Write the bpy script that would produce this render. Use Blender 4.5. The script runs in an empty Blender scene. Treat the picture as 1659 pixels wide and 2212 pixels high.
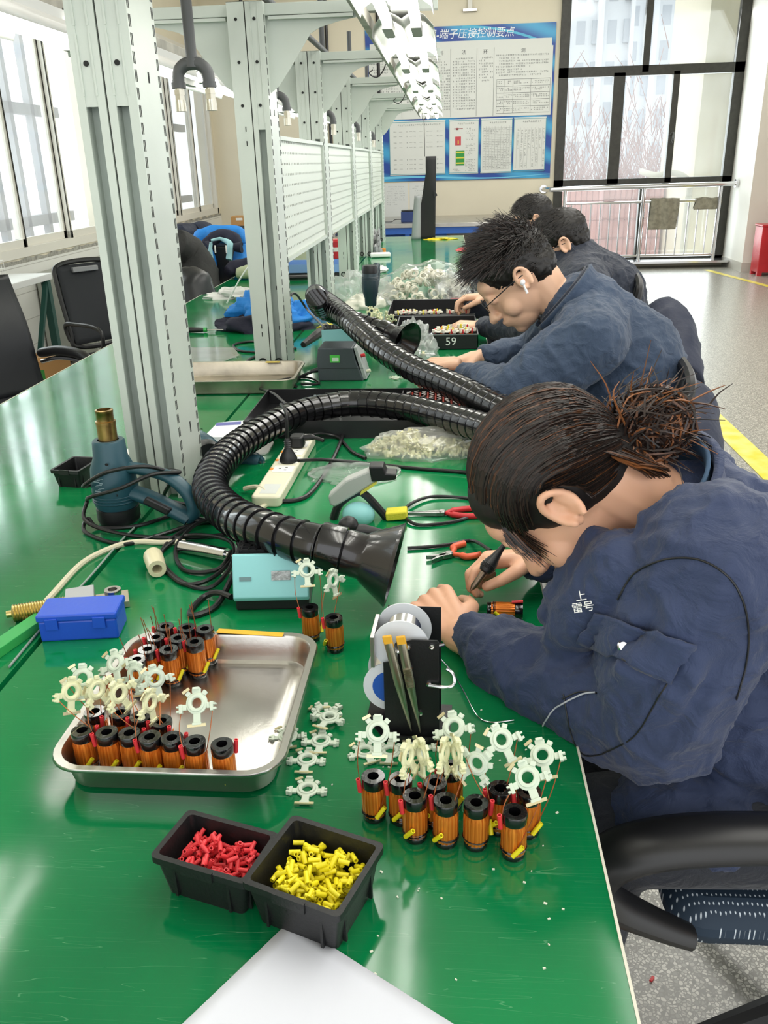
import bpy, bmesh, math, random
from math import pi, sin, cos, radians as rad
from mathutils import Vector as V, Matrix as Mx, noise as nz, Euler
random.seed(7)
SC = bpy.context.scene
COL = SC.collection
# ------------------------------------------------------------------ camera
FPX = 1842.2
RM = Mx(((0.99733, -0.00188, 0.07297), (0.06799, 0.37962, -0.92264), (-0.02597, 0.92514, 0.37874)))
CAMP = V((0, 0, 1.47))
def _orth(m):
    x = m.col[0].normalized(); z = m.col[2] - x * m.col[2].dot(x); z.normalize(); y = z.cross(x)
    return Mx((x, y, z)).transposed()
RM = _orth(RM)
cam = bpy.data.cameras.new('camera'); co = bpy.data.objects.new('camera', cam); COL.objects.link(co)
cam.sensor_fit = 'HORIZONTAL'; cam.sensor_width = 36; cam.lens = FPX * 36 / 1659
cam.clip_start = 0.02; cam.clip_end = 400
m4 = RM.to_4x4(); m4.translation = CAMP; co.matrix_world = m4
SC.camera = co
# ------------------------------------------------------------------ world, light, exposure
SC.view_settings.view_transform = 'Standard'; SC.view_settings.look = 'None'
SC.view_settings.gamma = 1; SC.view_settings.use_curve_mapping = False
SC.view_settings.exposure = 0.45
wd = bpy.data.worlds.new('sky'); SC.world = wd; wd.use_nodes = True
bg = wd.node_tree.nodes['Background']; bg.inputs[0].default_value = (0.97, 0.985, 1.0, 1); bg.inputs[1].default_value = 1.5
def area(name, loc, target, sx, sy, power, col=(1, 1, 1)):
    l = bpy.data.lights.new(name, 'AREA'); l.shape = 'RECTANGLE'; l.size = sx; l.size_y = sy; l.energy = power; l.color = col
    o = bpy.data.objects.new(name, l); COL.objects.link(o); o.location = loc
    o.rotation_euler = (V(target) - V(loc)).to_track_quat('-Z', 'Y').to_euler(); return o
area('daylight_far_window', (2.75, 13.3, 1.7), (1.4, 6, 0.8), 2.4, 3.0, 110, (0.95, 0.98, 1))
area('daylight_left_windows', (-4.4, 6.2, 1.95), (0, 6, 0.8), 4.2, 2.2, 140, (0.95, 0.98, 1))
area('added_fill_right', (1.6, 4.5, 3.9), (1.6, 4.5, 0), 1.5, 9, 150, (1, .98, .94))  # added fill light below the ceiling, brightens the room; no fixture is modelled
area('added_fill_far', (0.5, 10.5, 3.9), (0.5, 11.2, 0), 4, 2.5, 90, (1, .98, .94))  # second added fill, put in to lift the dark far wall
SC.cycles.max_bounces = 7; SC.cycles.glossy_bounces = 4; SC.cycles.transmission_bounces = 6; SC.cycles.transparent_max_bounces = 12
SC.cycles.sample_clamp_indirect = 4.0
SC.cycles.caustics_reflective = False; SC.cycles.caustics_refractive = False
# ------------------------------------------------------------------ helpers
ZT = 0.77
def ray(px, py): return RM @ V((px - 829.5, -(py - 1106), -FPX)).normalized()
def oz(px, py, z=ZT): r = ray(px, py); return CAMP + r * ((z - CAMP.z) / r.z)
def oy(px, py, y): r = ray(px, py); return CAMP + r * (y / r.y)
def ox(px, py, x): r = ray(px, py); return CAMP + r * (x / r.x)
def lin(c):
    if isinstance(c, str): c = [int(c[i:i + 2], 16) / 255 for i in (0, 2, 4)]
    return tuple((x / 12.92 if x <= .04045 else ((x + .055) / 1.055) ** 2.4) for x in c) + (1,)
def mat(name, col, rough=.5, metal=0, bump=None, var=None, emis=0, coat=0, trans=0, alpha=1, scale=None, spec=None, col2=None):
    m = bpy.data.materials.new(name); m.use_nodes = True; n = m.node_tree.nodes; L = m.node_tree.links
    b = n['Principled BSDF']; c = lin(col); b.inputs['Base Color'].default_value = c
    b.inputs['Roughness'].default_value = rough; b.inputs['Metallic'].default_value = metal
    b.inputs['Coat Weight'].default_value = coat; b.inputs['Transmission Weight'].default_value = trans; b.inputs['Alpha'].default_value = alpha
    if spec is not None: b.inputs['Specular IOR Level'].default_value = spec
    if emis: b.inputs['Emission Color'].default_value = c; b.inputs['Emission Strength'].default_value = emis
    if var or bump or col2:
        tc = n.new('ShaderNodeTexCoord'); mp = n.new('ShaderNodeMapping'); L.new(tc.outputs['Object'], mp.inputs[0])
        if scale: mp.inputs['Scale'].default_value = scale
    if var:
        t = n.new('ShaderNodeTexNoise'); t.inputs['Scale'].default_value = var[0]; t.inputs['Detail'].default_value = 5; L.new(mp.outputs[0], t.inputs['Vector'])
        r = n.new('ShaderNodeValToRGB'); r.color_ramp.elements[0].position = .35; r.color_ramp.elements[1].position = .65; L.new(t.outputs[0], r.inputs[0])
        c2 = lin(col2) if col2 else tuple(max(0, x * (1 - var[1])) for x in c[:3]) + (1,)
        r.color_ramp.elements[0].color = c2; r.color_ramp.elements[1].color = c if col2 else tuple(min(1, x * (1 + var[1] * .6)) for x in c[:3]) + (1,)
        L.new(r.outputs[0], b.inputs['Base Color'])
    if bump:
        t = n.new('ShaderNodeTexNoise'); t.inputs['Scale'].default_value = bump[0]; t.inputs['Detail'].default_value = 4; L.new(mp.outputs[0], t.inputs['Vector'])
        bp = n.new('ShaderNodeBump'); bp.inputs['Strength'].default_value = bump[1]; bp.inputs['Distance'].default_value = bump[2] if len(bump) > 2 else .003
        L.new(t.outputs[0], bp.inputs['Height']); L.new(bp.outputs[0], b.inputs['Normal'])
    return m
class G:
    """collects geometry; build() links it as one mesh object"""
    def __init__(s): s.v = []; s.f = []; s.mi = []; s.M = Mx.Identity(4); s.k = 0
    def add(s, vs, fs):
        o = len(s.v); s.v += [s.M @ V(p) for p in vs]; s.f += [[i + o for i in f] for f in fs]; s.mi += [s.k] * len(fs); return s
    def box(s, c, d, rz=0, R=None):
        h = [x / 2 for x in d]; R = R or Mx.Rotation(rz, 3, 'Z'); c = V(c)
        vs = [c + R @ V((a * h[0], b * h[1], e * h[2])) for a in (-1, 1) for b in (-1, 1) for e in (-1, 1)]
        return s.add(vs, [[0, 1, 3, 2], [4, 6, 7, 5], [0, 4, 5, 1], [2, 3, 7, 6], [0, 2, 6, 4], [1, 5, 7, 3]])
    def b2(s, a, b): a = V(a); b = V(b); return s.box((a + b) / 2, [abs(x) for x in (b - a)])
    def tube(s, pts, r, n=10, cap=True, closed=False):
        pts = [V(p) for p in pts]; N = len(pts); rs = r if isinstance(r, (list, tuple)) else [r] * N
        vs = []; prev = None
        for i, p in enumerate(pts):
            if closed: t = pts[(i + 1) % N] - pts[i - 1]
            else: t = pts[min(i + 1, N - 1)] - pts[max(i - 1, 0)]
            if t.length < 1e-9: t = V((0, 0, 1))
            t.normalize()
            if prev is None: a = t.orthogonal().normalized()
            else:
                a = prev - t * prev.dot(t)
                if a.length < 1e-6: a = t.orthogonal()
                a.normalize()
            prev = a; b = t.cross(a)
            vs += [p + (a * cos(2 * pi * j / n) + b * sin(2 * pi * j / n)) * rs[i] for j in range(n)]
        fs = []
        for i in range(N if closed else N - 1):
            i2 = (i + 1) % N
            for j in range(n): fs.append([i * n + j, i * n + (j + 1) % n, i2 * n + (j + 1) % n, i2 * n + j])
        if cap and not closed: fs += [list(range(n))[::-1], list(range((N - 1) * n, N * n))]
        return s.add(vs, fs)
    def lathe(s, prof, n=24, c=(0, 0, 0), R=None):
        R = R or Mx.Identity(3); c = V(c); N = len(prof); vs = []; fs = []
        for r, z in prof: vs += [c + R @ V((max(r, 1e-5) * cos(2 * pi * j / n), max(r, 1e-5) * sin(2 * pi * j / n), z)) for j in range(n)]
        for i in range(N - 1):
            for j in range(n): fs.append([i * n + j, i * n + (j + 1) % n, (i + 1) * n + (j + 1) % n, (i + 1) * n + j])
        return s.add(vs, fs)
    def cyl(s, a, b, r, n=16, r2=None): return s.tube([a, b], [r, r if r2 is None else r2], n)
    def prism(s, poly, h0, h1, R=None, c=(0, 0, 0)):
        R = R or Mx.Identity(3); c = V(c); n = len(poly)
        vs = [c + R @ V((x, y, h0)) for x, y in poly] + [c + R @ V((x, y, h1)) for x, y in poly]
        return s.add(vs, [list(range(n))[::-1], list(range(n, 2 * n))] + [[i, (i + 1) % n, n + (i + 1) % n, n + i] for i in range(n)])
    def grid(s, fn, nu, nv):
        vs = [fn(i / nu, j / nv) for i in range(nu + 1) for j in range(nv + 1)]; w = nv + 1
        return s.add(vs, [[i * w + j, (i + 1) * w + j, (i + 1) * w + j + 1, i * w + j + 1] for i in range(nu) for j in range(nv)])
    def ell(s, c, r, R=None, n=16, m=10):
        R = R or Mx.Identity(3); c = V(c); vs = [c + R @ V((0, 0, -r[2]))]; fs = []
        for i in range(1, m):
            a = pi * i / m - pi / 2
            vs += [c + R @ V((r[0] * cos(a) * cos(2 * pi * j / n), r[1] * cos(a) * sin(2 * pi * j / n), r[2] * sin(a))) for j in range(n)]
        vs.append(c + R @ V((0, 0, r[2])))
        for j in range(n): fs.append([0, 1 + (j + 1) % n, 1 + j]); fs.append([len(vs) - 1, 1 + (m - 2) * n + j, 1 + (m - 2) * n + (j + 1) % n])
        for i in range(m - 2):
            for j in range(n): a = 1 + i * n; fs.append([a + j, a + (j + 1) % n, a + n + (j + 1) % n, a + n + j])
        return s.add(vs, fs)
    def build(s, name, mats, parent=None, smooth=40, bevel=0, solid=0, sub=0, normals=True):
        me = bpy.data.meshes.new(name); me.from_pydata([tuple(p) for p in s.v], [], s.f)
        if not isinstance(mats, (list, tuple)): mats = [mats]
        for m in mats: me.materials.append(m)
        for p, k in zip(me.polygons, s.mi): p.material_index = min(k, len(mats) - 1)
        if normals:
            bm = bmesh.new(); bm.from_mesh(me); bmesh.ops.recalc_face_normals(bm, faces=bm.faces); bm.to_mesh(me); bm.free()
        if smooth: me.shade_smooth(); me.set_sharp_from_angle(angle=rad(smooth))
        o = bpy.data.objects.new(name, me); COL.objects.link(o)
        if parent is not None: o.parent = parent
        if solid: q = o.modifiers.new('s', 'SOLIDIFY'); q.thickness = solid; q.offset = 0
        if sub: q = o.modifiers.new('u', 'SUBSURF'); q.levels = q.render_levels = sub
        if bevel: q = o.modifiers.new('b', 'BEVEL'); q.width = bevel; q.segments = 2; q.limit_method = 'ANGLE'
        return o
def tag(o, label, cat, group=None, kind=None):
    o['label'] = label; o['category'] = cat
    if group: o['group'] = group
    if kind: o['kind'] = kind
    return o
def thing(name, label, cat, loc=(0, 0, 0), rz=0, group=None):
    o = bpy.data.objects.new(name, None); COL.objects.link(o); o.location = loc; o.rotation_euler = (0, 0, rz); o.empty_display_size = .05
    return tag(o, label, cat, group)
def struct(name, g, m, bevel=0, parent=None, **k):
    o = g.build(name, m, parent, bevel=bevel, **k)
    if parent is None: o['kind'] = 'structure'
    return o
def dup(o, parent=None):
    c = o.copy(); COL.objects.link(c)
    if parent is not None: c.parent = parent
    for ch in o.children: dup(ch, c)
    return c
def spline(P, n=8, closed=False):
    P = [V(p) for p in P]; out = []; N = len(P)
    for i in range(N if closed else N - 1):
        g = (lambda k: P[k % N]) if closed else (lambda k: P[max(0, min(N - 1, k))])
        a, b, c, d = g(i - 1), g(i), g(i + 1), g(i + 2)
        for j in range(n):
            t = j / n; out.append(.5 * ((2 * b) + (c - a) * t + (2 * a - 5 * b + 4 * c - d) * t * t + (3 * b - a - 3 * c + d) * t ** 3))
    if not closed: out.append(P[-1])
    return out
def rrect(w, d, r, n=5):
    o = []
    for cx, cy, a0 in ((w / 2 - r, d / 2 - r, 0), (-w / 2 + r, d / 2 - r, 90), (-w / 2 + r, -d / 2 + r, 180), (w / 2 - r, -d / 2 + r, 270)):
        for i in range(n + 1): a = rad(a0 + 90 * i / n); o.append((cx + r * cos(a), cy + r * sin(a)))
    return o
def text(name, s, size, m, parent, loc, R, ext=.0004, shear=0, align='CENTER'):
    c = bpy.data.curves.new(name, 'FONT'); c.body = s; c.size = size; c.extrude = ext; c.align_x = align; c.align_y = 'CENTER'; c.shear = shear; c.resolution_u = 2
    o = bpy.data.objects.new(name, c); me = None
    COL.objects.link(o); bpy.context.view_layer.update()
    me = bpy.data.meshes.new_from_object(o.evaluated_get(bpy.context.evaluated_depsgraph_get()))
    bpy.data.objects.remove(o); o = bpy.data.objects.new(name, me); me.materials.clear(); me.materials.append(m); COL.objects.link(o)
    o.parent = parent; o.location = loc; o.rotation_euler = R; return o
# ------------------------------------------------------------------ shared materials
M = {}
M['cream'] = mat('cream_wall_paint', 'e2dac3', .6, bump=(60, .1), var=(1.2, .05))
M['white_wall'] = mat('white_wall_paint', 'e6e4dc', .6, var=(2, .04))
M['ceil'] = mat('ceiling_paint', 'e4e0d4', .8)
M['steel_green'] = mat('pale_green_powder_coated_steel', 'bdc5bc', .42, bump=(300, .05), var=(5, .05))
M['steel_green_dk'] = mat('pale_green_steel_channel_inside', 'a7b0a8', .5, var=(6, .12))
M['hole'] = mat('dark_hole', '191b1a', .8)
M['black'] = mat('black_plastic', '17181a', .42, bump=(200, .08))
M['blackrub'] = mat('black_rubber_cable', '141415', .38)
M['blackgloss'] = mat('glossy_black_vinyl', '131315', .2, coat=.5)
M['chrome'] = mat('chrome', 'd8d8da', .18, 1)
M['steel'] = mat('brushed_stainless', 'c9c6c0', .3, 1, bump=(90, .1), var=(8, .1))
M['white'] = mat('white_plastic', 'e9e9e4', .45)
M['offwhite'] = mat('ivory_plastic', 'dcd8bf', .45)
M['tube'] = mat('fluorescent_tube', 'fffdf6', .5, emis=7)
M['refl'] = mat('white_lamp_reflector', 'eeeeea', .3)
M['darkframe'] = mat('dark_bronze_aluminium', '35352f', .5, var=(20, .2))
M['red'] = mat('red_plastic', 'c2222b', .4)
M['yellow'] = mat('yellow_paint', 'e3d21f', .5)
def thin_glass(name, tint='f4f8f8', refl=.12, haze=0.0):
    m = bpy.data.materials.new(name); m.use_nodes = True; n = m.node_tree.nodes; L = m.node_tree.links; n.clear()
    o = n.new('ShaderNodeOutputMaterial'); t = n.new('ShaderNodeBsdfTransparent'); g = n.new('ShaderNodeBsdfGlossy'); x = n.new('ShaderNodeMixShader')
    t.inputs[0].default_value = lin(tint); g.inputs['Roughness'].default_value = .08; ge = n.new('ShaderNodeNewGeometry'); dt = n.new('ShaderNodeVectorMath'); dt.operation = 'DOT_PRODUCT'; L.new(ge.outputs['Incoming'], dt.inputs[0]); L.new(ge.outputs['Normal'], dt.inputs[1]); ab = n.new('ShaderNodeMath'); ab.operation = 'ABSOLUTE'; L.new(dt.outputs['Value'], ab.inputs[0]); om = n.new('ShaderNodeMath'); om.operation = 'SUBTRACT'; om.inputs[0].default_value = 1; L.new(ab.outputs[0], om.inputs[1]); fr = n.new('ShaderNodeMath'); fr.operation = 'POWER'; fr.inputs[1].default_value = 5; L.new(om.outputs[0], fr.inputs[0])
    mm = n.new('ShaderNodeMath'); mm.operation = 'MULTIPLY_ADD'; mm.inputs[1].default_value = .9; mm.inputs[2].default_value = .03 + refl * .2; L.new(fr.outputs[0], mm.inputs[0])
    L.new(mm.outputs[0], x.inputs[0]); L.new(t.outputs[0], x.inputs[1]); L.new(g.outputs[0], x.inputs[2]); last = x
    if haze:
        d = n.new('ShaderNodeBsdfDiffuse'); d.inputs[0].default_value = (.85, .86, .86, 1); tl = n.new('ShaderNodeBsdfTranslucent'); tl.inputs[0].default_value = (.9, .9, .9, 1)
        a = n.new('ShaderNodeMixShader'); a.inputs[0].default_value = .5; L.new(d.outputs[0], a.inputs[1]); L.new(tl.outputs[0], a.inputs[2])
        tn = n.new('ShaderNodeTexNoise'); tn.inputs['Scale'].default_value = 3; mr = n.new('ShaderNodeMapRange'); mr.inputs[3].default_value = haze * .5; mr.inputs[4].default_value = min(1, haze * 1.5); L.new(tn.outputs[0], mr.inputs[0])
        y = n.new('ShaderNodeMixShader'); L.new(mr.outputs[0], y.inputs[0]); L.new(x.outputs[0], y.inputs[1]); L.new(a.outputs[0], y.inputs[2]); last = y
    L.new(last.outputs[0], o.inputs[0]); return m
M['glass'] = thin_glass('window_glass', haze=.05)
M['dirtyglass'] = thin_glass('dusty_window_glass', haze=.13)
M['film'] = thin_glass('clear_plastic_film', 'fafcfa', .3, haze=.3)
# ================================================================== SETTING
XL, YF, XR = -3.3, 13.0, 3.92
def floor_mat():
    m = bpy.data.materials.new('grey_terrazzo'); m.use_nodes = True; n = m.node_tree.nodes; L = m.node_tree.links; b = n['Principled BSDF']
    tc = n.new('ShaderNodeTexCoord'); v = n.new('ShaderNodeTexVoronoi'); v.inputs['Scale'].default_value = 135; L.new(tc.outputs['Object'], v.inputs['Vector'])
    v2 = n.new('ShaderNodeTexVoronoi'); v2.feature = 'DISTANCE_TO_EDGE'; v2.inputs['Scale'].default_value = 135; L.new(tc.outputs['Object'], v2.inputs['Vector'])
    r = n.new('ShaderNodeValToRGB'); e = r.color_ramp.elements; e[0].position = 0; e[0].color = lin('5d5e58'); e[1].position = 1; e[1].color = lin('dcdad0')
    q = r.color_ramp.elements.new(.3); q.color = lin('9b9a92'); q = r.color_ramp.elements.new(.6); q.color = lin('c9c7bd'); L.new(v.outputs['Color'], r.inputs[0])
    r2 = n.new('ShaderNodeValToRGB'); r2.color_ramp.elements[0].position = .06; r2.color_ramp.elements[1].position = .16; L.new(v2.outputs[0], r2.inputs[0])
    mx = n.new('ShaderNodeMix'); mx.data_type = 'RGBA'; L.new(r2.outputs[0], mx.inputs[0]); mx.inputs[6].default_value = lin('7e7d75'); L.new(r.outputs[0], mx.inputs[7])
    L.new(mx.outputs[2], b.inputs['Base Color']); b.inputs['Roughness'].default_value = .28; return m
struct('floor', G().b2((-5, -2.5, -.1), (9, YF + .2, 0)), floor_mat(), smooth=0)
struct('ceiling', G().b2((-3.5, -2.5, 4.0), (9, YF + .2, 4.1)), M['ceil'], smooth=0)
# far wall with a full-height window opening (x 1.55..3.92, z 0.08..3.7)
WX0, WX1 = 1.50, 3.92
g = G().b2((XL - .2, YF, 0), (WX0, YF + .2, 4)).b2((WX0, YF, 3.75), (WX1, YF + .2, 4)).b2((WX0, YF - .1, 0), (WX1, YF + .2, .07))
struct('wall_far', g, M['cream'], smooth=0)
g = G().b2((XR, 12.05, 0), (4.42, YF + .2, 4)); struct('wall_right', g, M['white_wall'], smooth=0)
g = G().b2((4.42, 9.0, 0), (4.6, YF + .2, 4)); struct('wall_right_side', g, M['cream'], smooth=0)
g = G().b2((XR - .012, 12.03, 0), (4.42, YF, .12)); struct('baseboard_right', g, mat('grey_tile_skirting', 'c6c3ba', .35), smooth=0)
# left wall: windows between sill 0.86 and 2.9
LW = [(2.2, 4.0), (5.0, 8.6), (10.1, 12.9)]
g = G().b2((XL - .2, -2.5, 0), (XL, YF, .86)).b2((XL - .2, -2.5, 2.9), (XL, YF, 4))
ys = [-2.5] + [v for a in LW for v in a] + [YF]
for i in range(0, len(ys), 2): g.b2((XL - .2, ys[i], .86), (XL, ys[i + 1], 2.9))
struct('wall_left', g, M['cream'], smooth=0)
tile = bpy.data.materials.new('white_wall_tiles'); tile.use_nodes = True
n = tile.node_tree.nodes; L = tile.node_tree.links; b = n['Principled BSDF']; bt = n.new('ShaderNodeTexBrick'); tc = n.new('ShaderNodeTexCoord'); mp = n.new('ShaderNodeMapping')
mp.inputs['Rotation'].default_value = (rad(90), 0, rad(90)); L.new(tc.outputs['Object'], mp.inputs[0]); L.new(mp.outputs[0], bt.inputs['Vector'])
bt.offset = 0; bt.inputs['Scale'].default_value = 1; bt.inputs['Brick Width'].default_value = .2; bt.inputs['Row Height'].default_value = .3; bt.inputs['Mortar Size'].default_value = .003
bt.inputs['Color1'].default_value = lin('e3e3dd'); bt.inputs['Color2'].default_value = lin('dcdcd6'); bt.inputs['Mortar'].default_value = lin('b7b6ae'); L.new(bt.outputs[0], b.inputs['Base Color']); b.inputs['Roughness'].default_value = .25
struct('trim_1', G().b2((XL, -2, 0), (XL + .012, YF, .82)), tile, smooth=0)
pc = mat('patched_grey_cement', '9c9b92', .9, bump=(60, .6), var=(30, .3))
g = G(); 
for (a, b_) in LW:
    def fn(u, v, a=a, b_=b_):
        y = a - .15 + (b_ - a + .3) * u; w = .035 + .02 * nz.noise(V((y * 6, v * 2, 3)))
        return V((XL + .008 + .004 * nz.noise(V((y * 20, v * 5, 0))), y, .815 + w * v))
    g.grid(fn, 90, 2)
struct('trim_2', g, pc, smooth=0)
alu = mat('white_aluminium_window', 'dedbd0', .4); track = mat('black_window_gasket', '26251f', .6)
for wi, (a, b_) in enumerate(LW):
    g = G(); z0, z1 = .86, 2.9; xo = XL - .02
    for (p, q) in (((xo - .07, a, z0), (xo + .03, a + .06, z1)), ((xo - .07, b_ - .06, z0), (xo + .03, b_, z1)), ((xo - .07, a, z0), (xo + .03, b_, z0 + .07)), ((xo - .07, a, z1 - .07), (xo + .03, b_, z1))): g.b2(p, q)
    w = struct('window_%d' % (wi + 2), g, alu, smooth=0)
    nsash = 4 if b_ - a > 3 else 3; sw = (b_ - a - .1) / nsash
    for k in range(nsash):
        s0 = a + .05 + k * sw; s1 = s0 + sw + .02; xx = xo - .045 + (.045 if k % 2 else 0)
        g = G()
        for (p, q) in (((xx - .016, s0, z0 + .06), (xx + .016, s0 + .05, z1 - .06)), ((xx - .016, s1 - .05, z0 + .06), (xx + .016, s1, z1 - .06)), ((xx - .016, s0, z0 + .06), (xx + .016, s1, z0 + .13)), ((xx - .016, s0, z1 - .12), (xx + .016, s1, z1 - .06))): g.b2(p, q)
        sa = g.build('sash', alu, w, smooth=0)
        G().b2((xx + .017, s1 - .012, z0 + .07), (xx + .023, s1 - .002, z1 - .07)).b2((xx + .017, s0 + .004, z0 + .07), (xx + .023, s0 + .012, z1 - .07)).build('gasket', track, sa, smooth=0)
        G().b2((xx - .003, s0 + .04, z0 + .12), (xx + .003, s1 - .04, z1 - .1)).build('pane', M['dirtyglass'], sa, smooth=0)
# security bars outside left windows
barm = mat('weathered_grey_bar', '66676a', .6)
for wi, (a, b_) in enumerate(LW[1:]):
    g = G(); y = a + .3
    while y < b_: g.b2((XL - .48, y - .035, .3), (XL - .42, y + .035, 3.4)); y += .42
    for z in (1.02, 1.95): g.b2((XL - .5, a - .2, z), (XL - .42, b_ + .2, z + .09))
    o = g.build('window_guard', barm, smooth=0); tag(o, ('grey metal bars outside the left window nearer the camera', 'grey metal bars outside the left window in the far corner')[wi], 'window bars')
# far window frame (dark)
fr = M['darkframe']; y0 = YF - .08; y1 = YF + .02
g = G()
xs = (WX0, WX1)
for (p, q) in (((WX0, y0, .07), (WX0 + .12, y1, 3.75)), ((WX1 - .13, y0, .07), (WX1, y1, 3.75)), ((WX0, y0, 3.65), (WX1, y1, 3.75)), ((WX0, y0, 2.46), (WX1, y1, 2.58)), ((WX0, y0, 1.07), (WX1, y1, 1.18)), ((WX0, y0, .07), (WX1, y1, .13))): g.b2(p, q)
for (a, c, x) in ((2.5, 3.7, 2.63), (1.12, 2.5, 2.30), (1.12, 2.5, 3.05), (.1, 1.1, 2.73)):
    w_ = .085 if x != 2.30 else .15
    g.b2((x - w_ / 2, y0, a), (x + w_ / 2, y1, c))
win = struct('window_1', g, fr, smooth=0)
for (x_a, x_b, z_a, z_b) in ((1.6, 2.6, 2.56, 3.66), (2.66, 3.8, 2.56, 3.66), (1.6, 2.24, 1.17, 2.47), (2.36, 3.02, 1.17, 2.47), (3.08, 3.8, 1.17, 2.47), (1.6, 2.7, .12, 1.08), (2.76, 3.8, .12, 1.08)):
    G().b2((x_a, YF - .035, z_a), (x_b, YF - .028, z_b)).build('pane', M['glass'], win, smooth=0)
lt = G().tube(spline([(3.03, y0 - .01, 1.72), (3.06, y0 - .03, 1.75), (3.06, y0 - .035, 1.66), (3.05, y0 - .02, 1.62)], 4), .012, 6); lt.build('latch', fr, win)
struct('door_1', G().b2((4.34, 10.2, 0), (4.42, 11.62, 2.1)), mat('varnished_brown_wood_door', '9a5a2c', .4, bump=(20, .2), var=(3, .3), scale=(1, 1, .1)), bevel=.004, smooth=0)
struct('trim_3', G().b2((4.31, 11.62, 0), (4.42, 11.72, 2.2)), mat('brown_door_frame', '8a4d26', .4), smooth=0)
# yellow floor stripes
ya = oz(1525, 583, 0); yb = oz(1700, 655, 0)
def stripe(a, b, w, name, lab):
    a = V(a); b = V(b); d = (b - a).normalized(); n_ = V((-d.y, d.x, 0)) * w / 2
    g = G().add([a - n_, a + n_, b + n_, b - n_], [[0, 1, 2, 3]]); g.v = [V((p.x, p.y, .002)) for p in g.v]
    o = g.build(name, mat('worn_yellow_floor_paint', 'dfcf28', .4, var=(9, .25), col2='e8df7e'), smooth=0, normals=False); o['kind'] = 'structure'
stripe(ya, V((4.3, yb.y - 2.0, 0)), .09, 'trim_4', ''); 
stripe((1.60, -1, 0), (1.60, 8.2, 0), .13, 'trim_5', '')
# stainless railing in front of the window
rail = thing('stainless_railing', 'stainless steel railing with thin balusters in front of the tall window', 'railing', (2.7, 12.65, 0))
def R_(g, name): o = g.build(name, M['chrome'], rail); o.location = (-2.7, -12.65, 0); return o
R_(G().tube([(1.42, 12.62, 1.07), (1.7, 12.62, 1.075), (3.9, 12.62, 1.09)], .032, 14), 'handrail')
R_(G().tube([(1.42, 12.62, 1.07), (1.36, 12.75, 1.07), (1.36, 12.99, 1.07)], .03, 12), 'handrail_return'); R_(G().cyl((1.36, 12.97, 1.07), (1.36, 13.0, 1.07), .055), 'wall_flange'); R_(G().cyl((3.88, 12.62, 1.09), (3.92, 12.62, 1.09), .055), 'wall_flange')
for x in (1.62, 2.68, 3.70): R_(G().cyl((x, 12.65, .08), (x, 12.62, 1.06), .026, 10), 'baluster_post')
for z in (.88, .17): R_(G().cyl((1.6, 12.65, z), (3.72, 12.65, z), .017, 8), 'cross_rail')
x = 1.72
while x < 3.68:
    if abs(x - 2.68) > .04: R_(G().cyl((x, 12.65, .17), (x, 12.65, .88), .0085, 6), 'baluster')
    x += .132
R_(G().b2((1.5, 12.55, .07), (3.9, 12.9, .1)), 'sill_strip')
cl = mat('grey_green_floor_cloth', '8b8878', .9, bump=(80, .6), var=(20, .25))
def hang_cloth(x0, x1, ztop, zb, lab):
    g = G()
    def fn(u, v):
        x = x0 + (x1 - x0) * u; s = v * (2 * (ztop - zb)); z = zb + abs(s - (ztop - zb)); back = s < (ztop - zb)
        return V((x + .01 * sin(v * 9), 12.65 + (.03 if back else -.03) + .012 * sin(u * 14 + v * 3), z + (.02 * nz.noise(V((x * 9, v, 1))) if v in (0, 1) else 0)))
    g.grid(fn, 20, 24); o = g.build('cloth', cl, solid=.006); tag(o, lab, 'cloth')
hang_cloth(2.78, 3.16, .925, .52, 'larger grey cloth hanging on the window railing'); hang_cloth(3.38, 3.72, .92, .77, 'smaller grey cloth on the right end of the window railing')
# red cabinet
rc = mat('red_painted_sheet_metal', 'c32a33', .3, bump=(12, .3, .01), var=(4, .12))
p = oz(1607, 594, 0); rb = thing('extinguisher_box', 'red metal box standing against the wall right of the window', 'box', (4.14, 11.72, 0))
G().b2((-.17, -.14, .04), (.17, .14, .60)).prism([(-.18, -.15), (.18, -.15), (.18, .15), (-.18, .15)], .60, .625).build('body', rc, rb, bevel=.008, smooth=0)
for sx in (-1, 1):
    for sy in (-1, 1): G().b2((sx * .17, sy * .14, 0), (sx * .11, sy * .09, .05)).build('foot', rc, rb, smooth=0)
G().b2((-.03, -.143, .52), (.09, -.139, .555)).build('handle_slot', M['hole'], rb, smooth=0)
# fire notices
ns = thing('fire_notice', 'red framed yellow and white fire notice on the right wall, left of a pair', 'sign', (4.38, 11.98, 1.56)); ns['group'] = 'fire notices on the right wall'
G().b2((-.055, -.012, -.17), (.055, .0, .17)).build('frame', M['red'], ns, smooth=0)
G().b2((-.042, -.016, .02), (.042, -.011, .15)).build('yellow_panel', mat('notice_yellow', 'e8c64a', .5), ns, smooth=0)
G().b2((-.042, -.016, -.15), (.042, -.011, .02)).build('white_panel', mat('notice_white', 'e6e0d4', .5), ns, smooth=0)
n2 = dup(ns); n2.location = (4.40, 11.80, 1.56); n2.rotation_euler = (0, 0, rad(-90)); n2['label'] = 'red framed yellow and white fire notice on the right wall, right of a pair'
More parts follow.
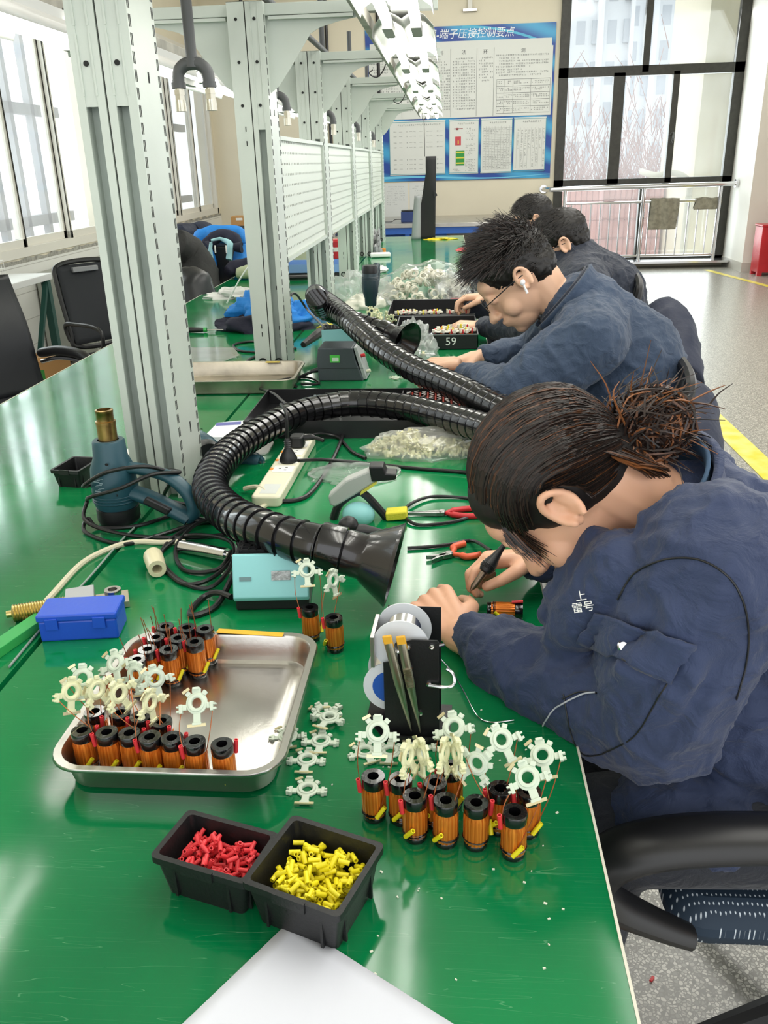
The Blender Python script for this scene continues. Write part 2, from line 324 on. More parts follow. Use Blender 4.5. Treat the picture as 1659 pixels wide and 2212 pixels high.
# ================================================================== FAR WALL THINGS
RW = Euler((rad(90), 0, 0))
blue = bpy.data.materials.new('blue_gradient_print'); blue.use_nodes = True
n = blue.node_tree.nodes; L = blue.node_tree.links; b = n['Principled BSDF']; tc = n.new('ShaderNodeTexCoord'); wv = n.new('ShaderNodeTexWave'); wv.inputs['Scale'].default_value = .9; wv.inputs['Distortion'].default_value = 3; wv.inputs['Detail'].default_value = 1
mp = n.new('ShaderNodeMapping'); mp.inputs['Rotation'].default_value = (0, rad(70), 0); L.new(tc.outputs['Object'], mp.inputs[0]); L.new(mp.outputs[0], wv.inputs['Vector'])
r = n.new('ShaderNodeValToRGB'); r.color_ramp.elements[0].color = lin('0a3f96'); r.color_ramp.elements[1].color = lin('3aa0cf'); r.color_ramp.elements[0].position = .2; L.new(wv.outputs[0], r.inputs[0]); L.new(r.outputs[0], b.inputs['Base Color']); b.inputs['Roughness'].default_value = .35
paper = mat('white_printed_board', 'd9dcd6', .45); ink = mat('grey_print', '6a6e6c', .6); teal = mat('teal_print_line', '5aa3b0', .5); inkb = mat('black_print', '2b2d30', .6); wht = mat('white_print', 'f4f7fa', .5)
X0, X1, Z0, Z1 = -1.10, 1.44, 1.22, 3.13
bd = thing('notice_board', 'big blue and white printed notice board on the far wall', 'notice board', (0, YF, 0))
def B_(g, name, m, lab=None, par=bd):
    o = g.build(name, m, par, smooth=0)
    if lab: o['label'] = lab
    return o
B_(G().b2((X0, -.02, Z0), (X1, 0, Z1)), 'backing', blue)
B_(G().b2((X0 + .06, -.028, 2.98 - .14), (X1 - .05, -.02, 2.95)), 'top_strip', paper)
up = G().b2((X0 + .04, -.03, 2.02), (X1 - .03, -.02, 2.86)); up.k = 1; UH = []
text('title', '训练过程-端子压接控制要点', .125, wht, bd, (.12, -.022, 3.03), RW, shear=.2)
cols = [(-1.06, -.62, ''), (-.62, -.2, ''), (-.2, .05, '料'), (.05, .40, '法'), (.40, .63, '环'), (.63, 1.40, '测')]
g = G()
for a, c, s in cols:
    up.b2((a - .002, -.032, 2.03), (a + .002, -.03, 2.86))
    if s: UH.append((s, (a + c) / 2))
def scribble(g, x0, x1, z0, z1, dz, h, seed=1, fill=.9, cw=.022):
    r_ = random.Random(seed); z = z1
    while z > z0:
        x = x0 + (r_.random() < .25) * .04; end = x0 + (x1 - x0) * (1 if r_.random() < .7 else r_.uniform(.4, .9))
        while x < end:
            if r_.random() < fill:  # little strokes that read as characters from afar
                w = cw * .62
                g.b2((x, -.0315, z), (x + w, -.0305, z + h * .16)); g.b2((x + w * .4, -.0315, z - h * .4), (x + w * .58, -.0305, z + h * .5))
                if r_.random() < .6: g.b2((x, -.0315, z - h * .45), (x + w, -.0305, z - h * .33))
                if r_.random() < .5: g.b2((x, -.0315, z + h * .38), (x + w, -.0305, z + h * .5))
            x += cw
        z -= dz
g = up
for k, (a, c, s) in enumerate(cols[:5]): scribble(g, a + .03, c - .02, 2.10 if k != 4 else 2.45, 2.74, .034, .02, k)
scribble(g, .66, 1.36, 2.50, 2.76, .034, .02, 9)
for i in range(5):
    for j in range(4): xa = .67 + (0, .1, .22, .46)[j]; xb = .67 + (.1, .22, .46, .72)[j]; scribble(g, xa + .012, xb - .01, 2.46 - i * .083 - .055, 2.46 - i * .083 - .015, .022, .015, i * 7 + j)
for i in range(6): g.b2((.67, -.0325, 2.47 - i * .083), (1.39, -.0305, 2.474 - i * .083))
for x in (.67, .77, .89, 1.13, 1.387): g.b2((x, -.0325, 2.055), (x + .003, -.0305, 2.474))
up = B_(up, 'upper_sheet', [paper, ink])
for s, x in UH: text('heading', s, .06, inkb, up, (x, -.031, 2.81), RW)
lows = [(-.80, -.02, 'l'), (.03, .44, 'm'), (.47, .90, 't'), (.92, 1.36, 'u')]
for a, c, k in lows:
    sg = G().b2((a, -.03, 1.30 if k != 'u' else 1.33), (c, -.02, 2.0)); g = sg; g.k = 2; z0 = 1.31; z1 = 1.985
    for q in (((a, z0), (a + .006, z1)), ((c - .006, z0), (c, z1)), ((a, z1 - .006), (c, z1)), ((a, z0), (c, z0 + .006))): g.b2((q[0][0], -.033, q[0][1]), (q[1][0], -.031, q[1][1]))
    g.k = 1; scribble(g, a + .08, c - .08, 1.93, 1.945, .05, .022, 3, 1, .026); 
    r_ = random.Random(5)
    if k == 'l':
        for zz in (1.86, 1.8, 1.72, 1.66, 1.5, 1.44, 1.38):
            for j in range(5): x = a + .06 + j * .14; scribble(g, x, x + .07, zz - .01, zz, .05, .014, j, .8, .015); g.b2((x + .075, -.032, zz), (x + .12, -.031, zz + .002))
    elif k == 'm':
        for zz in (1.88, 1.68, 1.48): scribble(g, a + .23, c - .05, zz - .16, zz, .02, .012, int(zz * 100), .7, .015)
        scribble(g, a + .06, a + .16, 1.33, 1.36, .02, .012, 6, .8, .015)
    elif k == 't':
        for i in range(26): g.b2((a + .03, -.032, 1.35 + i * .021), (c - .03, -.031, 1.351 + i * .021))
        for j in range(10): x = a + .03 + j * .0405; g.b2((x, -.032, 1.35), (x + .0015, -.031, 1.90)); scribble(g, x + .012, x + .03, 1.36, 1.87, .021, .01, j, .7, .014)
    else:
        for j in range(8): x = a + .04 + j * .05; g.b2((x, -.032, 1.35), (x + .0012, -.031, 1.87)); scribble(g, x + .014, x + .03, 1.36 if j % 3 else 1.6, 1.85, .014, .01, j, .9, .014)
    s = B_(g, 'lower_sheet', [paper, ink, teal])
    if k == 'm':
        B_(G().b2((a + .085, -.034, 1.67), (a + .165, -.031, 1.78)), 'red_picture', mat('print_red', 'c8444f', .5), 'small red square printed picture', s)
        B_(G().b2((a + .095, -.036, 1.41), (a + .215, -.031, 1.60)), 'green_picture', mat('print_green', '2a8f3c', .5), 'green picture with yellow bars', s)
        g = G(); [g.b2((a + .095, -.037, z), (a + .215, -.036, z + .018)) for z in (1.43, 1.50, 1.57)]; g.b2((a + .12, -.037, 1.685), (a + .135, -.034, 1.73)); B_(g, 'yellow_bar', mat('print_yellow', 'd8cf4a', .5), par=s)
        B_(G().b2((a + .07, -.033, 1.875), (a + .19, -.031, 1.885)).b2((a + .10, -.0335, 1.865), (a + .13, -.031, 1.89)), 'tool_picture', mat('print_dark_red', '8a3438', .5), par=s)
g = G()
def curv(u, v): x = -1.1 + 2.54 * u; zc = 1.255 + .02 * sin(u * 7); return V((x, -.0215, zc + (v - .5) * .03 * (1.2 - u)))
g.grid(curv, 40, 1); g.build('light_blue_swoosh', mat('print_cyan', '6cc3e4', .4), bd, smooth=0)
g = G().grid(lambda u, v: V((.2 + 1.2 * u, -.0215, 3.115 - .26 * u * u + (v - .5) * .03)), 30, 1); g.build('light_blue_swoosh', mat('print_cyan2', '4ab2d4', .4), bd, smooth=0)
# two printed sheets below the board
for x, lab in ((-.72, 'thin printed sheet taped to the far wall, left of two'), (-.36, 'thin printed sheet taped to the far wall, right of two')):
    s = thing('notice_sheet', lab, 'poster', (x, YF, 1.0)); g = G().b2((-.17, -.004, -.27), (.17, 0, .2)); g.k = 1; g.M = Mx.Translation((0, .027, 0)); scribble(g, -.13, .12, -.1, .15, .03, .014, int(x * -10), .6, .016); g.build('sheet', [mat('notice_sheet_paper', 'd8dbd8', .6), mat('pale_grey_print', '9a9e9d', .6)], s, smooth=0)
# wall outlet and ceiling conduit bits
t = thing('conduit_bracket', 'grey cable bracket high on the far wall above the notice board', 'bracket', (.30, YF, 3.32))
G().b2((-.09, -.06, -.03), (.09, 0, 0)).build('plate', M['steel'], t); G().b2((-.03, -.05, 0), (.03, -.01, .5)).build('stem', M['white_wall'], t)
t = thing('wall_switch', 'small grey switch on the far wall left of the posts', 'switch', (-2.30, YF, 1.65)); G().b2((-.05, -.02, -.09), (.05, 0, .09)).build('plate', mat('grey_switch', 'a9adb0', .5), t, bevel=.004, smooth=0)
g = G(); 
for x in (-.98, -.35, .28): pass
for k, x in enumerate((-1.62, -.93, -2.75)):
    o = G().cyl((x, YF - .03, 1.6 if k < 2 else 2.0), (x, YF - .03, 4.0), .022, 8).build('cable_pipe', M['blackrub']); tag(o, ('black vertical cable down the far wall, left of the notice board', 'black vertical cable crossing the left end of the notice board', 'black vertical cable on the far wall near the left corner')[k], 'cable')
# back bench against the far wall
bb = thing('steel_workbench', 'steel topped workbench with blue frame along the far wall', 'workbench', (0, 11.6, 0))
yb0 = -.25; 
G().b2((-1.4, yb0, .70), (1.25, 1.35, .75)).build('worktop', M['steel'], bb, bevel=.004, smooth=0)
bl = mat('blue_bench_frame', '2458a8', .45)
G().b2((-1.38, yb0 + .02, .62), (1.23, yb0 + .06, .70)).build('apron', bl, bb, smooth=0)
for x in (-1.3, -.5, 1.15): G().b2((x - .03, yb0 + .03, 0), (x + .03, yb0 + .09, .66)).build('leg', bl, bb, smooth=0)
G().b2((-1.3, yb0 + .2, .25), (.0, 1.3, .6)).build('drawer_unit', bl, bb, smooth=0)
p = oy(882, 480, 11.75)
t = thing('blue_case', 'dark blue instrument case on the steel bench by the far wall', 'case', (p.x, 11.75, .75)); G().b2((-.09, -.1, 0), (.09, .1, .13)).build('body', mat('navy_case', '22386e', .4), t, bevel=.006, smooth=0)
G().b2((-.085, -.1, .135), (.085, .1, .145)).build('top_handle', M['black'], t); o = G().tube(spline([(-.09, 0, .03), (-.17, -.03, .03), (-.22, -.02, .004), (-.34, 0, .004)], 6), .004, 6).build('cable', M['blackrub'], t)
for k, (px, c) in enumerate(((1035, '8a8a86'), (1055, '3a3a3c'))):
    p = oy(px, 497, 11.9); t = tag(G().ell((p.x, 11.9, .42), (.05, .1, .1)).build('motor', mat('motor_grey%d' % k, c, .4, .5)), ('grey motor lying under the steel bench by the far wall', 'black motor lying under the steel bench by the far wall')[k], 'motor')
tag(G().b2((.1, 11.5, .28), (1.05, 12.6, .32)).build('bench_shelf', mat('pale_shelf', 'b9bdb2', .5), smooth=0), 'pale low shelf under the steel bench', 'shelf')
# ================================================================== OUTSIDE
pt = mat('peeling_cream_facade', 'efe6cf', .8, var=(1.4, .0), col2='c9bfa6', scale=(1, 1, .35)); 
pt.node_tree.nodes['Color Ramp'].color_ramp.elements[0].position = .28; pt.node_tree.nodes['Color Ramp'].color_ramp.elements[1].position = .36
G_ = G().b2((3.55, 13.5, -4), (6, 15.6, 9)); fw = G_.build('side_building', pt, smooth=0); tag(fw, 'cream building wall with peeling plaster seen through the right of the window', 'building')
pl = thing('drain_pipe', 'pale drain pipe and fan-coil hose on the cream building outside', 'pipe', (3.5, 13.45, 0))
g = G().cyl((0, 0, -3), (0, 0, .9), .05).build('pipe', mat('pale_pvc', 'd9d4c4', .5), pl); G().tube(spline([(.0, 0, .9), (-.02, -.02, 1.1), (-.2, .05, 1.22), (-.45, .2, 1.2), (-.6, .5, 1.25)], 6), .045, 10).build('hose', mat('pale_hose', 'cfc9b8', .6), pl)
struct('trim_6', G().b2((-30, 13.3, -4.2), (40, 90, -4)), mat('outside_paving', '9a9a96', .9), smooth=0)
pk = mat('pink_tile_wall', 'cf9a95', .7, var=(2, .1)); 
g = G().b2((2.55, 15.0, -4), (3.5, 15.4, 1.06)); g.b2((1.9, 17, -4), (3.6, 17.3, .95)); o = g.build('pink_outbuilding', pk, smooth=0); tag(o, 'pink brick outbuilding below the window', 'building')
g = G(); x = 2.0
while x < 3.5: g.b2((x, 14.97, -1.5), (x + .012, 15.0, 1.0)); x += .09
for z in (.2, .5, .8): g.b2((1.9, 14.97, z), (3.5, 15.0, z + .015))
g.build('tile_joint', mat('tile_joint_pink', 'a87672', .8), o, smooth=0)
o = G().b2((1.2, 19, -4), (2.4, 19.3, .95)).b2((1.1, 18.9, .95), (2.5, 19.4, 1.05)).build('pale_shed', mat('pale_teal_sheet', 'c9dad6', .5), smooth=0); tag(o, 'pale teal sheet metal shed below the window', 'building')
tw = mat('pale_tower', 'd0d3d8', .8); tww = mat('pale_tower_window', 'a9afb8', .4)
for k, (x, w, y) in enumerate(((12.5, 5, 80), (20.0, 6, 95), (28, 5, 110), (36, 7, 110))):
    t = thing('apartment_tower', ('pale high-rise tower furthest left through the window', 'pale high-rise tower right of the leftmost one through the window', 'pale high-rise tower in the middle of the window behind bare trees', 'pale high-rise tower partly behind the cream building')[k], 'building', (x, y, -4))
    G().b2((-w / 2, 0, 0), (w / 2, 8, 60)).build('block', tw, t, smooth=0)
    g = G()
    for i in range(18):
        for j in range(4): g.b2((-w / 2 + .5 + j * w / 4, -.3 if j % 2 else -.02, 2 + i * 3), (-w / 2 + .5 + j * w / 4 + w / 7, .05, 3.7 + i * 3))
    g.build('windows', tww, t, smooth=0); G().b2((-.4, -.6, 0), (.1, 0, 60)).b2((w / 2 - .3, -.6, 0), (w / 2, 0, 60)).build('pilaster', mat('tower_rib', 'dcdee2', .8), t, smooth=0)
bark = mat('pinkish_brown_bark', '7d625c', .9, var=(3, .15)); twig = mat('fine_pink_brown_twigs', '9c7c76', .9)
def tree(x, y, h, seed, lab):
    r_ = random.Random(seed); g = G(); g2 = G()
    def br(p, d, l, r, dep):
        q = p + d * l * .5 + V((r_.uniform(-1, 1), r_.uniform(-1, 1), .3)) * l * .06; e = q + d * l * .5 + V((0, 0, .06 * l))
        (g if dep < 3 else g2).tube([p, q, e], [r * 1.4, r * 1.2, r * .9], 5 if dep < 3 else 3, cap=False)
        if dep >= 6: return
        for k in range(2 if dep < 4 and r_.random() < .5 else 3):
            a = r_.uniform(0, 6.28); t = r_.uniform(.3, .62); ax = V((cos(a), sin(a), 0)); nd = (d * cos(t) + (ax - d * ax.dot(d)).normalized() * sin(t)); nd.z += .12; nd.normalize()
            br(p + (e - p) * r_.uniform(.45, 1), nd, l * r_.uniform(.6, .8), r * .55, dep + 1)
    br(V((0, 0, 0)), V((0, 0, 1)), h * .3, .09, 0)
    t = thing('bare_tree', lab, 'tree', (x, y, -4), group='bare winter trees outside'); g.build('trunk', bark, t, smooth=60); g2.build('twigs', twig, t, smooth=0, normals=False)
for k, (x, y, h) in enumerate(((3.3, 21, 7.2), (4.6, 22, 8.4), (5.9, 23.5, 8.0), (4.0, 27, 7.5), (6.2, 29, 8), (7.6, 30, 8), (5.0, 33, 7), (8.9, 36, 9))):
    tree(x, y, h, k + 3, ['bare tree nearest the window behind its left panes', 'tall bare tree behind the centre panes of the window', 'bare tree beside the cream building outside', 'bare tree in the second row behind the left panes', 'bare tree in the second row behind the centre panes', 'bare tree in the second row near the cream building', 'distant low bare tree behind the left panes', 'distant bare tree behind the centre of the window'][k])
hb = G(); r_ = random.Random(2)
for i in range(5200):
    p = V((r_.uniform(3, 13), r_.uniform(37, 42), -4 + abs(r_.gauss(0, 1)) * 2.6)); d = V((r_.uniform(-.5, .5), r_.uniform(-.3, .3), r_.uniform(.5, 1))); hb.tube([p, p + d * 1.3], [.028, .01], 3, cap=False)
o = hb.build('twig_thicket', twig, smooth=0, normals=False); tag(o, 'pinkish thicket of bare twigs far outside the window', 'shrubs', kind='stuff')
# ================================================================== LONG WORKBENCHES
def green_mat():
    m = bpy.data.materials.new('glossy_green_bench_mat'); m.use_nodes = True; n = m.node_tree.nodes; L = m.node_tree.links; b = n['Principled BSDF']
    tc = n.new('ShaderNodeTexCoord')
    t = n.new('ShaderNodeTexNoise'); t.inputs['Scale'].default_value = 2.2; t.inputs['Detail'].default_value = 6; L.new(tc.outputs['Object'], t.inputs['Vector'])
    r = n.new('ShaderNodeValToRGB'); r.color_ramp.elements[0].position = .3; r.color_ramp.elements[1].position = .7; r.color_ramp.elements[0].color = lin('056338'); r.color_ramp.elements[1].color = lin('0a8247'); L.new(t.outputs[0], r.inputs[0])
    def scr(scale, rot, wd, seed):   # thin random scratch lines: stretched noise crossing a narrow band
        mp = n.new('ShaderNodeMapping'); mp.inputs['Rotation'].default_value = (0, 0, rad(rot)); mp.inputs['Scale'].default_value = scale; mp.inputs['Location'].default_value = (seed, seed * 2.3, 0); L.new(tc.outputs['Object'], mp.inputs[0])
        q = n.new('ShaderNodeTexNoise'); q.inputs['Scale'].default_value = 6; q.inputs['Detail'].default_value = 0; q.inputs['Distortion'].default_value = .05; L.new(mp.outputs[0], q.inputs['Vector'])
        a = n.new('ShaderNodeMath'); a.operation = 'SUBTRACT'; a.inputs[1].default_value = .5; L.new(q.outputs[0], a.inputs[0]); c = n.new('ShaderNodeMath'); c.operation = 'ABSOLUTE'; L.new(a.outputs[0], c.inputs[0])
        d = n.new('ShaderNodeMath'); d.operation = 'LESS_THAN'; d.inputs[1].default_value = wd; L.new(c.outputs[0], d.inputs[0])
        g = n.new('ShaderNodeTexNoise'); g.inputs['Scale'].default_value = 5 + seed; L.new(tc.outputs['Object'], g.inputs['Vector']); e = n.new('ShaderNodeMath'); e.operation = 'GREATER_THAN'; e.inputs[1].default_value = .5; L.new(g.outputs[0], e.inputs[0])
        f_ = n.new('ShaderNodeMath'); f_.operation = 'MULTIPLY'; L.new(d.outputs[0], f_.inputs[0]); L.new(e.outputs[0], f_.inputs[1]); return f_.outputs[0]
    outs = [scr((.5, 14, 1), 38, .0016, 1), scr((.4, 18, 1), -32, .0014, 3), scr((.5, 16, 1), 72, .0016, 6), scr((.3, 22, 1), 105, .0012, 9)]
    s = outs[0]
    for o_ in outs[1:]: a = n.new('ShaderNodeMath'); a.operation = 'MAXIMUM'; L.new(s, a.inputs[0]); L.new(o_, a.inputs[1]); s = a.outputs[0]
    mu = n.new('ShaderNodeMath'); mu.operation = 'MULTIPLY'; mu.inputs[1].default_value = .22; L.new(s, mu.inputs[0])
    mx = n.new('ShaderNodeMix'); mx.data_type = 'RGBA'; L.new(mu.outputs[0], mx.inputs[0]); L.new(r.outputs[0], mx.inputs[6]); mx.inputs[7].default_value = lin('7fb893'); L.new(mx.outputs[2], b.inputs['Base Color'])
    t2 = n.new('ShaderNodeTexNoise'); t2.inputs['Scale'].default_value = 7; t2.inputs['Detail'].default_value = 8; L.new(tc.outputs['Object'], t2.inputs['Vector'])
    mr = n.new('ShaderNodeMapRange'); mr.inputs[3].default_value = .04; mr.inputs[4].default_value = .17; L.new(t2.outputs[0], mr.inputs[0]); L.new(mr.outputs[0], b.inputs['Roughness'])
    bp = n.new('ShaderNodeBump'); bp.inputs['Strength'].default_value = .035; bp.inputs['Distance'].default_value = .002; t3 = n.new('ShaderNodeTexNoise'); t3.inputs['Scale'].default_value = 18; t3.inputs['Detail'].default_value = 3; L.new(tc.outputs['Object'], t3.inputs['Vector']); L.new(t3.outputs[0], bp.inputs['Height']); L.new(bp.outputs[0], b.inputs['Normal'])
    b.inputs['IOR'].default_value = 1.55; return m
GM = green_mat(); edge = mat('cream_bench_edging', 'd9d6c6', .5); legm = mat('dark_green_bench_frame', '1f5a48', .5)
for (x0, x1, lab) in ((-.652, .17, 'long green topped workbench on the right, where the people sit'), (-1.46, -.656, 'long green topped workbench on the left, beside the empty chairs')):
    t = thing('green_workbench', lab, 'workbench', ((x0 + x1) / 2, 4.6, 0), group=None); hw = (x1 - x0) / 2
    G().b2((-hw + .003, -4.4, ZT - .03), (hw - .003, 4.5, ZT)).build('worktop', GM, t, smooth=0)
    g = G(); s = 1 if x0 > -1 else -1
    g.b2((s * (hw - .003), -4.4, ZT - .032), (s * hw, 4.5, ZT + .001)); g.b2((-hw, 4.497, ZT - .032), (hw, 4.503, ZT)); g.build('edging', edge, t, smooth=0)
    G().b2((-hw + .06, -4.35, ZT - .09), (hw - .06, 4.45, ZT - .031)).build('under_frame', legm, t, smooth=0)
    for y in (-4.2, -2.8, -1.4, 0, 1.4, 2.8, 4.2):
        for sx in (-1, 1): G().b2((sx * (hw - .16) - .02, y - .02, 0), (sx * (hw - .16) + .02, y + .02, ZT - .09)).build('leg', legm, t, smooth=0)
# ================================================================== POST FRAMES
SG, SGD, HO = M['steel_green'], M['steel_green_dk'], M['hole']
PX, PW, PD, ZTOP = -.598, .0565, .165, 1.965
def upright(par, x1, plain, k):
    """one steel upright: x from x1-PW to x1, front at y=0, base on the bench"""
    x0 = x1 - PW; g = G(); zc = 1.585
    if plain:
        g.b2((x0, 0, ZT), (x1, .002, ZTOP)); g.b2((x0, .002, ZT), (x0 + .002, PD, ZTOP)); g.b2((x1 - .002, .002, ZT), (x1, PD, ZTOP))
    else:
        f = .016
        g.b2((x0, 0, ZT), (x0 + f, .002, ZTOP)); g.b2((x1 - f, 0, ZT), (x1, .002, ZTOP)); g.b2((x0, .002, ZT), (x0 + .002, PD, ZTOP)); g.b2((x1 - .002, .002, ZT), (x1, PD, ZTOP))
        g.b2((x0 + f, .0015, zc), (x1 - f, .0035, ZTOP))
        for z in (1.60, 1.72, 1.84): g.b2((x0 + f - .003, -.001, z + .004), (x0 + f + .001, .0015, z + .11)); g.b2((x1 - f - .001, -.001, z + .004), (x1 - f + .003, .0015, z + .11))
    g.b2((x0, PD - .002, ZT), (x1, PD, ZTOP)); g.b2((x0, 0, ZTOP - .001), (x1, PD, ZTOP))
    if not plain: g.k = 2; g.b2((x0 + .016, .028, ZT), (x1 - .016, .030, zc + .03)).b2((x0 + .016, .002, ZT), (x0 + .0165, .03, zc)).b2((x1 - .0165, .002, ZT), (x1 - .016, .03, zc))
    g.k = 1; xc = (x0 + x1) / 2
    for z in (1.66, 1.79, 1.915): g.cyl((xc, -.0012, z), (xc, .0016, z), .0052, 12)
    if plain:
        for z in (1.58, 1.535, .915, .885): g.b2((xc + .004, -.001, z), (xc + .007, .001, z + .016))
    if not plain and k: 
        for z in (.905, .875, 1.05): g.b2((xc + .004, .0265, z), (xc + .008, .028, z + .014))
    return g.build('upright', [SG, HO, SGD], par, smooth=0)
def side_plate(par):
    g = G().b2((PX, 0, ZT), (PX + .0022, PD, ZTOP)); g.k = 1; z = ZT + .02
    while z < ZTOP - .03:
        for y in (.006, .0135, PD - .0155, PD - .008): g.b2((PX + .0021, y, z), (PX + .0027, y + .0035, z + .021))
        z += .031
    g.b2((PX + .0021, PD * .5, 1.63), (PX + .0028, PD * .5 + .008, 1.65)); g.b2((PX + .0021, PD * .55, .90), (PX + .0028, PD * .55 + .006, .925))
    g.build('slotted_side_plate', [SG, HO], par, smooth=0)
def gusset(par, s):
    x0 = PX - PW - .002 + s * (PW + .004); P = [(0, 1.927), (.30, 1.927), (.30, 1.915), (.24, 1.905), (.18, 1.89), (.145, 1.872), (.125, 1.845), (.07, 1.77), (.03, 1.72), (0, 1.70)]
    g = G(); R = Mx(((s, 0, 0), (0, 0, 1), (0, 1, 0))); g.prism(P, .05, .054, R, (x0, 0, 0)); g.b2((x0 + s * .01, .03, 1.915), (x0 + s * .29, .055, 1.925)); return g.build('gusset', SG, par, smooth=0)
fx = ['nearest the camera, beside the heat gun', 'second from the camera, behind the worn steel tray', 'third from the camera, ahead of the blue tray', 'fourth from the camera', 'fifth from the camera', 'last before the far end of the bench']
POSTY = [1.787 + 1.35 * k for k in range(6)]
for k, y in enumerate(POSTY):
    t = thing('post_frame', 'pale green steel double post with arms, ' + fx[k], 'post', (0, y, 0), group='steel posts down the middle of the bench')
    upright(t, PX, False, k); upright(t, PX - PW - .004, k in (1, 3), k); side_plate(t)
    G().b2((PX - PW - .003, .006, ZT), (PX - PW - .001, .05, ZTOP)).build('seam_strip', mat('dark_seam', '3b3d3b', .8), t, smooth=0)
    ax = PX - PW - .002
    G().b2((ax + .001, .03, 1.927), (-.03, .075, 1.962)).build('arm', SG, t, smooth=0, bevel=.002); G().b2((-1.32, .03, 1.927), (ax - .001, .075, 1.962)).build('arm', SG, t, smooth=0, bevel=.002)
    if k:
        gusset(t, 1); gusset(t, -1)
        for xx in (PX - PW / 2, PX - PW * 1.5 - .004): G().lathe([(.012, 0), (.016, -.002), (.016, -.006), (.010, -.006), (.010, 0)], 20, (xx, 0, ZT + .02), Mx.Rotation(rad(-90), 3, 'X')).build('grommet', M['blackrub'], t)
def peg_mat():
    m = mat('perforated_pale_green_panel', 'cfd6cc', .45); n = m.node_tree.nodes; L = m.node_tree.links; b = n['Principled BSDF']; tc = n.new('ShaderNodeTexCoord'); sp = n.new('ShaderNodeSeparateXYZ'); L.new(tc.outputs['Object'], sp.inputs[0])
    def band(o, per, w):
        a = n.new('ShaderNodeMath'); a.operation = 'MODULO'; a.inputs[1].default_value = per; L.new(o, a.inputs[0]); c = n.new('ShaderNodeMath'); c.operation = 'LESS_THAN'; c.inputs[1].default_value = w; L.new(a.outputs[0], c.inputs[0]); return c.outputs[0]
    a = band(sp.outputs['Y'], .038, .011); c = band(sp.outputs['Z'], .038, .008); mm = n.new('ShaderNodeMath'); mm.operation = 'MULTIPLY'; L.new(a, mm.inputs[0]); L.new(c, mm.inputs[1])
    tr = n.new('ShaderNodeBsdfTransparent'); mx = n.new('ShaderNodeMixShader'); L.new(mm.outputs[0], mx.inputs[0]); L.new(b.outputs[0], mx.inputs[1]); L.new(tr.outputs[0], mx.inputs[2]); L.new(mx.outputs[0], n['Material Output'].inputs[0]); return m
PGM = peg_mat()
for k in range(1, 5):
    y0 = POSTY[k] + PD + .004; y1 = POSTY[k + 1] - .006
    t = thing('pegboard_panel', 'perforated pale green panel between the ' + ('second and third', 'third and fourth', 'fourth and fifth', 'fifth and last')[k - 1] + ' posts', 'panel', (PX - .012, y0, 1.13), group='perforated panels between the posts')
    w = y1 - y0; h = .44
    G().b2((0, .012, .012), (.0015, w - .012, h - .012)).build('perforated_sheet', PGM, t, smooth=0)
    G().b2((-.008, 0, 0), (.012, w, .014)).b2((-.008, 0, h - .014), (.012, w, h)).b2((-.008, 0, 0), (.012, .014, h)).b2((-.008, w - .014, 0), (.012, w, h)).build('edge_frame', SG, t, smooth=0)
# compressed air line and drops
ag = mat('dark_grey_air_pipe', '4b4d4e', .5, bump=(90, .15)); nk = mat('nickel_coupler', 'b9b6a8', .28, 1)
al = tag(G().cyl((-.60, 1.2, 1.985), (-.60, 9.0, 1.985), .0125, 10).build('air_line', ag), 'dark grey air pipe running along the top of the posts', 'pipe')
dl = ['in front of the second post', 'between the second and third posts', 'between the third and fourth posts', 'between the fourth and fifth posts', 'between the last two posts']
for k, (px, pyb, y) in enumerate(((425, 240, 2.5), (600, 272, 3.85), (705, 292, 5.2), (762, 305, 6.55), (797, 318, 7.9))):
    p = oy(px, pyb, y); r = .0145; zb = p.z
    t = thing('air_drop', 'dark pipe drop with two nickel couplers ' + dl[k], 'pipe', (p.x, y, zb), group='air pipe drops')
    G().cyl((0, 0, .115), (0, 0, 2.0 - zb + .3), r, 12).cyl((0, 0, .105), (0, 0, .125), r * 1.3, 12).build('pipe', ag, t)
    for s in (-1, 1):
        G().tube(spline([(0, 0, .115), (s * .02, 0, .112), (s * .038, 0, .095), (s * .042, 0, .066)], 5), r * 1.12, 12).cyl((s * .042, 0, .07), (s * .042, 0, .056), r * 1.3).build('elbow', ag, t)
        g = G().cyl((s * .042, 0, .056), (s * .042, 0, .050), r * .8, 12).cyl((s * .042, 0, .052), (s * .042, 0, .04), r * 1.05, 6).cyl((s * .042, 0, .041), (s * .042, 0, .028), r * .95, 6).cyl((s * .042, 0, .028), (s * .042, 0, 0), r * .95, 16, r * 1.02); g.build('coupler', nk, t)
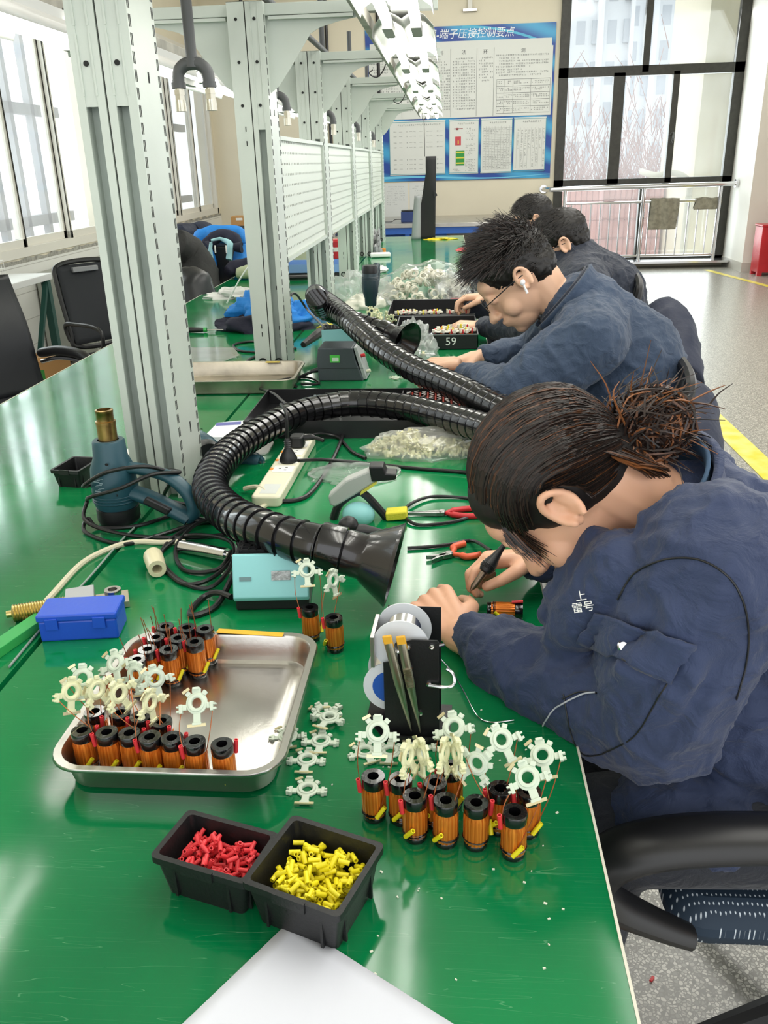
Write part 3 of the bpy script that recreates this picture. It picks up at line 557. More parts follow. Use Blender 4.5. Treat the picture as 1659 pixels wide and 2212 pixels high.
# ================================================================== LAMPS
LHM = mat('grey_lamp_socket', 'b4b5b0', .5)
def lamp(k, y0, y1, x, z, lab, grp, flip=0):
    t = thing('tube_lamp', lab, 'lamp', (x, y0, z), group=grp); L_ = y1 - y0
    prof = [(-.105, -.028), (-.098, -.004), (-.07, .018), (-.04, .024), (-.012, .008), (0, .0), (.012, .008), (.04, .024), (.07, .018), (.098, -.004), (.105, -.028)]
    def fn(u, v):
        i = u * (len(prof) - 1); a = int(min(i, len(prof) - 2)); f = i - a; px = prof[a][0] * (1 - f) + prof[a + 1][0] * f; pz = prof[a][1] * (1 - f) + prof[a + 1][1] * f
        e = .13 * (abs(px) / .1) ** 2; return V((px, .03 + e + (L_ - .17 - 1.4 * e) * v, pz))
    G().grid(fn, 20, 1).build('reflector', M['refl'], t, smooth=50, solid=.0015)
    G().b2((-.035, .03, .024), (.035, L_ - .03, .06)).build('housing', mat('lamp_housing', 'c9cbc8', .5), t, bevel=.004, smooth=0)
    for s in (-1, 1):
        G().tube(spline([(s * .045, .24, -.004), (s * .045, L_ * .5, -.004), (s * .045, L_ - .02, -.004), (s * .045, L_ + .004, -.004)], 5), [.0165] * 14 + [.012, .003], 14).build('tube', M['tube'], t)
        g = G().prism([(s * .045 + .0165 * cos(a) * 1.0,   .22 + .035 * sin(a)) for a in [rad(q) for q in range(0, 181, 20)]] + [(s * .045 - .0165, .03), (s * .045 + .0165, .03)], -.026, .0); g.build('lamp_holder', LHM, t, smooth=0)
nl = ['nearest the camera', 'second from the camera', 'third from the camera', 'fourth from the camera', 'fifth from the camera', 'at the far end']
for k in range(-1, 6):
    y0 = 1.75 + 1.27 * k + (0 if k >= 0 else 0); lamp(k, y0, y0 + 1.24, -.143, 1.885, 'bright twin tube lamp over the right bench, ' + (nl[k] if k >= 0 else 'above the camera'), 'tube lamps over the right bench')
    lamp(k, y0, y0 + 1.24, -1.18, 1.86, 'bright twin tube lamp over the left bench, ' + (nl[k] if k >= 0 else 'above the camera'), 'tube lamps over the left bench')
rm = mat('worn_galvanised_rail', 'a9a69b', .5, .4, var=(12, .25))
for x, z, lab in ((-.262, 1.90, 'metal rail along the left side of the right hand lamps'), (-1.18, 1.945, 'worn metal rail carrying the left hand lamps')):
    o = G().b2((x - .012, 1.2, z - .02), (x + .012, 9.3, z + .02)).build('lamp_rail', rm, bevel=.003, smooth=0); tag(o, lab, 'rail')
g = G()
wk = 0
for (x, y, z) in ((-.275, 4.3, 1.88), (-.275, 6.2, 1.88), (-1.16, 2.9, 1.93), (-1.16, 4.4, 1.93), (-1.16, 4.7, 1.93)):
    o = G().tube(spline([(x, y, z), (x - .015, y, z - .03), (x - .045, y + .02, z - .05), (x - .075, y, z - .035), (x - .06, y + .01, z - .02)], 5), .0028, 6).build('wire_tail', M['blackrub'])
    tag(o, ('loose black wire curling off the rail of the right lamps, nearer one', 'loose black wire curling off the rail of the right lamps, farther one', 'loose black wire on the left lamp rail beside the nearest post', 'loose black wire on the left lamp rail just right of the air couplers', 'second loose black wire on the left lamp rail behind the couplers')[wk], 'wire'); wk += 1
# black foam sheet hanging by a wire at the far end
bf = thing('foam_sheet', 'tall black foam sheet with grey back hanging at the far end of the bench', 'sheet', (-.02, 8.75, ZT))
a = oy(915, 338, 8.75); b_ = oy(942, 338, 8.75); c = oy(893, 500, 8.75); d = oy(940, 505, 8.75)
def fn(u, v):
    z = .0 + (a.z - ZT) * v; xl = (c.x + (a.x - c.x) * min(1, v * 1.25)) + .02 ; xr = d.x + (b_.x - d.x) * v
    return V((xl + (xr - xl) * u + .02, .02 * sin(u * 3 + v * 4) + .03 * v, z))
G().grid(fn, 8, 20).build('black_face', mat('black_foam', '2a2a2b', .9, bump=(200, .3)), bf, solid=.006)
def fn(u, v):
    z = (.40) * v; x = c.x + .0 + (.09 - .0 * v) * u * (1 - v * .3) + v * .035; return V((x - .0 + .0, -.012 - .02 * sin(u * 3.1), z))
G().grid(fn, 6, 14).build('grey_back', mat('grey_foam_back', '9ea0a2', .8), bf, solid=.004)
p = oy(938, 420, 8.74); G().prism([(0, 0), (.035, .02), (.03, .035), (0, .07)], 0, .01, Mx(((1, 0, 0), (0, 0, 1), (0, 1, 0))), (p.x + .015, -.02, p.z - ZT - .03)).build('torn_flap', M['black'], bf, smooth=0)
w0 = oy(916, 262, 8.75); o = G().tube([(w0.x + .02, 0, w0.z - ZT + .02)] + [(a.x + .03, .0, a.z - ZT + .15), (a.x + .03, .0, a.z - ZT)], .003, 6).tube(spline([(w0.x + .02 + .02 * cos(i), 0, w0.z - ZT + .045 + .03 * sin(i)) for i in (0, 1, 2, 3, 4, 5)], 3, True), .003, 6, closed=True).build('hook_wire', M['blackrub'], bf)
# ================================================================== COILS
cu = bpy.data.materials.new('enamelled_copper_winding'); cu.use_nodes = True
n = cu.node_tree.nodes; L = cu.node_tree.links; b = n['Principled BSDF']; tc = n.new('ShaderNodeTexCoord'); t_ = n.new('ShaderNodeTexNoise'); mp = n.new('ShaderNodeMapping'); mp.inputs['Scale'].default_value = (420, 420, 9)
L.new(tc.outputs['Object'], mp.inputs[0]); L.new(mp.outputs[0], t_.inputs['Vector']); t_.inputs['Scale'].default_value = 1; t_.inputs['Detail'].default_value = 2
r = n.new('ShaderNodeValToRGB'); r.color_ramp.elements[0].position = .3; r.color_ramp.elements[1].position = .7; r.color_ramp.elements[0].color = lin('b8540c'); r.color_ramp.elements[1].color = lin('ff9a3a'); L.new(t_.outputs[0], r.inputs[0]); L.new(r.outputs[0], b.inputs['Base Color'])
b.inputs['Metallic'].default_value = .45; b.inputs['Roughness'].default_value = .25
M['cu'] = cu; M['cuwire'] = mat('copper_lead', 'a8623a', .35, .7); M['core'] = mat('lacquered_black_ferrite', '101012', .12, coat=.8, bump=(260, .5, .001))
M['rs'] = mat('red_sleeve', 'd8363c', .45); M['ys'] = mat('yellow_sleeve', 'eadb1e', .45)
nylon = mat('translucent_natural_nylon', 'cdd8c6', .4); nylon.node_tree.nodes['Principled BSDF'].inputs['Subsurface Weight'].default_value = .25; nylon.node_tree.nodes['Principled BSDF'].inputs['Subsurface Radius'].default_value = (.01, .01, .01); M['nylon'] = nylon
nylon2 = mat('yellowish_natural_nylon', 'dcdcb4', .4); M['nylon2'] = nylon2; M['tin'] = mat('tinned_terminal', 'd9cfa6', .3, .8)
CH = .058
def ring(g, ro, ri, z0, z1, n=28, c=(0, 0, 0), R=None): return g.lathe([(ri, z0), (ro * .96, z0), (ro, z0 + (z1 - z0) * .12), (ro, z1 - (z1 - z0) * .12), (ro * .96, z1), (ri, z1), (ri, z0)], n, c, R)
def sleeve(g, a, b, r=.0027):
    a = V(a); b = V(b); d = b - a; R = d.to_track_quat('Z', 'Y').to_matrix(); g.lathe([(r * .6, 0), (r, 0), (r, d.length), (r * .6, d.length), (r * .6, 0)], 10, a, R)
def bracket_meshes(par, loc, R, m, kind=0):
    """nylon terminal bracket: ring with four arms, tinned terminals as sub-parts"""
    g = G(); g.lathe([(.0062, 0), (.0135, 0), (.0135, .0025), (.0105, .003), (.0105, .0045), (.0075, .0045), (.0062, .003), (.0062, 0)], 24)
    g.box((0, -.0185, .0015), (.009, .012, .003)).box((0, -.0245, .0022), (.0115, .0035, .0045)); g.box((0, .0150, .0015), (.011, .005, .003)).box((0, .0175, .003), (.008, .003, .006))
    for s in (-1, 1): g.box((s * .0155, -.004, .0018), (.006, .007, .0035)).box((s * .0195, -.0055, .003), (.004, .011, .006)).box((s * .0225, -.0085, .003), (.0045, .0028, .006)).box((s * .0225, -.0030, .003), (.0045, .0022, .006))
    for s in (-1, 1): g.box((s * .0105, .0115, .0018), (.006, .005, .0035), s * -.7)
    o = g.build('terminal_bracket', m, par, bevel=.0005, smooth=45)
    t1 = G().box((0, -.0265, .0035), (.023, .0036, .0014)).build('terminal', M['tin'], o, smooth=0)
    t2 = G().box((-.0125, .0155, .0042), (.010, .0034, .0014), .5).build('terminal', M['tin'], o, smooth=0)
    m_ = R.to_4x4(); m_.translation = V(loc); o.matrix_local = m_; return o
def RA(rx, ry, rz): return Euler((rad(rx), rad(ry), rad(rz))).to_matrix()
RC = {}
def make_coil(name, label, p, rz, grp, leads=(), red=0, yel=200, brk=None, bm=None, marks=True):
    t = thing(name, label, 'coil', p, 0, grp); key = (round(rz / 30),)
    if 'core' not in RC:
        g = G(); ring(g, .0138, .0066, CH - .0125, CH); ring(g, .0132, .0066, 0, .007); g.lathe([(.0066, .004), (.0066, CH - .01)], 20); RC['core'] = g.build('core', M['core'], t)
        def fn(u, v):
            a = 2 * pi * u; r_ = .0134 + .0007 * abs(sin(a * 9)) ** .7 - .0012 * (1 if v in (0, 1) else 0); return V((r_ * cos(a), r_ * sin(a), .006 + (CH - .0175) * v))
        RC['wind'] = G().grid(fn, 108, 6).build('winding', M['cu'], t, smooth=60)
        g = G(); g.tube([(.0142 * cos(a / 20 * 2 * pi), .0142 * sin(a / 20 * 2 * pi), .0115 + .0015 * cos(a / 20 * 2 * pi)) for a in range(20)], .0009, 6, closed=True).tube([(.0141 * cos(a / 20 * 2 * pi), .0141 * sin(a / 20 * 2 * pi), .0128) for a in range(20)], .0007, 5, closed=True); RC['band'] = g.build('tie_band', M['core'], t)
    else:
        for k in ('core', 'wind', 'band'):
            c = RC[k].copy(); COL.objects.link(c); c.parent = t; c.rotation_euler = (0, 0, rad(rz))
    if marks:
        a = rad(red); x, y = .0152 * cos(a), .0152 * sin(a); g = G(); sleeve(g, (x * 1.04, y * 1.04, CH - .018), (x * 1.16, y * 1.16, CH)); g.build('red_sleeve', M['rs'], t)
        a = rad(yel); x, y = .0158 * cos(a), .0158 * sin(a); tx, ty = -sin(a), cos(a); g = G(); sleeve(g, (x * 1.04 - tx * .005, y * 1.04 - ty * .005, .0125), (x + tx * .005 + x * .15, y + ty * .005 + y * .15, .0255)); g.build('yellow_sleeve', M['ys'], t)
    if brk is not None:
        loc, R = brk; loc = V(loc) - V(p); bracket_meshes(t, loc, R, bm or M['nylon'])
        for s, aa in ((-1, red), (1, yel)):
            a = rad(aa); q = loc + R @ V((s * .0195, -.006, 0)); st = V((.0152 * cos(a), .0152 * sin(a), CH - .008 if s < 0 else .02))
            md = (st + q) / 2 + V((.003 * s, -.002, .003)); G().tube(spline([st, md, q], 5), .0006, 5).build('lead_wire', M['cuwire'], t)
    for (dx, dy, h) in leads:
        a = random.uniform(0, 6.28); st = V((.0125 * cos(a), .0125 * sin(a), CH - .006)); G().tube(spline([st, st + V((dx * .3, dy * .3, h * .5)), st + V((dx, dy, h))], 5), .0006, 5).build('lead_wire', M['cuwire'], t)
    return t
def AT(px, py, h): return oz(px, py, ZT + h)
# orientation helpers: a bracket facing the camera side (normal towards -y, tilted up)
def FR(tilt=65, yaw=0, roll=0): return Mx.Rotation(rad(yaw), 3, 'Z') @ Mx.Rotation(rad(tilt), 3, 'X') @ Mx.Rotation(rad(roll), 3, 'Z')
N1, N2 = M['nylon'], M['nylon2']
grpR = 'copper coils standing in the group at the front right'
coilsR = [ # px,py of top centre, red angle, yellow angle, bracket (px,py,h,R,mat), label
 (806, 1676, 200, 300, (816, 1580, .112, FR(55, 0, 0), N1), 'copper coil at the left end of the front right group'),
 (865, 1682, 200, 260, (878, 1632, .098, FR(80, 65, 20), N2), 'copper coil second from the left in the back of the front right group'),
 (896, 1718, 210, 250, (915, 1628, .092, FR(85, -60, 10), N2), 'copper coil with glossy ring at the left of the front row, front right group'),
 (940, 1689, 190, 230, (957, 1626, .095, FR(82, 70, 0), N2), 'copper coil in the middle of the front right group behind the front row'),
 (974, 1656, 200, 300, (981, 1572, .105, FR(40, -30, 30), N1), 'rearmost copper coil of the front right group, under tilted brackets'),
 (963, 1728, 160, 240, (990, 1626, .094, FR(84, -68, 0), N2), 'copper coil second in the front row of the front right group'),
 (1029, 1733, 10, 20, (1032, 1648, .085, FR(70, -25, -40), N1), 'copper coil third in the front row, under a large pale ring'),
 (1081, 1702, 190, 240, (1082, 1598, .100, FR(50, 20, 15), N1), 'copper coil behind the right end of the front row'),
 (1143, 1708, 190, 300, (1172, 1632, .090, FR(35, -20, 25), N1), 'copper coil furthest right at the back of the front right group'),
 (1112, 1753, 200, 280, (1140, 1680, .088, FR(45, -15, 30), N1), 'copper coil nearest the camera in the front right group')]
for i, (px, py, ra, ya_, bk, lab) in enumerate(coilsR):
    p = AT(px, py, CH); p.z = ZT; make_coil('copper_coil', lab, p, i * 37, grpR, red=ra, yel=ya_, brk=(AT(bk[0], bk[1], bk[2]), bk[3]), bm=bk[4])
# coils on the bench behind the tray
for (px, py, bx, by, h, R, lab) in ((669, 1311, 663, 1232, .105, FR(50, 10, 0), 'copper coil standing alone behind the tray, left of the pair'), (721, 1333, 718, 1253, .10, FR(80, 60, 0), 'copper coil standing alone behind the tray, right of the pair')):
    p = AT(px, py, CH); p.z = ZT; make_coil('copper_coil', lab, p, 20, 'pair of copper coils behind the tray', red=190, yel=215 if px > 700 else 20, brk=(AT(bx, by, h), R), bm=N1)
p = oz(1052, 1318, ZT + .014); t = make_coil('copper_coil', 'copper coil lying on its side beside the wearer\'s hands', (p.x, p.y, ZT + .0145), 0, None, red=180, yel=270); t.rotation_euler = (0, rad(90), rad(-3)); t['label'] = 'copper coil lying on its side between the woman\'s hands and the bench edge'
# ------------------------------------------------------------------ TRAY
def tray(name, label, c, w, d, h, rz, m, flange=.012, rr=.045):
    prof = [(-.012, 0.0, 0), (0, .0, .001), (.0, .006, .004), (flange * .2, h * .9, 0), (flange * .3, h, 0), (flange, h, 0), (flange + .002, h - .003, 0)]
    g = G(); rings = []
    levels = [(w - .075, d - .075, .0032), (w - .07, d - .07, .0015), (w - .045, d - .045, .0012), (w - .034, d - .034, .005), (w - .020, d - .020, h * .93), (w - .016, d - .016, h), (w, d, h + .0006), (w + .003, d + .003, h - .0025)]
    N = None
    for (a, b_, z) in levels:
        P = rrect(a, b_, max(.01, rr - (w - a) / 2 * .7), 7); N = len(P); rings.append([(x, y, z) for x, y in P])
    vs = [p for r_ in rings for p in r_]; fs = [list(range(N))]
    for i in range(len(rings) - 1): fs += [[i * N + j, i * N + (j + 1) % N, (i + 1) * N + (j + 1) % N, (i + 1) * N + j] for j in range(N)]
    g.add(vs, fs); t = thing(name, label, 'tray', (c[0], c[1], ZT), rz); o = g.build('pan', m, t, solid=.0012, smooth=35); return t
a_, b_, c_, d_ = (AT(110, 1625, .045), AT(545, 1695, .045), AT(678, 1385, .045), AT(300, 1385, .045))
cc = (a_ + b_ + c_ + d_) / 4; ux = (b_ - a_ + c_ - d_); TR = math.atan2(ux.y, ux.x)
trayS = tray('steel_tray', 'rounded stainless steel tray holding copper coils at the front left', cc + V((.004, .012, 0)), .288, .325, .043, TR + rad(4), M['steel'])
tp = G(); q1 = AT(470, 1363, .0455); q2 = AT(612, 1372, .0455)
dirv = (q2 - q1); o = G().box(((q1 + q2) / 2 + V((0, 0, .0006))), (dirv.length, .012, .0008), math.atan2(dirv.y, dirv.x)).build('yellow_tape', mat('yellow_tape_strip', 'dfae2c', .4)); o.parent = trayS; o.matrix_parent_inverse = (Mx.Translation(trayS.location) @ Euler((0, 0, TR + rad(4))).to_matrix().to_4x4()).inverted()
grpT = 'copper coils standing in the steel tray'
ft = [(177, 1576), (230, 1580), (279, 1582), (323, 1590), (371, 1592), (420, 1600), (479, 1606)]
st = [(204, 1535), (259, 1538), (303, 1546), (348, 1556)]
bt_ = [(295, 1423), (318, 1401), (364, 1401), (420, 1385), (336, 1375), (384, 1377), (442, 1357), (356, 1352), (403, 1354)]
on = ['first', 'second', 'third', 'fourth', 'fifth', 'sixth', 'seventh', 'eighth', 'ninth']
bk = {0: (153, 1493, .098, FR(75, 55, -20), N2), 1: (207, 1489, .095, FR(80, 60, 25), N2), 2: (255, 1497, .095, FR(80, 60, 20), N2), 3: (322, 1517, .088, FR(85, 70, 0), N2), 5: (426, 1519, .10, FR(50, -5, 10), N1)}
for i, (px, py) in enumerate(ft):
    p = AT(px, py, CH + .004); p.z = ZT + .0035; q = bk.get(i)
    make_coil('copper_coil', on[i] + ' copper coil from the left in the front row of the steel tray', p, i * 41, grpT, red=190 + i * 5 if i % 2 else 30, yel=300, brk=(AT(q[0], q[1], q[2]), q[3]) if q else None, bm=q[4] if q else None)
bk = {0: (179, 1465, .10, FR(55, 10, 0), N1), 1: (251, 1433, .10, FR(50, -20, 30), N1), 2: (295, 1457, .092, FR(70, -20, 20), N1), 3: (334, 1465, .09, FR(70, 40, 0), N1)}
for i, (px, py) in enumerate(st):
    p = AT(px, py, CH + .004); p.z = ZT + .0035; q = bk[i]
    make_coil('copper_coil', on[i] + ' copper coil from the left in the second row of the steel tray', p, i * 29, grpT, red=320, yel=300, brk=(AT(q[0], q[1], q[2]), q[3]), bm=q[4])
pos9 = ['front left behind the brackets', 'second from the front on the left edge', 'at the front right side', 'furthest right in the second row', 'third from the front on the left edge', 'in the very middle', 'at the back right corner', 'at the back left corner', 'in the middle of the back edge']
for i, (px, py) in enumerate(bt_):
    p = AT(px, py, CH + .004); p.z = ZT + .0035
    make_coil('copper_coil', 'bare-leaded coil in the tray\'s rear cluster, ' + pos9[i], p, i * 53, grpT, leads=[(random.uniform(-.008, .004), random.uniform(-.004, .004), random.uniform(.035, .05)) for _ in range(2)], red=190 if i % 3 else 175, yel=335)
# ------------------------------------------------------------------ loose brackets on the bench
loose = [(622, 1588, 10, 'leftmost loose nylon bracket on the bench beside the tray'), (700, 1535, 40, 'loose nylon bracket at the back of the scattered ones beside the solder stand'), (712, 1557, -20, 'loose nylon bracket overlapping the rearmost one'), (693, 1599, 0, 'loose nylon bracket in the middle of the scattered ones'), (663, 1639, 0, 'loose nylon bracket second from the front'), (664, 1703, 0, 'loose nylon bracket nearest the black bins'), (789, 1621, 25, 'loose nylon bracket lying behind the left coil of the front right group'), (843, 1621, 0, 'loose nylon bracket lying behind the second coil of the front right group'), (902, 1614, 15, 'loose nylon bracket lying at the foot of the solder stand')]
for i, (px, py, rz, lab) in enumerate(loose):
    p = AT(px, py, .003); t = thing('terminal_bracket_loose' if 0 else 'nylon_bracket', lab, 'bracket', (p.x, p.y, ZT + (.0075 if i == 2 else .0005)), rad(rz), 'loose nylon brackets on the bench')
    if i == 0:
        o = bracket_meshes(t, (0, 0, 0), Mx.Identity(3), N1); o.name = 'ring_body'; LB = o
    else: dup(LB, t)
# ------------------------------------------------------------------ BINS WITH SLEEVES
binm = mat('matte_black_bin', '161718', .42, bump=(250, .15))
def bin_(label, cx, cy, w, d, h, rz, lip=True):
    t = thing('parts_bin', label, 'bin', (cx, cy, ZT), rz); g = G(); tk = .0025; k = .86
    def wall(P, z0, z1): pass
    bo = rrect(w * k, d * k, .006, 3); to = rrect(w, d, .006, 3); bi = rrect(w * k - 2 * tk, d * k - 2 * tk, .005, 3); ti = rrect(w - 2 * tk, d - 2 * tk, .005, 3); N = len(bo)
    ro = rrect(w + .007, d + .007, .006, 3)
    rings = [[(x, y, .003) for x, y in bi], [(x, y, h) for x, y in ti], [(x, y, h) for x, y in ro], [(x, y, h - .008) for x, y in ro], [(x, y, h - .008) for x, y in to], [(x, y, 0) for x, y in bo]]
    vs = [p for r_ in rings for p in r_]; fs = [list(range(N)), list(range(5 * N, 6 * N))]
    for i in range(5): fs += [[i * N + j, i * N + (j + 1) % N, (i + 1) * N + (j + 1) % N, (i + 1) * N + j] for j in range(N)]
    g.add(vs, fs); g.build('shell', binm, t, smooth=30)
    g = G(); [g.box((x, -d * .46, h * .45), (.003, .004, h * .8)) for x in (-w * .3, w * .3)]; [g.box((w * .46, y, h * .45), (.004, .003, h * .8)) for y in (-d * .3, d * .3)]; g.build('rib', binm, t, smooth=0)
    G().box((0, -d / 2 - .004, h - .004), (w * .35, .003, .012)).build('label_clip', binm, t, smooth=0)
    return t
rcx = (AT(333, 1835, .055) + AT(395, 1757, .055) + AT(590, 1803, .055) + AT(545, 1890, .055)) / 4; ycx = (AT(545, 1890, .06) + AT(612, 1775, .06) + AT(812, 1815, .06) + AT(748, 1965, .06)) / 4
BR, BY = rad(-17), rad(-21)
rbin = bin_('black bin full of short red sleeves', rcx.x, rcx.y, .105, .066, .052, BR); ybin = bin_('black bin full of short yellow sleeves', ycx.x, ycx.y, .102, .094, .057, BY)
def fill(c, rz, w, d, h0, h1, count, m, name, label, grp, r, seed):
    rr_ = random.Random(seed); base = None; R0 = Mx.Rotation(rz, 3, 'Z')
    for i in range(count):
        f = i / count; z = h0 + (h1 - h0) * f; x = rr_.uniform(-w / 2, w / 2) * .92; y = rr_.uniform(-d / 2, d / 2) * .92; ks = .80 + .18 * min(1, (z - .01) / .035); x *= ks; y *= ks; z += .010 * (1 - (2 * x / w) ** 2) * f * (1 - (2 * y / d) ** 2)
        if base is None:
            g = G(); sleeve(g, (0, 0, -.006), (0, 0, .006), r); base = g.build(name, m); o = base
        else: o = base.copy(); COL.objects.link(o)
        o.location = V(c) + R0 @ V((x, y, z)); o.rotation_euler = (rad(rr_.uniform(60, 120)) if rr_.random() < .85 else rad(rr_.uniform(20, 60)), 0, rr_.uniform(0, 6.28)); tag(o, label, 'sleeve', grp)
fill((rcx.x, rcx.y, ZT), BR, .090, .054, .012, .040, 190, M['rs'], 'red_sleeve_piece', 'short red plastic sleeve loose in the left black bin', 'short red sleeves in the black bin', .0024, 1)
fill((ycx.x, ycx.y, ZT), BY, .088, .082, .012, .042, 280, M['ys'], 'yellow_sleeve_piece', 'short yellow plastic sleeve loose in the right black bin', 'short yellow sleeves in the black bin', .0026, 2)
# ------------------------------------------------------------------ PAPER at the bottom edge
pp = [AT(628, 1990, 0), AT(395, 2222, 0), AT(500, 2700, 0), AT(925, 2195, 0), AT(770, 2092, 0)]
pa = oz(628, 1990, ZT); pb = oz(395, 2215, ZT); pr = oz(925, 2180, ZT)
e1 = (pb - pa).normalized(); e2 = (pr - pa).normalized()
def fn(u, v): 
    q = pa + e1 * .21 * u + e2 * .297 * v; return V((q.x, q.y, ZT + .0015 + .003 * sin(v * 4 + u) ** 2 * u + .010 * max(0, v - .55) ** 1.5 * (1 - u)))
o = G().grid(fn, 16, 22).build('paper_sheet', mat('white_paper', 'd6d9e2', .6), solid=.0003); tag(o, 'blank white sheet of paper at the bottom edge of the bench', 'paper')
# ------------------------------------------------------------------ SOLDER WIRE STAND
bs = mat('black_coated_sheet_steel', '131416', .4, bump=(300, .1)); spw = mat('frosted_white_spool', 'd6dade', .5); tinw = mat('solder_wire_wound', 'c9cacb', .3, 1, bump=(1, .8, .001), scale=(40, 40, 900))
so = oz(888, 1594, ZT); SRZ = rad(-3)
stn = thing('solder_stand', 'black sheet steel solder dispenser with two spools beside the woman\'s hand', 'dispenser', (so.x, so.y, ZT), SRZ)
# front plate: faces the camera, rear plate 55 mm behind; base plate with upturned lips
G().prism([(-.034, .0), (.037, 0), (.037, .146), (.035, .149), (.004, .149), (-.014, .142), (-.016, .118), (-.034, .114)], 0, .0015, Mx(((1, 0, 0), (0, 0, 1), (0, 1, 0)))).build('front_plate', bs, stn, bevel=.0006, smooth=0)
G().b2((-.034, .062, .0015), (.036, .0635, .162)).build('rear_plate', bs, stn, bevel=.0006, smooth=0)
g = G().b2((-.036, -.012, 0), (.05, .075, .002)); g.add([(-.036, -.004, 0), (-.060, .012, .018), (-.060, .085, .018), (-.036, .075, 0)], [[0, 1, 2, 3]]); g.b2((-.036, -.012, 0), (.05, -.010, .010)); g.build('base_plate', bs, stn, smooth=0, solid=.001)
for zz, rr_, nm in ((.150, .0, 0),): pass
def spool(zb, rf, wound, lab):
    s = thing('solder_spool', lab, 'spool', (0, 0, 0)); R = Mx.Rotation(rad(-90), 3, 'X')
    g = G(); g.lathe([(.008, 0), (rf, 0), (rf, .002), (.012, .002), (.012, .046), (rf, .046), (rf, .048), (.008, .048), (.008, 0)], 40, (0, 0, 0), R); g.build('flanged_core', spw, s)
    g = G(); pr = [(.012, .002)] + [(wound + .0006 * (i % 2), .003 + i * .0008) for i in range(54)] + [(.012, .046)]; g.lathe(pr, 36, (0, 0, 0), R); g.build('solder_wire', M['chrome'], s)
    if zb: G().lathe([(.008, -.0005), (.024, -.0005)], 30, (0, 0, 0), R).build('blue_label', mat('blue_spool_label', '2456b0', .4), s)
    return s
for (dx, dz, rf, wd_, lab) in ((-.012, .134, .036, .022, 'white solder spool on top of the black stand'), (-.026, .072, .036, .027, 'white solder spool with blue label low in the black stand')):
    s = spool(dz < .1, rf, wd_, lab); s.location = stn.location + Mx.Rotation(SRZ, 3, 'Z') @ V((dx, .008, dz)); s.rotation_euler = (0, 0, SRZ)
g = G()
for (x, z) in ((-.002, .138), (.028, .140), (.0, .108), (.012, .04), (.024, .085)): g.lathe([(.0001, -.0025), (.0035, -.002), (.0035, 0)], 12, (x, 0, z), Mx.Rotation(rad(90), 3, 'X') @ Mx.Diagonal((1, 1, -1)))
g.build('screws', M['chrome'], stn); 
for (a, b_) in (((.0, -.002, .138), (-.020, -.003, .130)), ((.028, -.002, .140), (.040, .03, .125))): G().tube([a, b_], .0025, 8).build('guide_arm', M['chrome'], stn)
G().tube(spline([(.024, -.003, .085), (.048, -.006, .085), (.056, 0, .088), (.054, .006, .098), (.046, .01, .102)], 5), .0022, 8).build('wire_guide', M['chrome'], stn)
G().b2((-.050, .0, .105), (-.045, .06, .150)).build('top_bracket', M['steel'], stn, smooth=0, bevel=.0006)
tz = mat('tweezer_steel', 'bdb7a6', .3, 1); tpm = mat('orange_yellow_tape', 'dba32a', .5)
for (dx, a, lab) in ((-.027, 5, 'steel tweezers with yellow taped ends on the solder stand, left of the two'), (-.010, 2, 'steel ridged tweezers with yellow taped ends on the solder stand, right of the two')):
    L_ = .148; t = thing('tweezers', lab, 'tweezers', stn.location + Mx.Rotation(SRZ, 3, 'Z') @ V((dx, -.010, .158)), 0); t.rotation_euler = (rad(2), rad(-11 if a == 5 else -9), 0)
    for s in (-1, 1):
        def fn(u, v, s=s):
            z = -L_ * u; w = .0052 * (1 if u < .45 else 1 - (u - .45) / .55 * .88); d = s * .0040 * sin(pi * min(1, u * 1.02)) ** .8 + s * .0004
            return V(((v - .5) * 2 * w, d, z))
        G().grid(fn, 24, 2).build('arm', tz, t, solid=.0009)
    G().b2((-.0058, -.002, -.018), (.0058, .002, .001)).build('taped_end', tpm, t, bevel=.001)
    if a == 2: g = G(); [g.b2((-.005, -.0058, -.045 - i * .0018), (.005, -.0050, -.0458 - i * .0018)) for i in range(16)]; g.build('grip_ridges', tz, t, smooth=0)
sw = G().tube(spline([AT(935, 1405, .09), AT(975, 1450, .06), AT(1000, 1490, .03), AT(1030, 1545, .004), AT(1060, 1560, .002), AT(1110, 1555, .002)], 8), .0009, 6).build('solder_wire_tail', M['chrome']); tag(sw, 'thin curl of bare solder wire running from the stand under the blue sleeve', 'wire')
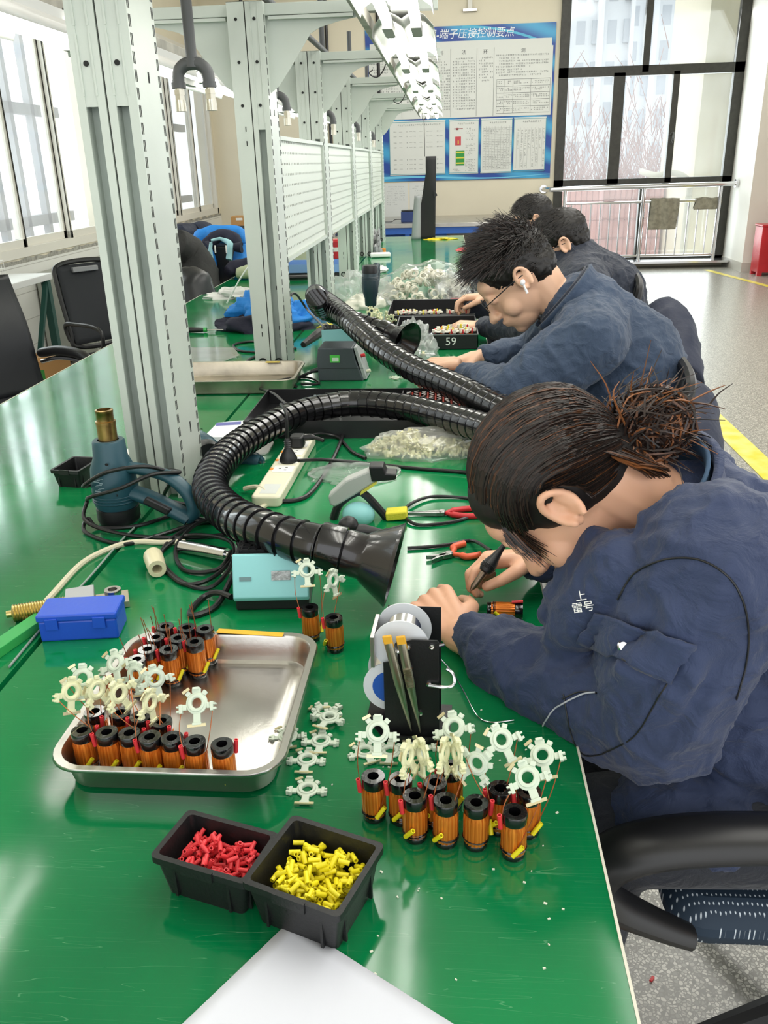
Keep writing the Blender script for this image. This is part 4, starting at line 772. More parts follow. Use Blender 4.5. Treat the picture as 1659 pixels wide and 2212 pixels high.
# ================================================================== FUME HOSES
def hose(label, P, r, pitch=.033, funnel=None, closed_end=False):
    pts = spline(P, 26); t = thing('fume_hose', label, 'hose', pts[0]); o0 = V(pts[0]); s = [0]
    for i in range(1, len(pts)): s.append(s[-1] + (pts[i] - pts[i - 1]).length)
    # resample evenly
    PH = ((0, .0002), (.3, .0008), (.62, .0012), (.78, .0012), (.81, .0030), (.85, .0030), (.87, -.0022), (.97, -.0022)); seq = [(k * pitch + a * pitch, b_) for k in range(int(s[-1] / pitch)) for a, b_ in PH] + [(s[-1], 0)]
    N = len(seq) - 1; out = []; j = 0
    for i in range(N + 1):
        d = min(s[-1], seq[i][0])
        while j < len(s) - 2 and s[j + 1] < d: j += 1
        f = (d - s[j]) / max(1e-9, s[j + 1] - s[j]); out.append(pts[j].lerp(pts[j + 1], f))
    n = 28; vs = []; prev = None; fs = []
    for i, p in enumerate(out):
        tg = (out[min(i + 1, N)] - out[max(i - 1, 0)]).normalized()
        a = tg.orthogonal().normalized() if prev is None else (prev - tg * prev.dot(tg)).normalized(); prev = a; b = tg.cross(a)
        bump = seq[i][1]
        for k in range(n):
            vs.append(p - o0 + (a * cos(2 * pi * k / n) + b * sin(2 * pi * k / n)) * (r - .002 + bump))
    for i in range(N):
        for k in range(n): fs.append([i * n + k, i * n + (k + 1) % n, (i + 1) * n + (k + 1) % n, (i + 1) * n + k])
    fs += [list(range(n))[::-1], list(range(N * n, (N + 1) * n))]
    G().add(vs, fs).build('ribbed_hose', M['blackgloss'], t, smooth=35)
    e = out[-1]; d = (out[-1] - out[-6]).normalized() if funnel is None else (V(funnel) - e).normalized(); R = d.to_track_quat('Z', 'Y').to_matrix(); c = e - o0
    G().lathe([(r + .001, -.045), (r + .003, -.04), (r + .003, -.004), (r - .003, 0), (r - .003, .012)], 32, c, R).build('cuff', M['blackgloss'], t)
    g = G(); g.lathe([(r - .001, -.002), (r + .001, .0), (r + .001, .030), (r + .006, .036), (r + .034, .085), (r + .036, .086), (r + .033, .083), (r + .004, .036), (r - .006, .03), (r - .006, .0)], 40, c, R); g.build('funnel', mat('dark_plastic_funnel', '1d1a1c', .22, coat=.4), t)
    return t, out
h1, pth = hose('black ribbed hose looping over the bench to a funnel beside the solder stand', [oz(1330, 1010, .93), oz(1190, 965, .88), oz(1050, 925, .86), oz(960, 900, .85), oz(860, 878, .845), oz(750, 872, .84), oz(640, 895, .835), oz(540, 945, .835), oz(475, 1000, .84), oz(455, 1058, .85), oz(500, 1112, .87), oz(580, 1150, .885), oz(670, 1175, .885), oz(745, 1192, .875)], .0375, funnel=oz(880, 1228, .85))
h2, pth = hose('black ribbed hose rising and folding back to the farther funnel', [oz(1330, 1000, .86), oz(1200, 935, .87), oz(1075, 880, .885), oz(985, 836, .9), oz(900, 800, .91), oz(840, 765, .93), oz(790, 725, .96), oz(740, 680, .99), oz(695, 645, 1.0)] + [oy(683, 640, 2.97), oy(700, 668, 3.12), oy(760, 692, 3.16), oy(815, 712, 3.12), oy(842, 722, 3.08)], .0375, funnel=oy(880, 740, 3.03))
for (p0, lab) in ((AT(700, 1200, .0), 'black ball jointed arm under the funnel of the nearer hose'),):
    t = thing('hose_clamp_arm', lab, 'arm', (p0.x + .05, p0.y + .0, ZT)); 
    G().ell((0, 0, .062), (.02, .02, .02)).build('ball_joint', M['black'], t); G().tube([(-.06, .01, .03), (-.02, .0, .05), (.03, 0, .05), (.07, -.005, .048)], [.012, .016, .016, .008], 10).build('arm', M['black'], t); G().cyl((-.01, 0, 0), (-.005, 0, .05), .014).build('post', M['black'], t)
# ------------------------------------------------------------------ SOLDER STATIONS
cy = mat('cyan_painted_front', '8fd0d2', .45); slv = mat('worn_silver_sticker', 'a9adae', .4, .3, bump=(200, .5), var=(150, .4))
def station(label, p, rz, w=.125, d=.13, h=.095):
    t = thing('soldering_station', label, 'soldering station', (p[0], p[1], ZT), rz); R = Mx(((0, 0, 1), (1, 0, 0), (0, 1, 0)))
    G().prism([(.012, 0), (d, 0), (d, h), (.03, h), (.012, .02)], -w / 2, w / 2, R).build('case', M['black'], t, bevel=.003, smooth=0)
    G().prism([(0.004, .022), (.012, .020), (.034, h + .002), (.026, h + .003), (.0, .03)], -w / 2 - .001, w / 2 + .001, R).build('front_panel', cy, t, bevel=.002, smooth=0)
    g = G(); g.b2((-w / 2 + .008, .04, h), (w / 2 - .008, d - .008, h + .002))
    for i in range(9): x = -w / 2 + .012 + i * (w - .024) / 8; g.b2((x - .001, .04, h + .002), (x + .001, d - .008, h + .005))
    for i in range(7): y = .043 + i * (d - .055) / 6; g.b2((-w / 2 + .008, y - .001, h + .002), (w / 2 - .008, y + .001, h + .005))
    g.build('grid_tray', M['black'], t, smooth=0)
    tl = math.atan2(.022, h - .02)
    o = G().box((0, -.0008, 0), (.032, .001, .016)).build('silver_sticker', slv, t, smooth=0); o.location = (.018, .0125, .065); o.rotation_euler = (-tl, 0, 0)
    o = G().box((0, -.0008, 0), (.020, .001, .007)).build('grey_badge', mat('grey_badge_%d' % len(bpy.data.objects), '6f8f92', .4), t, smooth=0); o.location = (-.042, .0115, .06); o.rotation_euler = (-tl, 0, 0)
    return t
p = oz(588, 1325, ZT); station('cyan fronted soldering station under the nearer hose', p, rad(4))
bcl = tag(G().prism([(0, 0), (.02, .004), (.035, -.002), (.03, .010), (.012, .014), (-.004, .01)], 0, .002, None, (p.x + .0, p.y + .062, ZT + .101)).build('tape_scrap', mat('brown_tape_scrap', 'b98a4a', .6), smooth=0), 'small crumpled brown tape scrap on the grid of the nearer soldering station', 'tape')
p = oz(742, 800, ZT); station('cyan fronted soldering station behind the dark grey power supply', (p.x - .025, p.y + .12), rad(8), .13, .14, .12)
tip = AT(700, 700, .125)
# dark grey transformer box
dg = mat('dark_slate_plastic', '3f474c', .5, bump=(200, .08)); p = oz(738, 823, ZT)
t = thing('power_supply', 'dark slate power supply with green sticker, right of the second post', 'power supply', (p.x, p.y, ZT), rad(-2)); R = Mx(((1, 0, 0), (0, 0, 1), (0, 1, 0)))
G().prism([(-.08, 0), (.078, 0), (.05, .072), (.042, .115), (-.078, .115), (-.085, .075)], 0, .13, R).build('case', dg, t, bevel=.004, smooth=0)
G().box((-.0, -.0005, .045), (.155, .001, .0015)).build('seam_line', M['hole'], t, smooth=0)
st_ = G().box((-.02, -.0012, .078), (.034, .002, .026)).build('green_sticker', mat('green_sticker', '4fc04a', .4), t, smooth=0); G().box((-.018, -.0026, .076), (.022, .001, .012)).build('white_patch', mat('sticker_white', 'cfe0cf', .4), st_, smooth=0)
G().prism([(0, 0), (.012, 0), (-.02, .11), (-.03, .11)], .01, .12, R, (.075, 0, .004)).build('side_panel', mat('light_grey_panel', 'a9adad', .5), t, smooth=0)
for (x, z, c) in ((.066, .08, 'red'), (.084, .025, 'yellow')): G().cyl((x, .04, z), (x + .014, .04, z + .003), .006, 10).build('knob', M[c] if c == 'red' else M['offwhite'], t)
G().tube(spline([(-.085, .05, .03), (-.12, .04, .02), (-.15, 0, .012), (-.155, -.06, .006), (-.14, -.10, .005)], 6), .005, 8).build('mains_cable', M['blackrub'], t); G().cyl((-.082, .05, .03), (-.115, .042, .024), .011, 10, .006).build('strain_relief', M['black'], t)
# ------------------------------------------------------------------ HEAT GUNS
tl_ = mat('teal_blue_plastic', '1d4753', .42); brass = mat('heat_stained_brass', 'a58650', .3, 1, var=(30, .35))
def heat_gun(label, loc, rz, tilt):
    t = thing('heat_gun', label, 'heat gun', loc); t.rotation_euler = (rad(tilt), 0, rz)
    g = G(); g.lathe([(.001, .03), (.034, .032), (.038, .045), (.040, .08), (.037, .125), (.029, .150), (.0275, .183), (.025, .187), (.018, .187)], 28); g.build('body', tl_, t)
    G().lathe([(.016, .178), (.0165, .222), (.017, .2225), (.017, .228), (.0145, .229), (.0145, .246), (.015, .247), (.015, .252), (.0115, .253), (.011, .24)], 28).build('nozzle', brass, t)
    G().lathe([(.001, 0), (.034, .0), (.037, .008), (.037, .034), (.033, .036)], 28).build('rear_cap', M['black'], t)
    def strip(P, w, hgt, name, m): 
        g = G(); pts = spline(P, 6); 
        for i in range(len(pts) - 1): pass
        g.tube(pts, w, 12); g.v = [V((v.x, v.y * hgt, v.z)) for v in g.v]; return g.build(name, m, t)
    strip([(.02, 0, .125), (.06, 0, .122), (.105, 0, .108), (.135, 0, .075), (.145, 0, .035), (.132, 0, .012)], .0125, 1.15, 'hand_guard', tl_)
    strip([(.02, 0, .072), (.06, 0, .058), (.10, 0, .036), (.135, 0, .014)], [.0165] * 0 + .0155 if 0 else .0155, 1.2, 'handle', tl_)
    G().box((.085, -.016, .048), (.052, .010, .018), R=Mx.Rotation(rad(30), 3, 'Y')).build('grip_pad', M['black'], t, bevel=.004, smooth=0)
    g = G(); [g.lathe([(.0385, .050 + i * .007), (.0405, .052 + i * .007), (.0385, .054 + i * .007)], 28) for i in range(3)]; g.build('cooling_ribs', tl_, t)
    g = G(); [g.box((-.010 + (i % 3) * .004, -.0392, .085 + i * .0035), (.010 - (i % 2) * .004, .0008, .0010)) for i in range(11)]; g.build('white_print', mat('pale_print_%d' % len(bpy.data.objects), 'a9bcc2', .5), t, smooth=0)
    g = G(); [g.lathe([(.0001, -.001), (.003, -.001), (.003, .0)], 10, (x, y, z), Mx.Rotation(rad(90), 3, 'X')) for x, y, z in ((.012, -.0365, .145), (.02, -.0345, .075), (.105, -.0135, .108))]; g.build('screws', M['hole'], t)
    G().cyl((.135, 0, .013), (.165, 0, .010), .007, 10, .005).build('cable_boot', M['black'], t); return t
p = oz(248, 1135, ZT); hg = heat_gun('teal heat gun standing nozzle up in front of the nearest post, cable wrapped round it', (p.x, p.y + .03, ZT), rad(-8), -1); hg.scale = (1.22, 1.22, .97)
W = Mx.Translation(hg.location) @ hg.rotation_euler.to_matrix().to_4x4() @ Mx.Diagonal((1.22, 1.22, .97, 1))
wp = [W @ V(q) for q in ((.165, 0, .01), (.20, .01, .004), (.22, -.03, .004), (.17, -.06, .004), (.06, -.07, .004), (-.03, -.055, .02), (-.046, -.02, .05), (-.02, -.047, .075), (.04, -.05, .10), (.09, -.03, .125), (.12, .01, .115), (.07, .05, .10), (-.02, .045, .09), (-.047, 0, .08), (-.03, -.046, .10), (.02, -.05, .135), (.08, -.025, .14), (.10, .02, .10), (.06, .06, .03), (.10, .08, .004))]
wo = G().tube(spline(wp, 8), .0042, 8).build('gun_cable', M['blackrub'], hg); wo.matrix_parent_inverse = W.inverted()
p = oz(425, 1040, ZT); hg2 = heat_gun('second teal heat gun lying behind the nearest post, handle loop showing', (p.x + .02, p.y + .06, ZT + .042), rad(60), -88); hg2.rotation_euler = (rad(-90), rad(18), rad(30))
g3 = oz(802, 690, ZT); hg3 = heat_gun('dark heat gun standing upright beside the bag of white parts', (g3.x, g3.y, ZT + .235), 0, 180)
# rebuilt colours for the darker gun: swap material of its shell
dk = mat('very_dark_teal_plastic', '20343c', .42)
for c in hg3.children:
    if c.name.startswith(('body', 'hand_guard', 'handle', 'cooling', 'nozzle')): c.data = c.data.copy(); c.data.materials[0] = dk
hg3.rotation_euler = (rad(180), rad(0), rad(80)); hg3.location = (g3.x, g3.y, ZT + .253); hg3.scale = (1, 1, 1)
# ------------------------------------------------------------------ CABLES ON THE BENCH
def cable(label, P, r=.0042, m=None, name='cable', grp=None): o = G().tube(spline(P, 8), r, 8).build(name, m or M['blackrub']); return tag(o, label, 'cable', grp)
cz = .0045
cable('black cable lying in a wide loop in front of the heat gun', [AT(*q) for q in ((470, 1110, cz), (400, 1105, cz), (300, 1135, cz), (215, 1140, cz), (190, 1120, .02), (185, 1150, cz), (260, 1175, cz), (330, 1160, cz), (430, 1130, cz), (500, 1125, cz))])
cable('black cable coiled in large rings left of the nearer soldering station', [AT(*q) for q in ((520, 1120, .02), (440, 1128, .012), (375, 1160, .006), (348, 1205, .005), (390, 1255, .005), (450, 1270, .005), (495, 1230, .02), (505, 1180, .035), (470, 1160, .03), (400, 1158, .012), (350, 1190, .006), (350, 1220, .005), (400, 1262, .005), (470, 1240, .01), (520, 1170, .03), (480, 1120, .03), (420, 1135, .02), (380, 1185, .006), (400, 1232, .005), (470, 1230, .01), (500, 1190, .03))])
cable('black mains cable bending round the left side of the nearer soldering station', [AT(*q) for q in ((500, 1290, .02), (470, 1280, .015), (440, 1290, .006), (412, 1320, .005), (420, 1330, .005), (465, 1310, .006), (495, 1260, .02), (520, 1200, .03), (515, 1170, .05))], .0055)
cable('black cable plugged into the strip and looping to the right of it', [AT(*q) for q in ((735, 905, .02), (740, 940, .008), (715, 1000, .005), (675, 1060, .005), (640, 1080, .005), (590, 1082, .006))], .0052)
cable('black cable running from the strip to the woman under her hair', [AT(*q) for q in ((645, 995, .05), (700, 993, .02), (780, 1000, .005), (900, 1012, .0045), (1000, 1020, .0045), (1060, 1030, .0045))], .0045)
cable('black cable from the strip\'s rear plug behind the clear bag', [AT(*q) for q in ((650, 948, .04), (690, 938, .02), (730, 945, .006), (760, 975, .0045), (790, 990, .0045))], .0045)
cable('thin black cable lying behind the long black tray', [AT(*q) for q in ((560, 838, .005), (600, 822, .005), (660, 815, .005), (690, 828, .005), (650, 830, .005))], .004)
cable('grey cable draped over the left corner of the long black tray', [AT(*q) for q in ((555, 838, .01), (590, 850, .05), (612, 868, .055), (640, 890, .04))], .0045)
cable('black ring of cable round the red pliers', [AT(*q) for q in ((1060, 1085, .004), (1000, 1075, .004), (930, 1073, .006), (885, 1090, .008), (873, 1112, .008), (900, 1133, .004), (960, 1130, .004), (1010, 1118, .004), (1040, 1100, .004))], .0036)
cable('black cable running to the soldering iron in her hand', [AT(*q) for q in ((880, 1184, .004), (930, 1181, .004), (970, 1176, .004), (1020, 1168, .006), (1060, 1190, .04))], .0036)
cable('black cable looping left of the second post', [AT(*q) for q in ((600, 740, .005), (540, 738, .005), (505, 745, .005), (520, 758, .005), (570, 760, .005), (610, 752, .005))], .005)
cable('black cable curling beneath the second post', [AT(*q) for q in ((640, 752, .005), (590, 758, .005), (540, 775, .005), (532, 790, .005), (545, 800, .004))], .005)
cable('cream cable sweeping from the blue box to the heat gun cable', [AT(*q) for q in ((-60, 1460, .004), (0, 1400, .004), (60, 1345, .004), (115, 1283, .004), (180, 1215, .004), (250, 1180, .004), (300, 1170, .005), (345, 1172, .005), (400, 1170, .006))], .0058, mat('cream_cable', 'cfc9ae', .5))
cable('thin grey cable lying along the seam of the benches', [AT(*q) for q in ((20, 1440, .003), (100, 1345, .003), (190, 1250, .003), (255, 1175, .003), (290, 1140, .003))], .002, mat('thin_grey_cable', '8b9a92', .5))
cable('cream cable looping at the front end of the power strip', [AT(*q) for q in ((528, 1056, .01), (555, 1052, .02), (575, 1065, .02), (580, 1085, .006), (560, 1100, .005))], .006, mat('cream_cable2', 'cfc9ae', .5))
cable('thin white cable arching up beside the hanging jackets', [oy(490, 655, 4.6), oy(520, 600, 4.6), oy(548, 560, 4.62), oy(560, 545, 4.65), oy(575, 560, 4.7)], .004, M['white'])
# ------------------------------------------------------------------ POWER STRIP
a = AT(575, 1075, .02); b_ = AT(655, 945, .02); L_ = (b_ - a).length; ps = thing('power_strip', 'white power strip with orange switches and two black plugs', 'power strip', ((a.x + b_.x) / 2, (a.y + b_.y) / 2, ZT), math.atan2((b_ - a).y, (b_ - a).x))
G().prism(rrect(L_ + .02, .066, .012), 0, .026).build('housing', M['offwhite'], ps, bevel=.004)
for i in range(5):
    x = -.05 + i * .065; G().prism(rrect(.048, .05, .006), .026, .027, None, (x, -.004, 0)).build('socket', M['white'], ps, smooth=0)
    G().ell((x, .026, .026), (.008, .005, .003)).build('switch', mat('orange_switch%d' % i, 'e8872a', .4), ps)
    g = G(); [g.b2((x + dx, -.012 + dy, .027), (x + dx + .003, -.006 + dy, .0274)) for dx, dy in ((-.01, 0), (.008, 0), (-.001, .014))]; g.build('slots', M['hole'], ps, smooth=0)
G().b2((-L_ / 2 + .01, -.02, .026), (-L_ / 2 + .07, .018, .0264)).build('printed_label', mat('strip_label', 'c9cdc9', .5), ps, smooth=0)
for (x, lab, tall) in ((.005, 'round black plug standing in the middle of the power strip', 1), (.125, 'angled black plug in the far end of the power strip', 0)):
    q = ps.matrix_basis if 0 else Mx.Translation(ps.location) @ Mx.Rotation(ps.rotation_euler.z, 4, 'Z'); w = q @ V((x, -.005, .0275)); t = thing('mains_plug', lab, 'plug', w, ps.rotation_euler.z)
    if tall:
        G().lathe([(.001, 0), (.022, 0), (.022, .008), (.017, .018), (.008, .034), (.007, .055), (.004, .06)], 24).build('plug_body', M['black'], t); g = G(); [g.lathe([(.0075, .034 + i * .005), (.009, .0355 + i * .005), (.0075, .037 + i * .005)], 14) for i in range(4)]; g.build('ribbed_boot', M['black'], t); G().tube(spline([(0, 0, .055), (0, -.002, .09), (.01, .0, .12), (.05, .02, .13)], 6), .0045, 8).build('cord', M['blackrub'], t)
    else:
        G().prism(rrect(.042, .036, .01), 0, .03).build('plug_body', M['black'], t, bevel=.004); G().tube(spline([(.0, -.015, .022), (.0, -.04, .024), (-.01, -.07, .018)], 5), [.008] * 6 + [.005] * 5, 10).build('cord_boot', M['black'], t)
# ------------------------------------------------------------------ SMALL THINGS LEFT
p = AT(175, 1375, 0); t = thing('plastic_box', 'closed blue plastic box left of the steel tray', 'box', (p.x - .0, p.y + .018, ZT), rad(7)); bm_ = mat('royal_blue_plastic', '1f4fc4', .4, bump=(120, .1))
G().b2((-.062, -.03, 0), (.062, .03, .036)).build('base', bm_, t, bevel=.003, smooth=0); G().b2((-.064, -.032, .036), (.064, .032, .048)).build('lid', bm_, t, bevel=.003, smooth=0)
for x in (-.04, .035): G().b2((x - .010, -.034, .022), (x + .010, -.031, .042)).build('latch', bm_, t, bevel=.001, smooth=0)
a = AT(0, 1418, .008); b_ = AT(90, 1355, .008); d = b_ - a; o = G().box((0, 0, .008), (.20, .028, .016)).build('green_bar', mat('bright_green_bar', '35a352', .5), bevel=.001, smooth=0); o.location = (a.x * .4 + b_.x * .6 - .03, a.y * .4 + b_.y * .6 - .03, ZT); o.rotation_euler = (0, 0, math.atan2(d.y, d.x)); tag(o, 'bright green plastic bar lying left of the blue box', 'bar')
a = AT(25, 1325, .016); b_ = AT(130, 1308, .016); d = (b_ - a).normalized(); t = thing('threaded_fixture', 'gold plated spring-like bolt with a steel block behind the blue box', 'fixture', (a.x, a.y, ZT + .0155), math.atan2(d.y, d.x))
g = G(); pr = [(.006, -.008), (.006, 0)] + [(.0155 if i % 2 else .0135, .002 + i * .0022) for i in range(42)] + [(.006, .095)]; g.lathe(pr, 24, (0, 0, 0), Mx.Rotation(rad(90), 3, 'Y')); g.build('threaded_rod', mat('gold_passivated_steel', 'cdbb7c', .3, 1, bump=(60, .1)), t)
G().b2((.088, -.018, -.015), (.135, .028, .017)).build('steel_block', mat('milled_aluminium', 'b4b6b8', .35, .8), t, bevel=.001, smooth=0); G().b2((.135, -.018, -.015), (.19, .028, -.003)).build('plate', mat('milled_plate', 'b8b09a', .4, .7), t, bevel=.001, smooth=0)
g = G(); ring(g, .0145, .008, -.003, .013, 28, (.165, .005, 0)); g.build('ring', M['chrome'], t)
p = AT(335, 1215, .018); t = thing('ceramic_tube', 'thick cream plastic tube standing among the coiled cables', 'tube', (p.x, p.y, ZT + .0185), rad(-65)); R = Mx.Rotation(rad(90), 3, 'Y')
G().lathe([(.009, 0), (.018, .0), (.0185, .004), (.0175, .04), (.0165, .062), (.009, .062), (.009, 0)], 26, (-.03, 0, 0), R).build('tube_body', mat('cream_nylon', 'd6cfac', .35), t)
t['label'] = 'thick cream plastic tube lying among the coiled cables'
a = AT(392, 1180, .012); b_ = AT(490, 1198, .016); o = G().tube([a, b_], .0125, 20).tube([b_, b_ + (b_ - a).normalized() * .02], .008, 14).build('chrome_cylinder', M['chrome']); tag(o, 'polished chrome rod lying left of the soldering station', 'rod')
p = AT(175, 1058, 0); t = bin_('small black parts bin behind the teal heat gun', p.x - .03, p.y + .06, .07, .10, .045, rad(-8))
p = AT(262, 1090, 0); o = G().b2((-.02, -.012, 0), (.02, .012, .008)).build('orange_scrap', mat('orange_red_scrap', 'c8694a', .5), bevel=.002); o.location = (p.x + .01, p.y, ZT); tag(o, 'small orange red scrap beside the heat gun handle', 'scrap')
# iron rest with sponge (white grey casing, black arch, yellow sponge)
p = AT(770, 1125, 0); t = thing('iron_rest', 'grey and black soldering iron rest with yellow label and cyan base', 'iron rest', (p.x, p.y, ZT), rad(0)); R = Mx(((1, 0, 0), (0, 0, 1), (0, 1, 0)))
P = [(-.055, .035), (-.045, .030), (.0, .058), (.045, .088), (.05, .105), (.03, .112), (-.02, .090), (-.058, .055)]
G().prism(P, .0, .032, R).build('grey_shell', mat('light_grey_casing', 'b3b6b2', .45), t, bevel=.004, smooth=0)
G().prism([(.035, .088), (.085, .092), (.088, .105), (.065, .107), (.06, .122), (.03, .122)], -.003, .035, R).build('black_clamp', M['black'], t, bevel=.003, smooth=0)
G().tube(spline([(-.05, .01, .0), (-.035, .01, .035), (0, .01, .06), (.02, .01, .055), (.05, .01, .02), (.065, .01, .0)], 5), .009, 8).build('black_arch', M['black'], t)
G().ell((.005, .0, .014), (.035, .03, .028)).build('cyan_base', cy, t); G().box((.085, .012, .012), (.045, .035, .018), R=Mx.Rotation(rad(-6), 3, 'Y')).build('yellow_sponge', mat('yellow_sponge', 'd9d03a', .8, bump=(200, .4)), t, bevel=.003, smooth=0); G().prism([(.01, .058), (.045, .083), (.046, .09), (.012, .066)], -.001, .033, R).build('yellow_label', mat('yellow_label', 'd6cf55', .5), t, smooth=0)
# pliers
def pliers(label, p, rz, L_, hm, flat, openang, m2):
    t = thing('pliers', label, 'pliers', (p[0], p[1], ZT + .006), rz)
    for s in (-1, 1):
        R = Mx.Rotation(s * openang, 3, 'Z')
        g = G(); g.prism([R @ V((x, y, 0)) for x, y in ((0, s * .008), (-.012, s * .009), (-L_ * .42, s * .0018), (-L_ * .43, 0), (-.002, -s * .002))] and [tuple((R @ V((x, y, 0)))[:2]) for x, y in ((0, s * .008), (-.012, s * .009), (-L_ * .42, s * .0018), (-L_ * .43, 0), (-.002, -s * .002))], -.004, .004); g.build('jaw', m2, t, bevel=.0008, smooth=0)
        g = G().tube(spline([R @ V(q) for q in ((.006, -s * .002, 0), (.022, -s * -.010, 0), (L_ * .3, s * .019, 0), (L_ * .55, s * .016, 0))], 6), [.0045] * 6 + [.0066] * 13, 10); g.build('handle', hm, t)
    G().lathe([(.0001, .006), (.006, .006), (.008, .004), (.008, -.004)], 16).build('pivot', m2, t); return t
sm = mat('satin_plier_steel', '9a9a98', .3, 1); p = AT(955, 1108, .006); pliers('long nose pliers with bright red handles', p, rad(3), .19, M['red'], 0, rad(1.5), sm)
om = mat('orange_dipped_handle', 'dd5a35', .4); p = AT(970, 1198, .006); pliers('small cutters with orange handles lying open', p, rad(30), .105, om, 0, rad(14), sm)
# ------------------------------------------------------------------ BAGS
def lump(c, rx, ry, rz_, seed, nu=40, nv=28, amp=.35, fr=3):
    def fn(u, v):
        a = 2 * pi * u; e = pi * v / 2; d = V((cos(a) * cos(e), sin(a) * cos(e), sin(e))); k = 1 + amp * nz.noise(d * fr + V((seed, seed, 0))) + amp * .22 * nz.noise(d * fr * 3.1 + V((0, seed, 5)))
        return V((c[0] + d.x * rx * k, c[1] + d.y * ry * k, c[2] + max(0.0, d.z * rz_ * k)))
    return G().grid(fn, nu, nv)
def bag(label, c, rx, ry, h, seed, m=None, amp=.35): o = lump(c, rx, ry, h, seed, amp=amp).build('plastic_bag', m or M['film'], smooth=25); return tag(o, label, 'bag')
p = AT(905, 975, 0); bag('clear plastic bag holding cream nylon parts behind the woman\'s hair', (p.x + .01, p.y, ZT), .155, .085, .06, 3, amp=.2)
fillm = mat('cream_nylon_parts', 'e6e0b4', .5)
g = G(); r_ = random.Random(4)
for i in range(420):
    a = r_.uniform(0, 6.28); q = r_.random() ** .6; x = p.x + .01 + (.145 * q * cos(a)); y = p.y + .065 * q * sin(a); hh = .045 * (1 - q * q) * (1.2 if x < p.x else .7)
    g.box((x, y, ZT + .006 + r_.random() * max(.004, hh)), (.018, .007, .004), R=Euler((r_.uniform(0, 3), r_.uniform(0, 3), r_.uniform(0, 3))).to_matrix())
tag(g.build('nylon_parts_pile', fillm, smooth=0), 'heap of small cream nylon parts inside the clear bag behind the woman\'s hair', 'parts', kind='stuff')
p = AT(765, 1025, 0); o = bag('empty flattened clear plastic bag in front of the power strip', (p.x, p.y, ZT), .105, .075, .016, 8, amp=.3)
p = AT(430, 765, 0); o = G().grid(lambda u, v: V((p.x - .12 + .30 * u - .10 * v, p.y - .10 + .22 * v, ZT + .003 + .006 * abs(nz.noise(V((u * 5, v * 5, 1)))))), 16, 12).build('plastic_bag', M['film'], smooth=25); tag(o, 'flat clear zip bag lying left of the nearest post', 'bag')
# ================================================================== CHAIRS
leather = mat('black_leatherette', '1b1d21', .35, bump=(40, .2)); mesh_ = mat('black_chair_mesh', '24272b', .8, bump=(900, .4)); armp = mat('black_armrest_plastic', '1c1c1d', .38)
def chair(name, label, loc, rz, kind, grp=None):
    """local frame: sitter faces +x, seat centre over the origin"""
    t = thing(name, label, 'chair', (loc[0], loc[1], 0), rad(rz), grp); sc_ = 1
    def cush(u, v): x = -.24 + .48 * u; y = -.24 + .48 * v; e = max(abs(u - .5), abs(v - .5)) * 2; return V((x, y, .47 + .02 * (1 - e ** 4) - .03 * max(0, u - .85)))
    g = G().grid(cush, 16, 16); g.b2((-.24, -.24, .41), (.24, .24, .468)); g.build('seat', leather if kind == 'leather' else mesh_, t, bevel=.008)
    if kind == 'leather':
        def bk(u, v): y = -.24 + .48 * u; z = .46 + .56 * v; w = 1 - .25 * max(0, v - .6) ** 1.5; return V((-.23 - .13 * v - .03 * (1 - (2 * u - 1) ** 2) - .02 * sin(v * 9) * .3, y * w, z))
        G().grid(bk, 16, 20).build('backrest', leather, t, solid=.06)
        for s in (-1, 1):
            G().tube(spline([(-.27, s * .27, .64), (-.1, s * .27, .67), (.08, s * .27, .665), (.20, s * .27, .60)], 6), [.018] + [.024] * 17 + [.014], 12).build('armrest', armp, t)
            G().tube(spline([(-.26, s * .27, .60), (-.1, s * .27, .635), (.08, s * .27, .63), (.22, s * .27, .56), (.27, s * .26, .40), (.26, s * .25, .05), (.1, s * .25, .012), (-.2, s * .25, .012)], 6), .011, 10).build('frame_tube', M['chrome'], t)
            G().cyl((-.2, s * .25, .012), (-.2, s * .25, .42), .011).build('rear_tube', M['chrome'], t)
        g = G(); [g.tube([(-.255 - .13 * v, -.235, .46 + .56 * v), (-.275 - .13 * v, -.1, .465 + .56 * v)], .003, 6) for v in (.8, .93)]; g.build('white_piping', M['white'], t)
    else:
        def fr(u, v):
            return 0
        pts = [(-.24, -.20, .52), (-.26, -.23, .62), (-.33, -.235, .92), (-.345, -.20, 1.0), (-.35, 0, 1.02), (-.345, .20, 1.0), (-.33, .235, .92), (-.26, .23, .62), (-.24, .20, .52)]
        G().tube(spline(pts, 6, True), .016, 8, closed=True).build('back_frame', armp, t)
        G().grid(lambda u, v: V((-.235 - .1 * v - .02 * (1 - (2 * u - 1) ** 2), -.22 + .44 * u, .53 + .47 * v)), 10, 12).build('backrest', mesh_, t, solid=.012)
        G().b2((-.345, -.10, .955), (-.315, .10, .985)).build('grip_slot', mat('grey_slot', '8a8c8e', .6), t, bevel=.004)
        for s in (-1, 1):
            G().tube(spline([(-.25, s * .25, .56), (-.25, s * .27, .66), (-.1, s * .27, .68), (.12, s * .27, .68), (.19, s * .27, .63), (.12, s * .26, .50), (.02, s * .24, .44)], 6), .013, 10).build('armrest', armp, t)
        G().cyl((0, 0, .1), (0, 0, .42), .025).build('gas_column', M['chrome'], t)
        for k in range(5):
            a = rad(72 * k + 20); e = V((.29 * cos(a), .29 * sin(a), .07)); l = G().tube([(0, 0, .12), e], [.025, .014], 8).build('leg', armp, t); G().cyl(e + V((-.012 * sin(a), .012 * cos(a), -.04)), e - V((-.012 * sin(a), .012 * cos(a), .04)), .028).build('caster', M['black'], l)
    return t
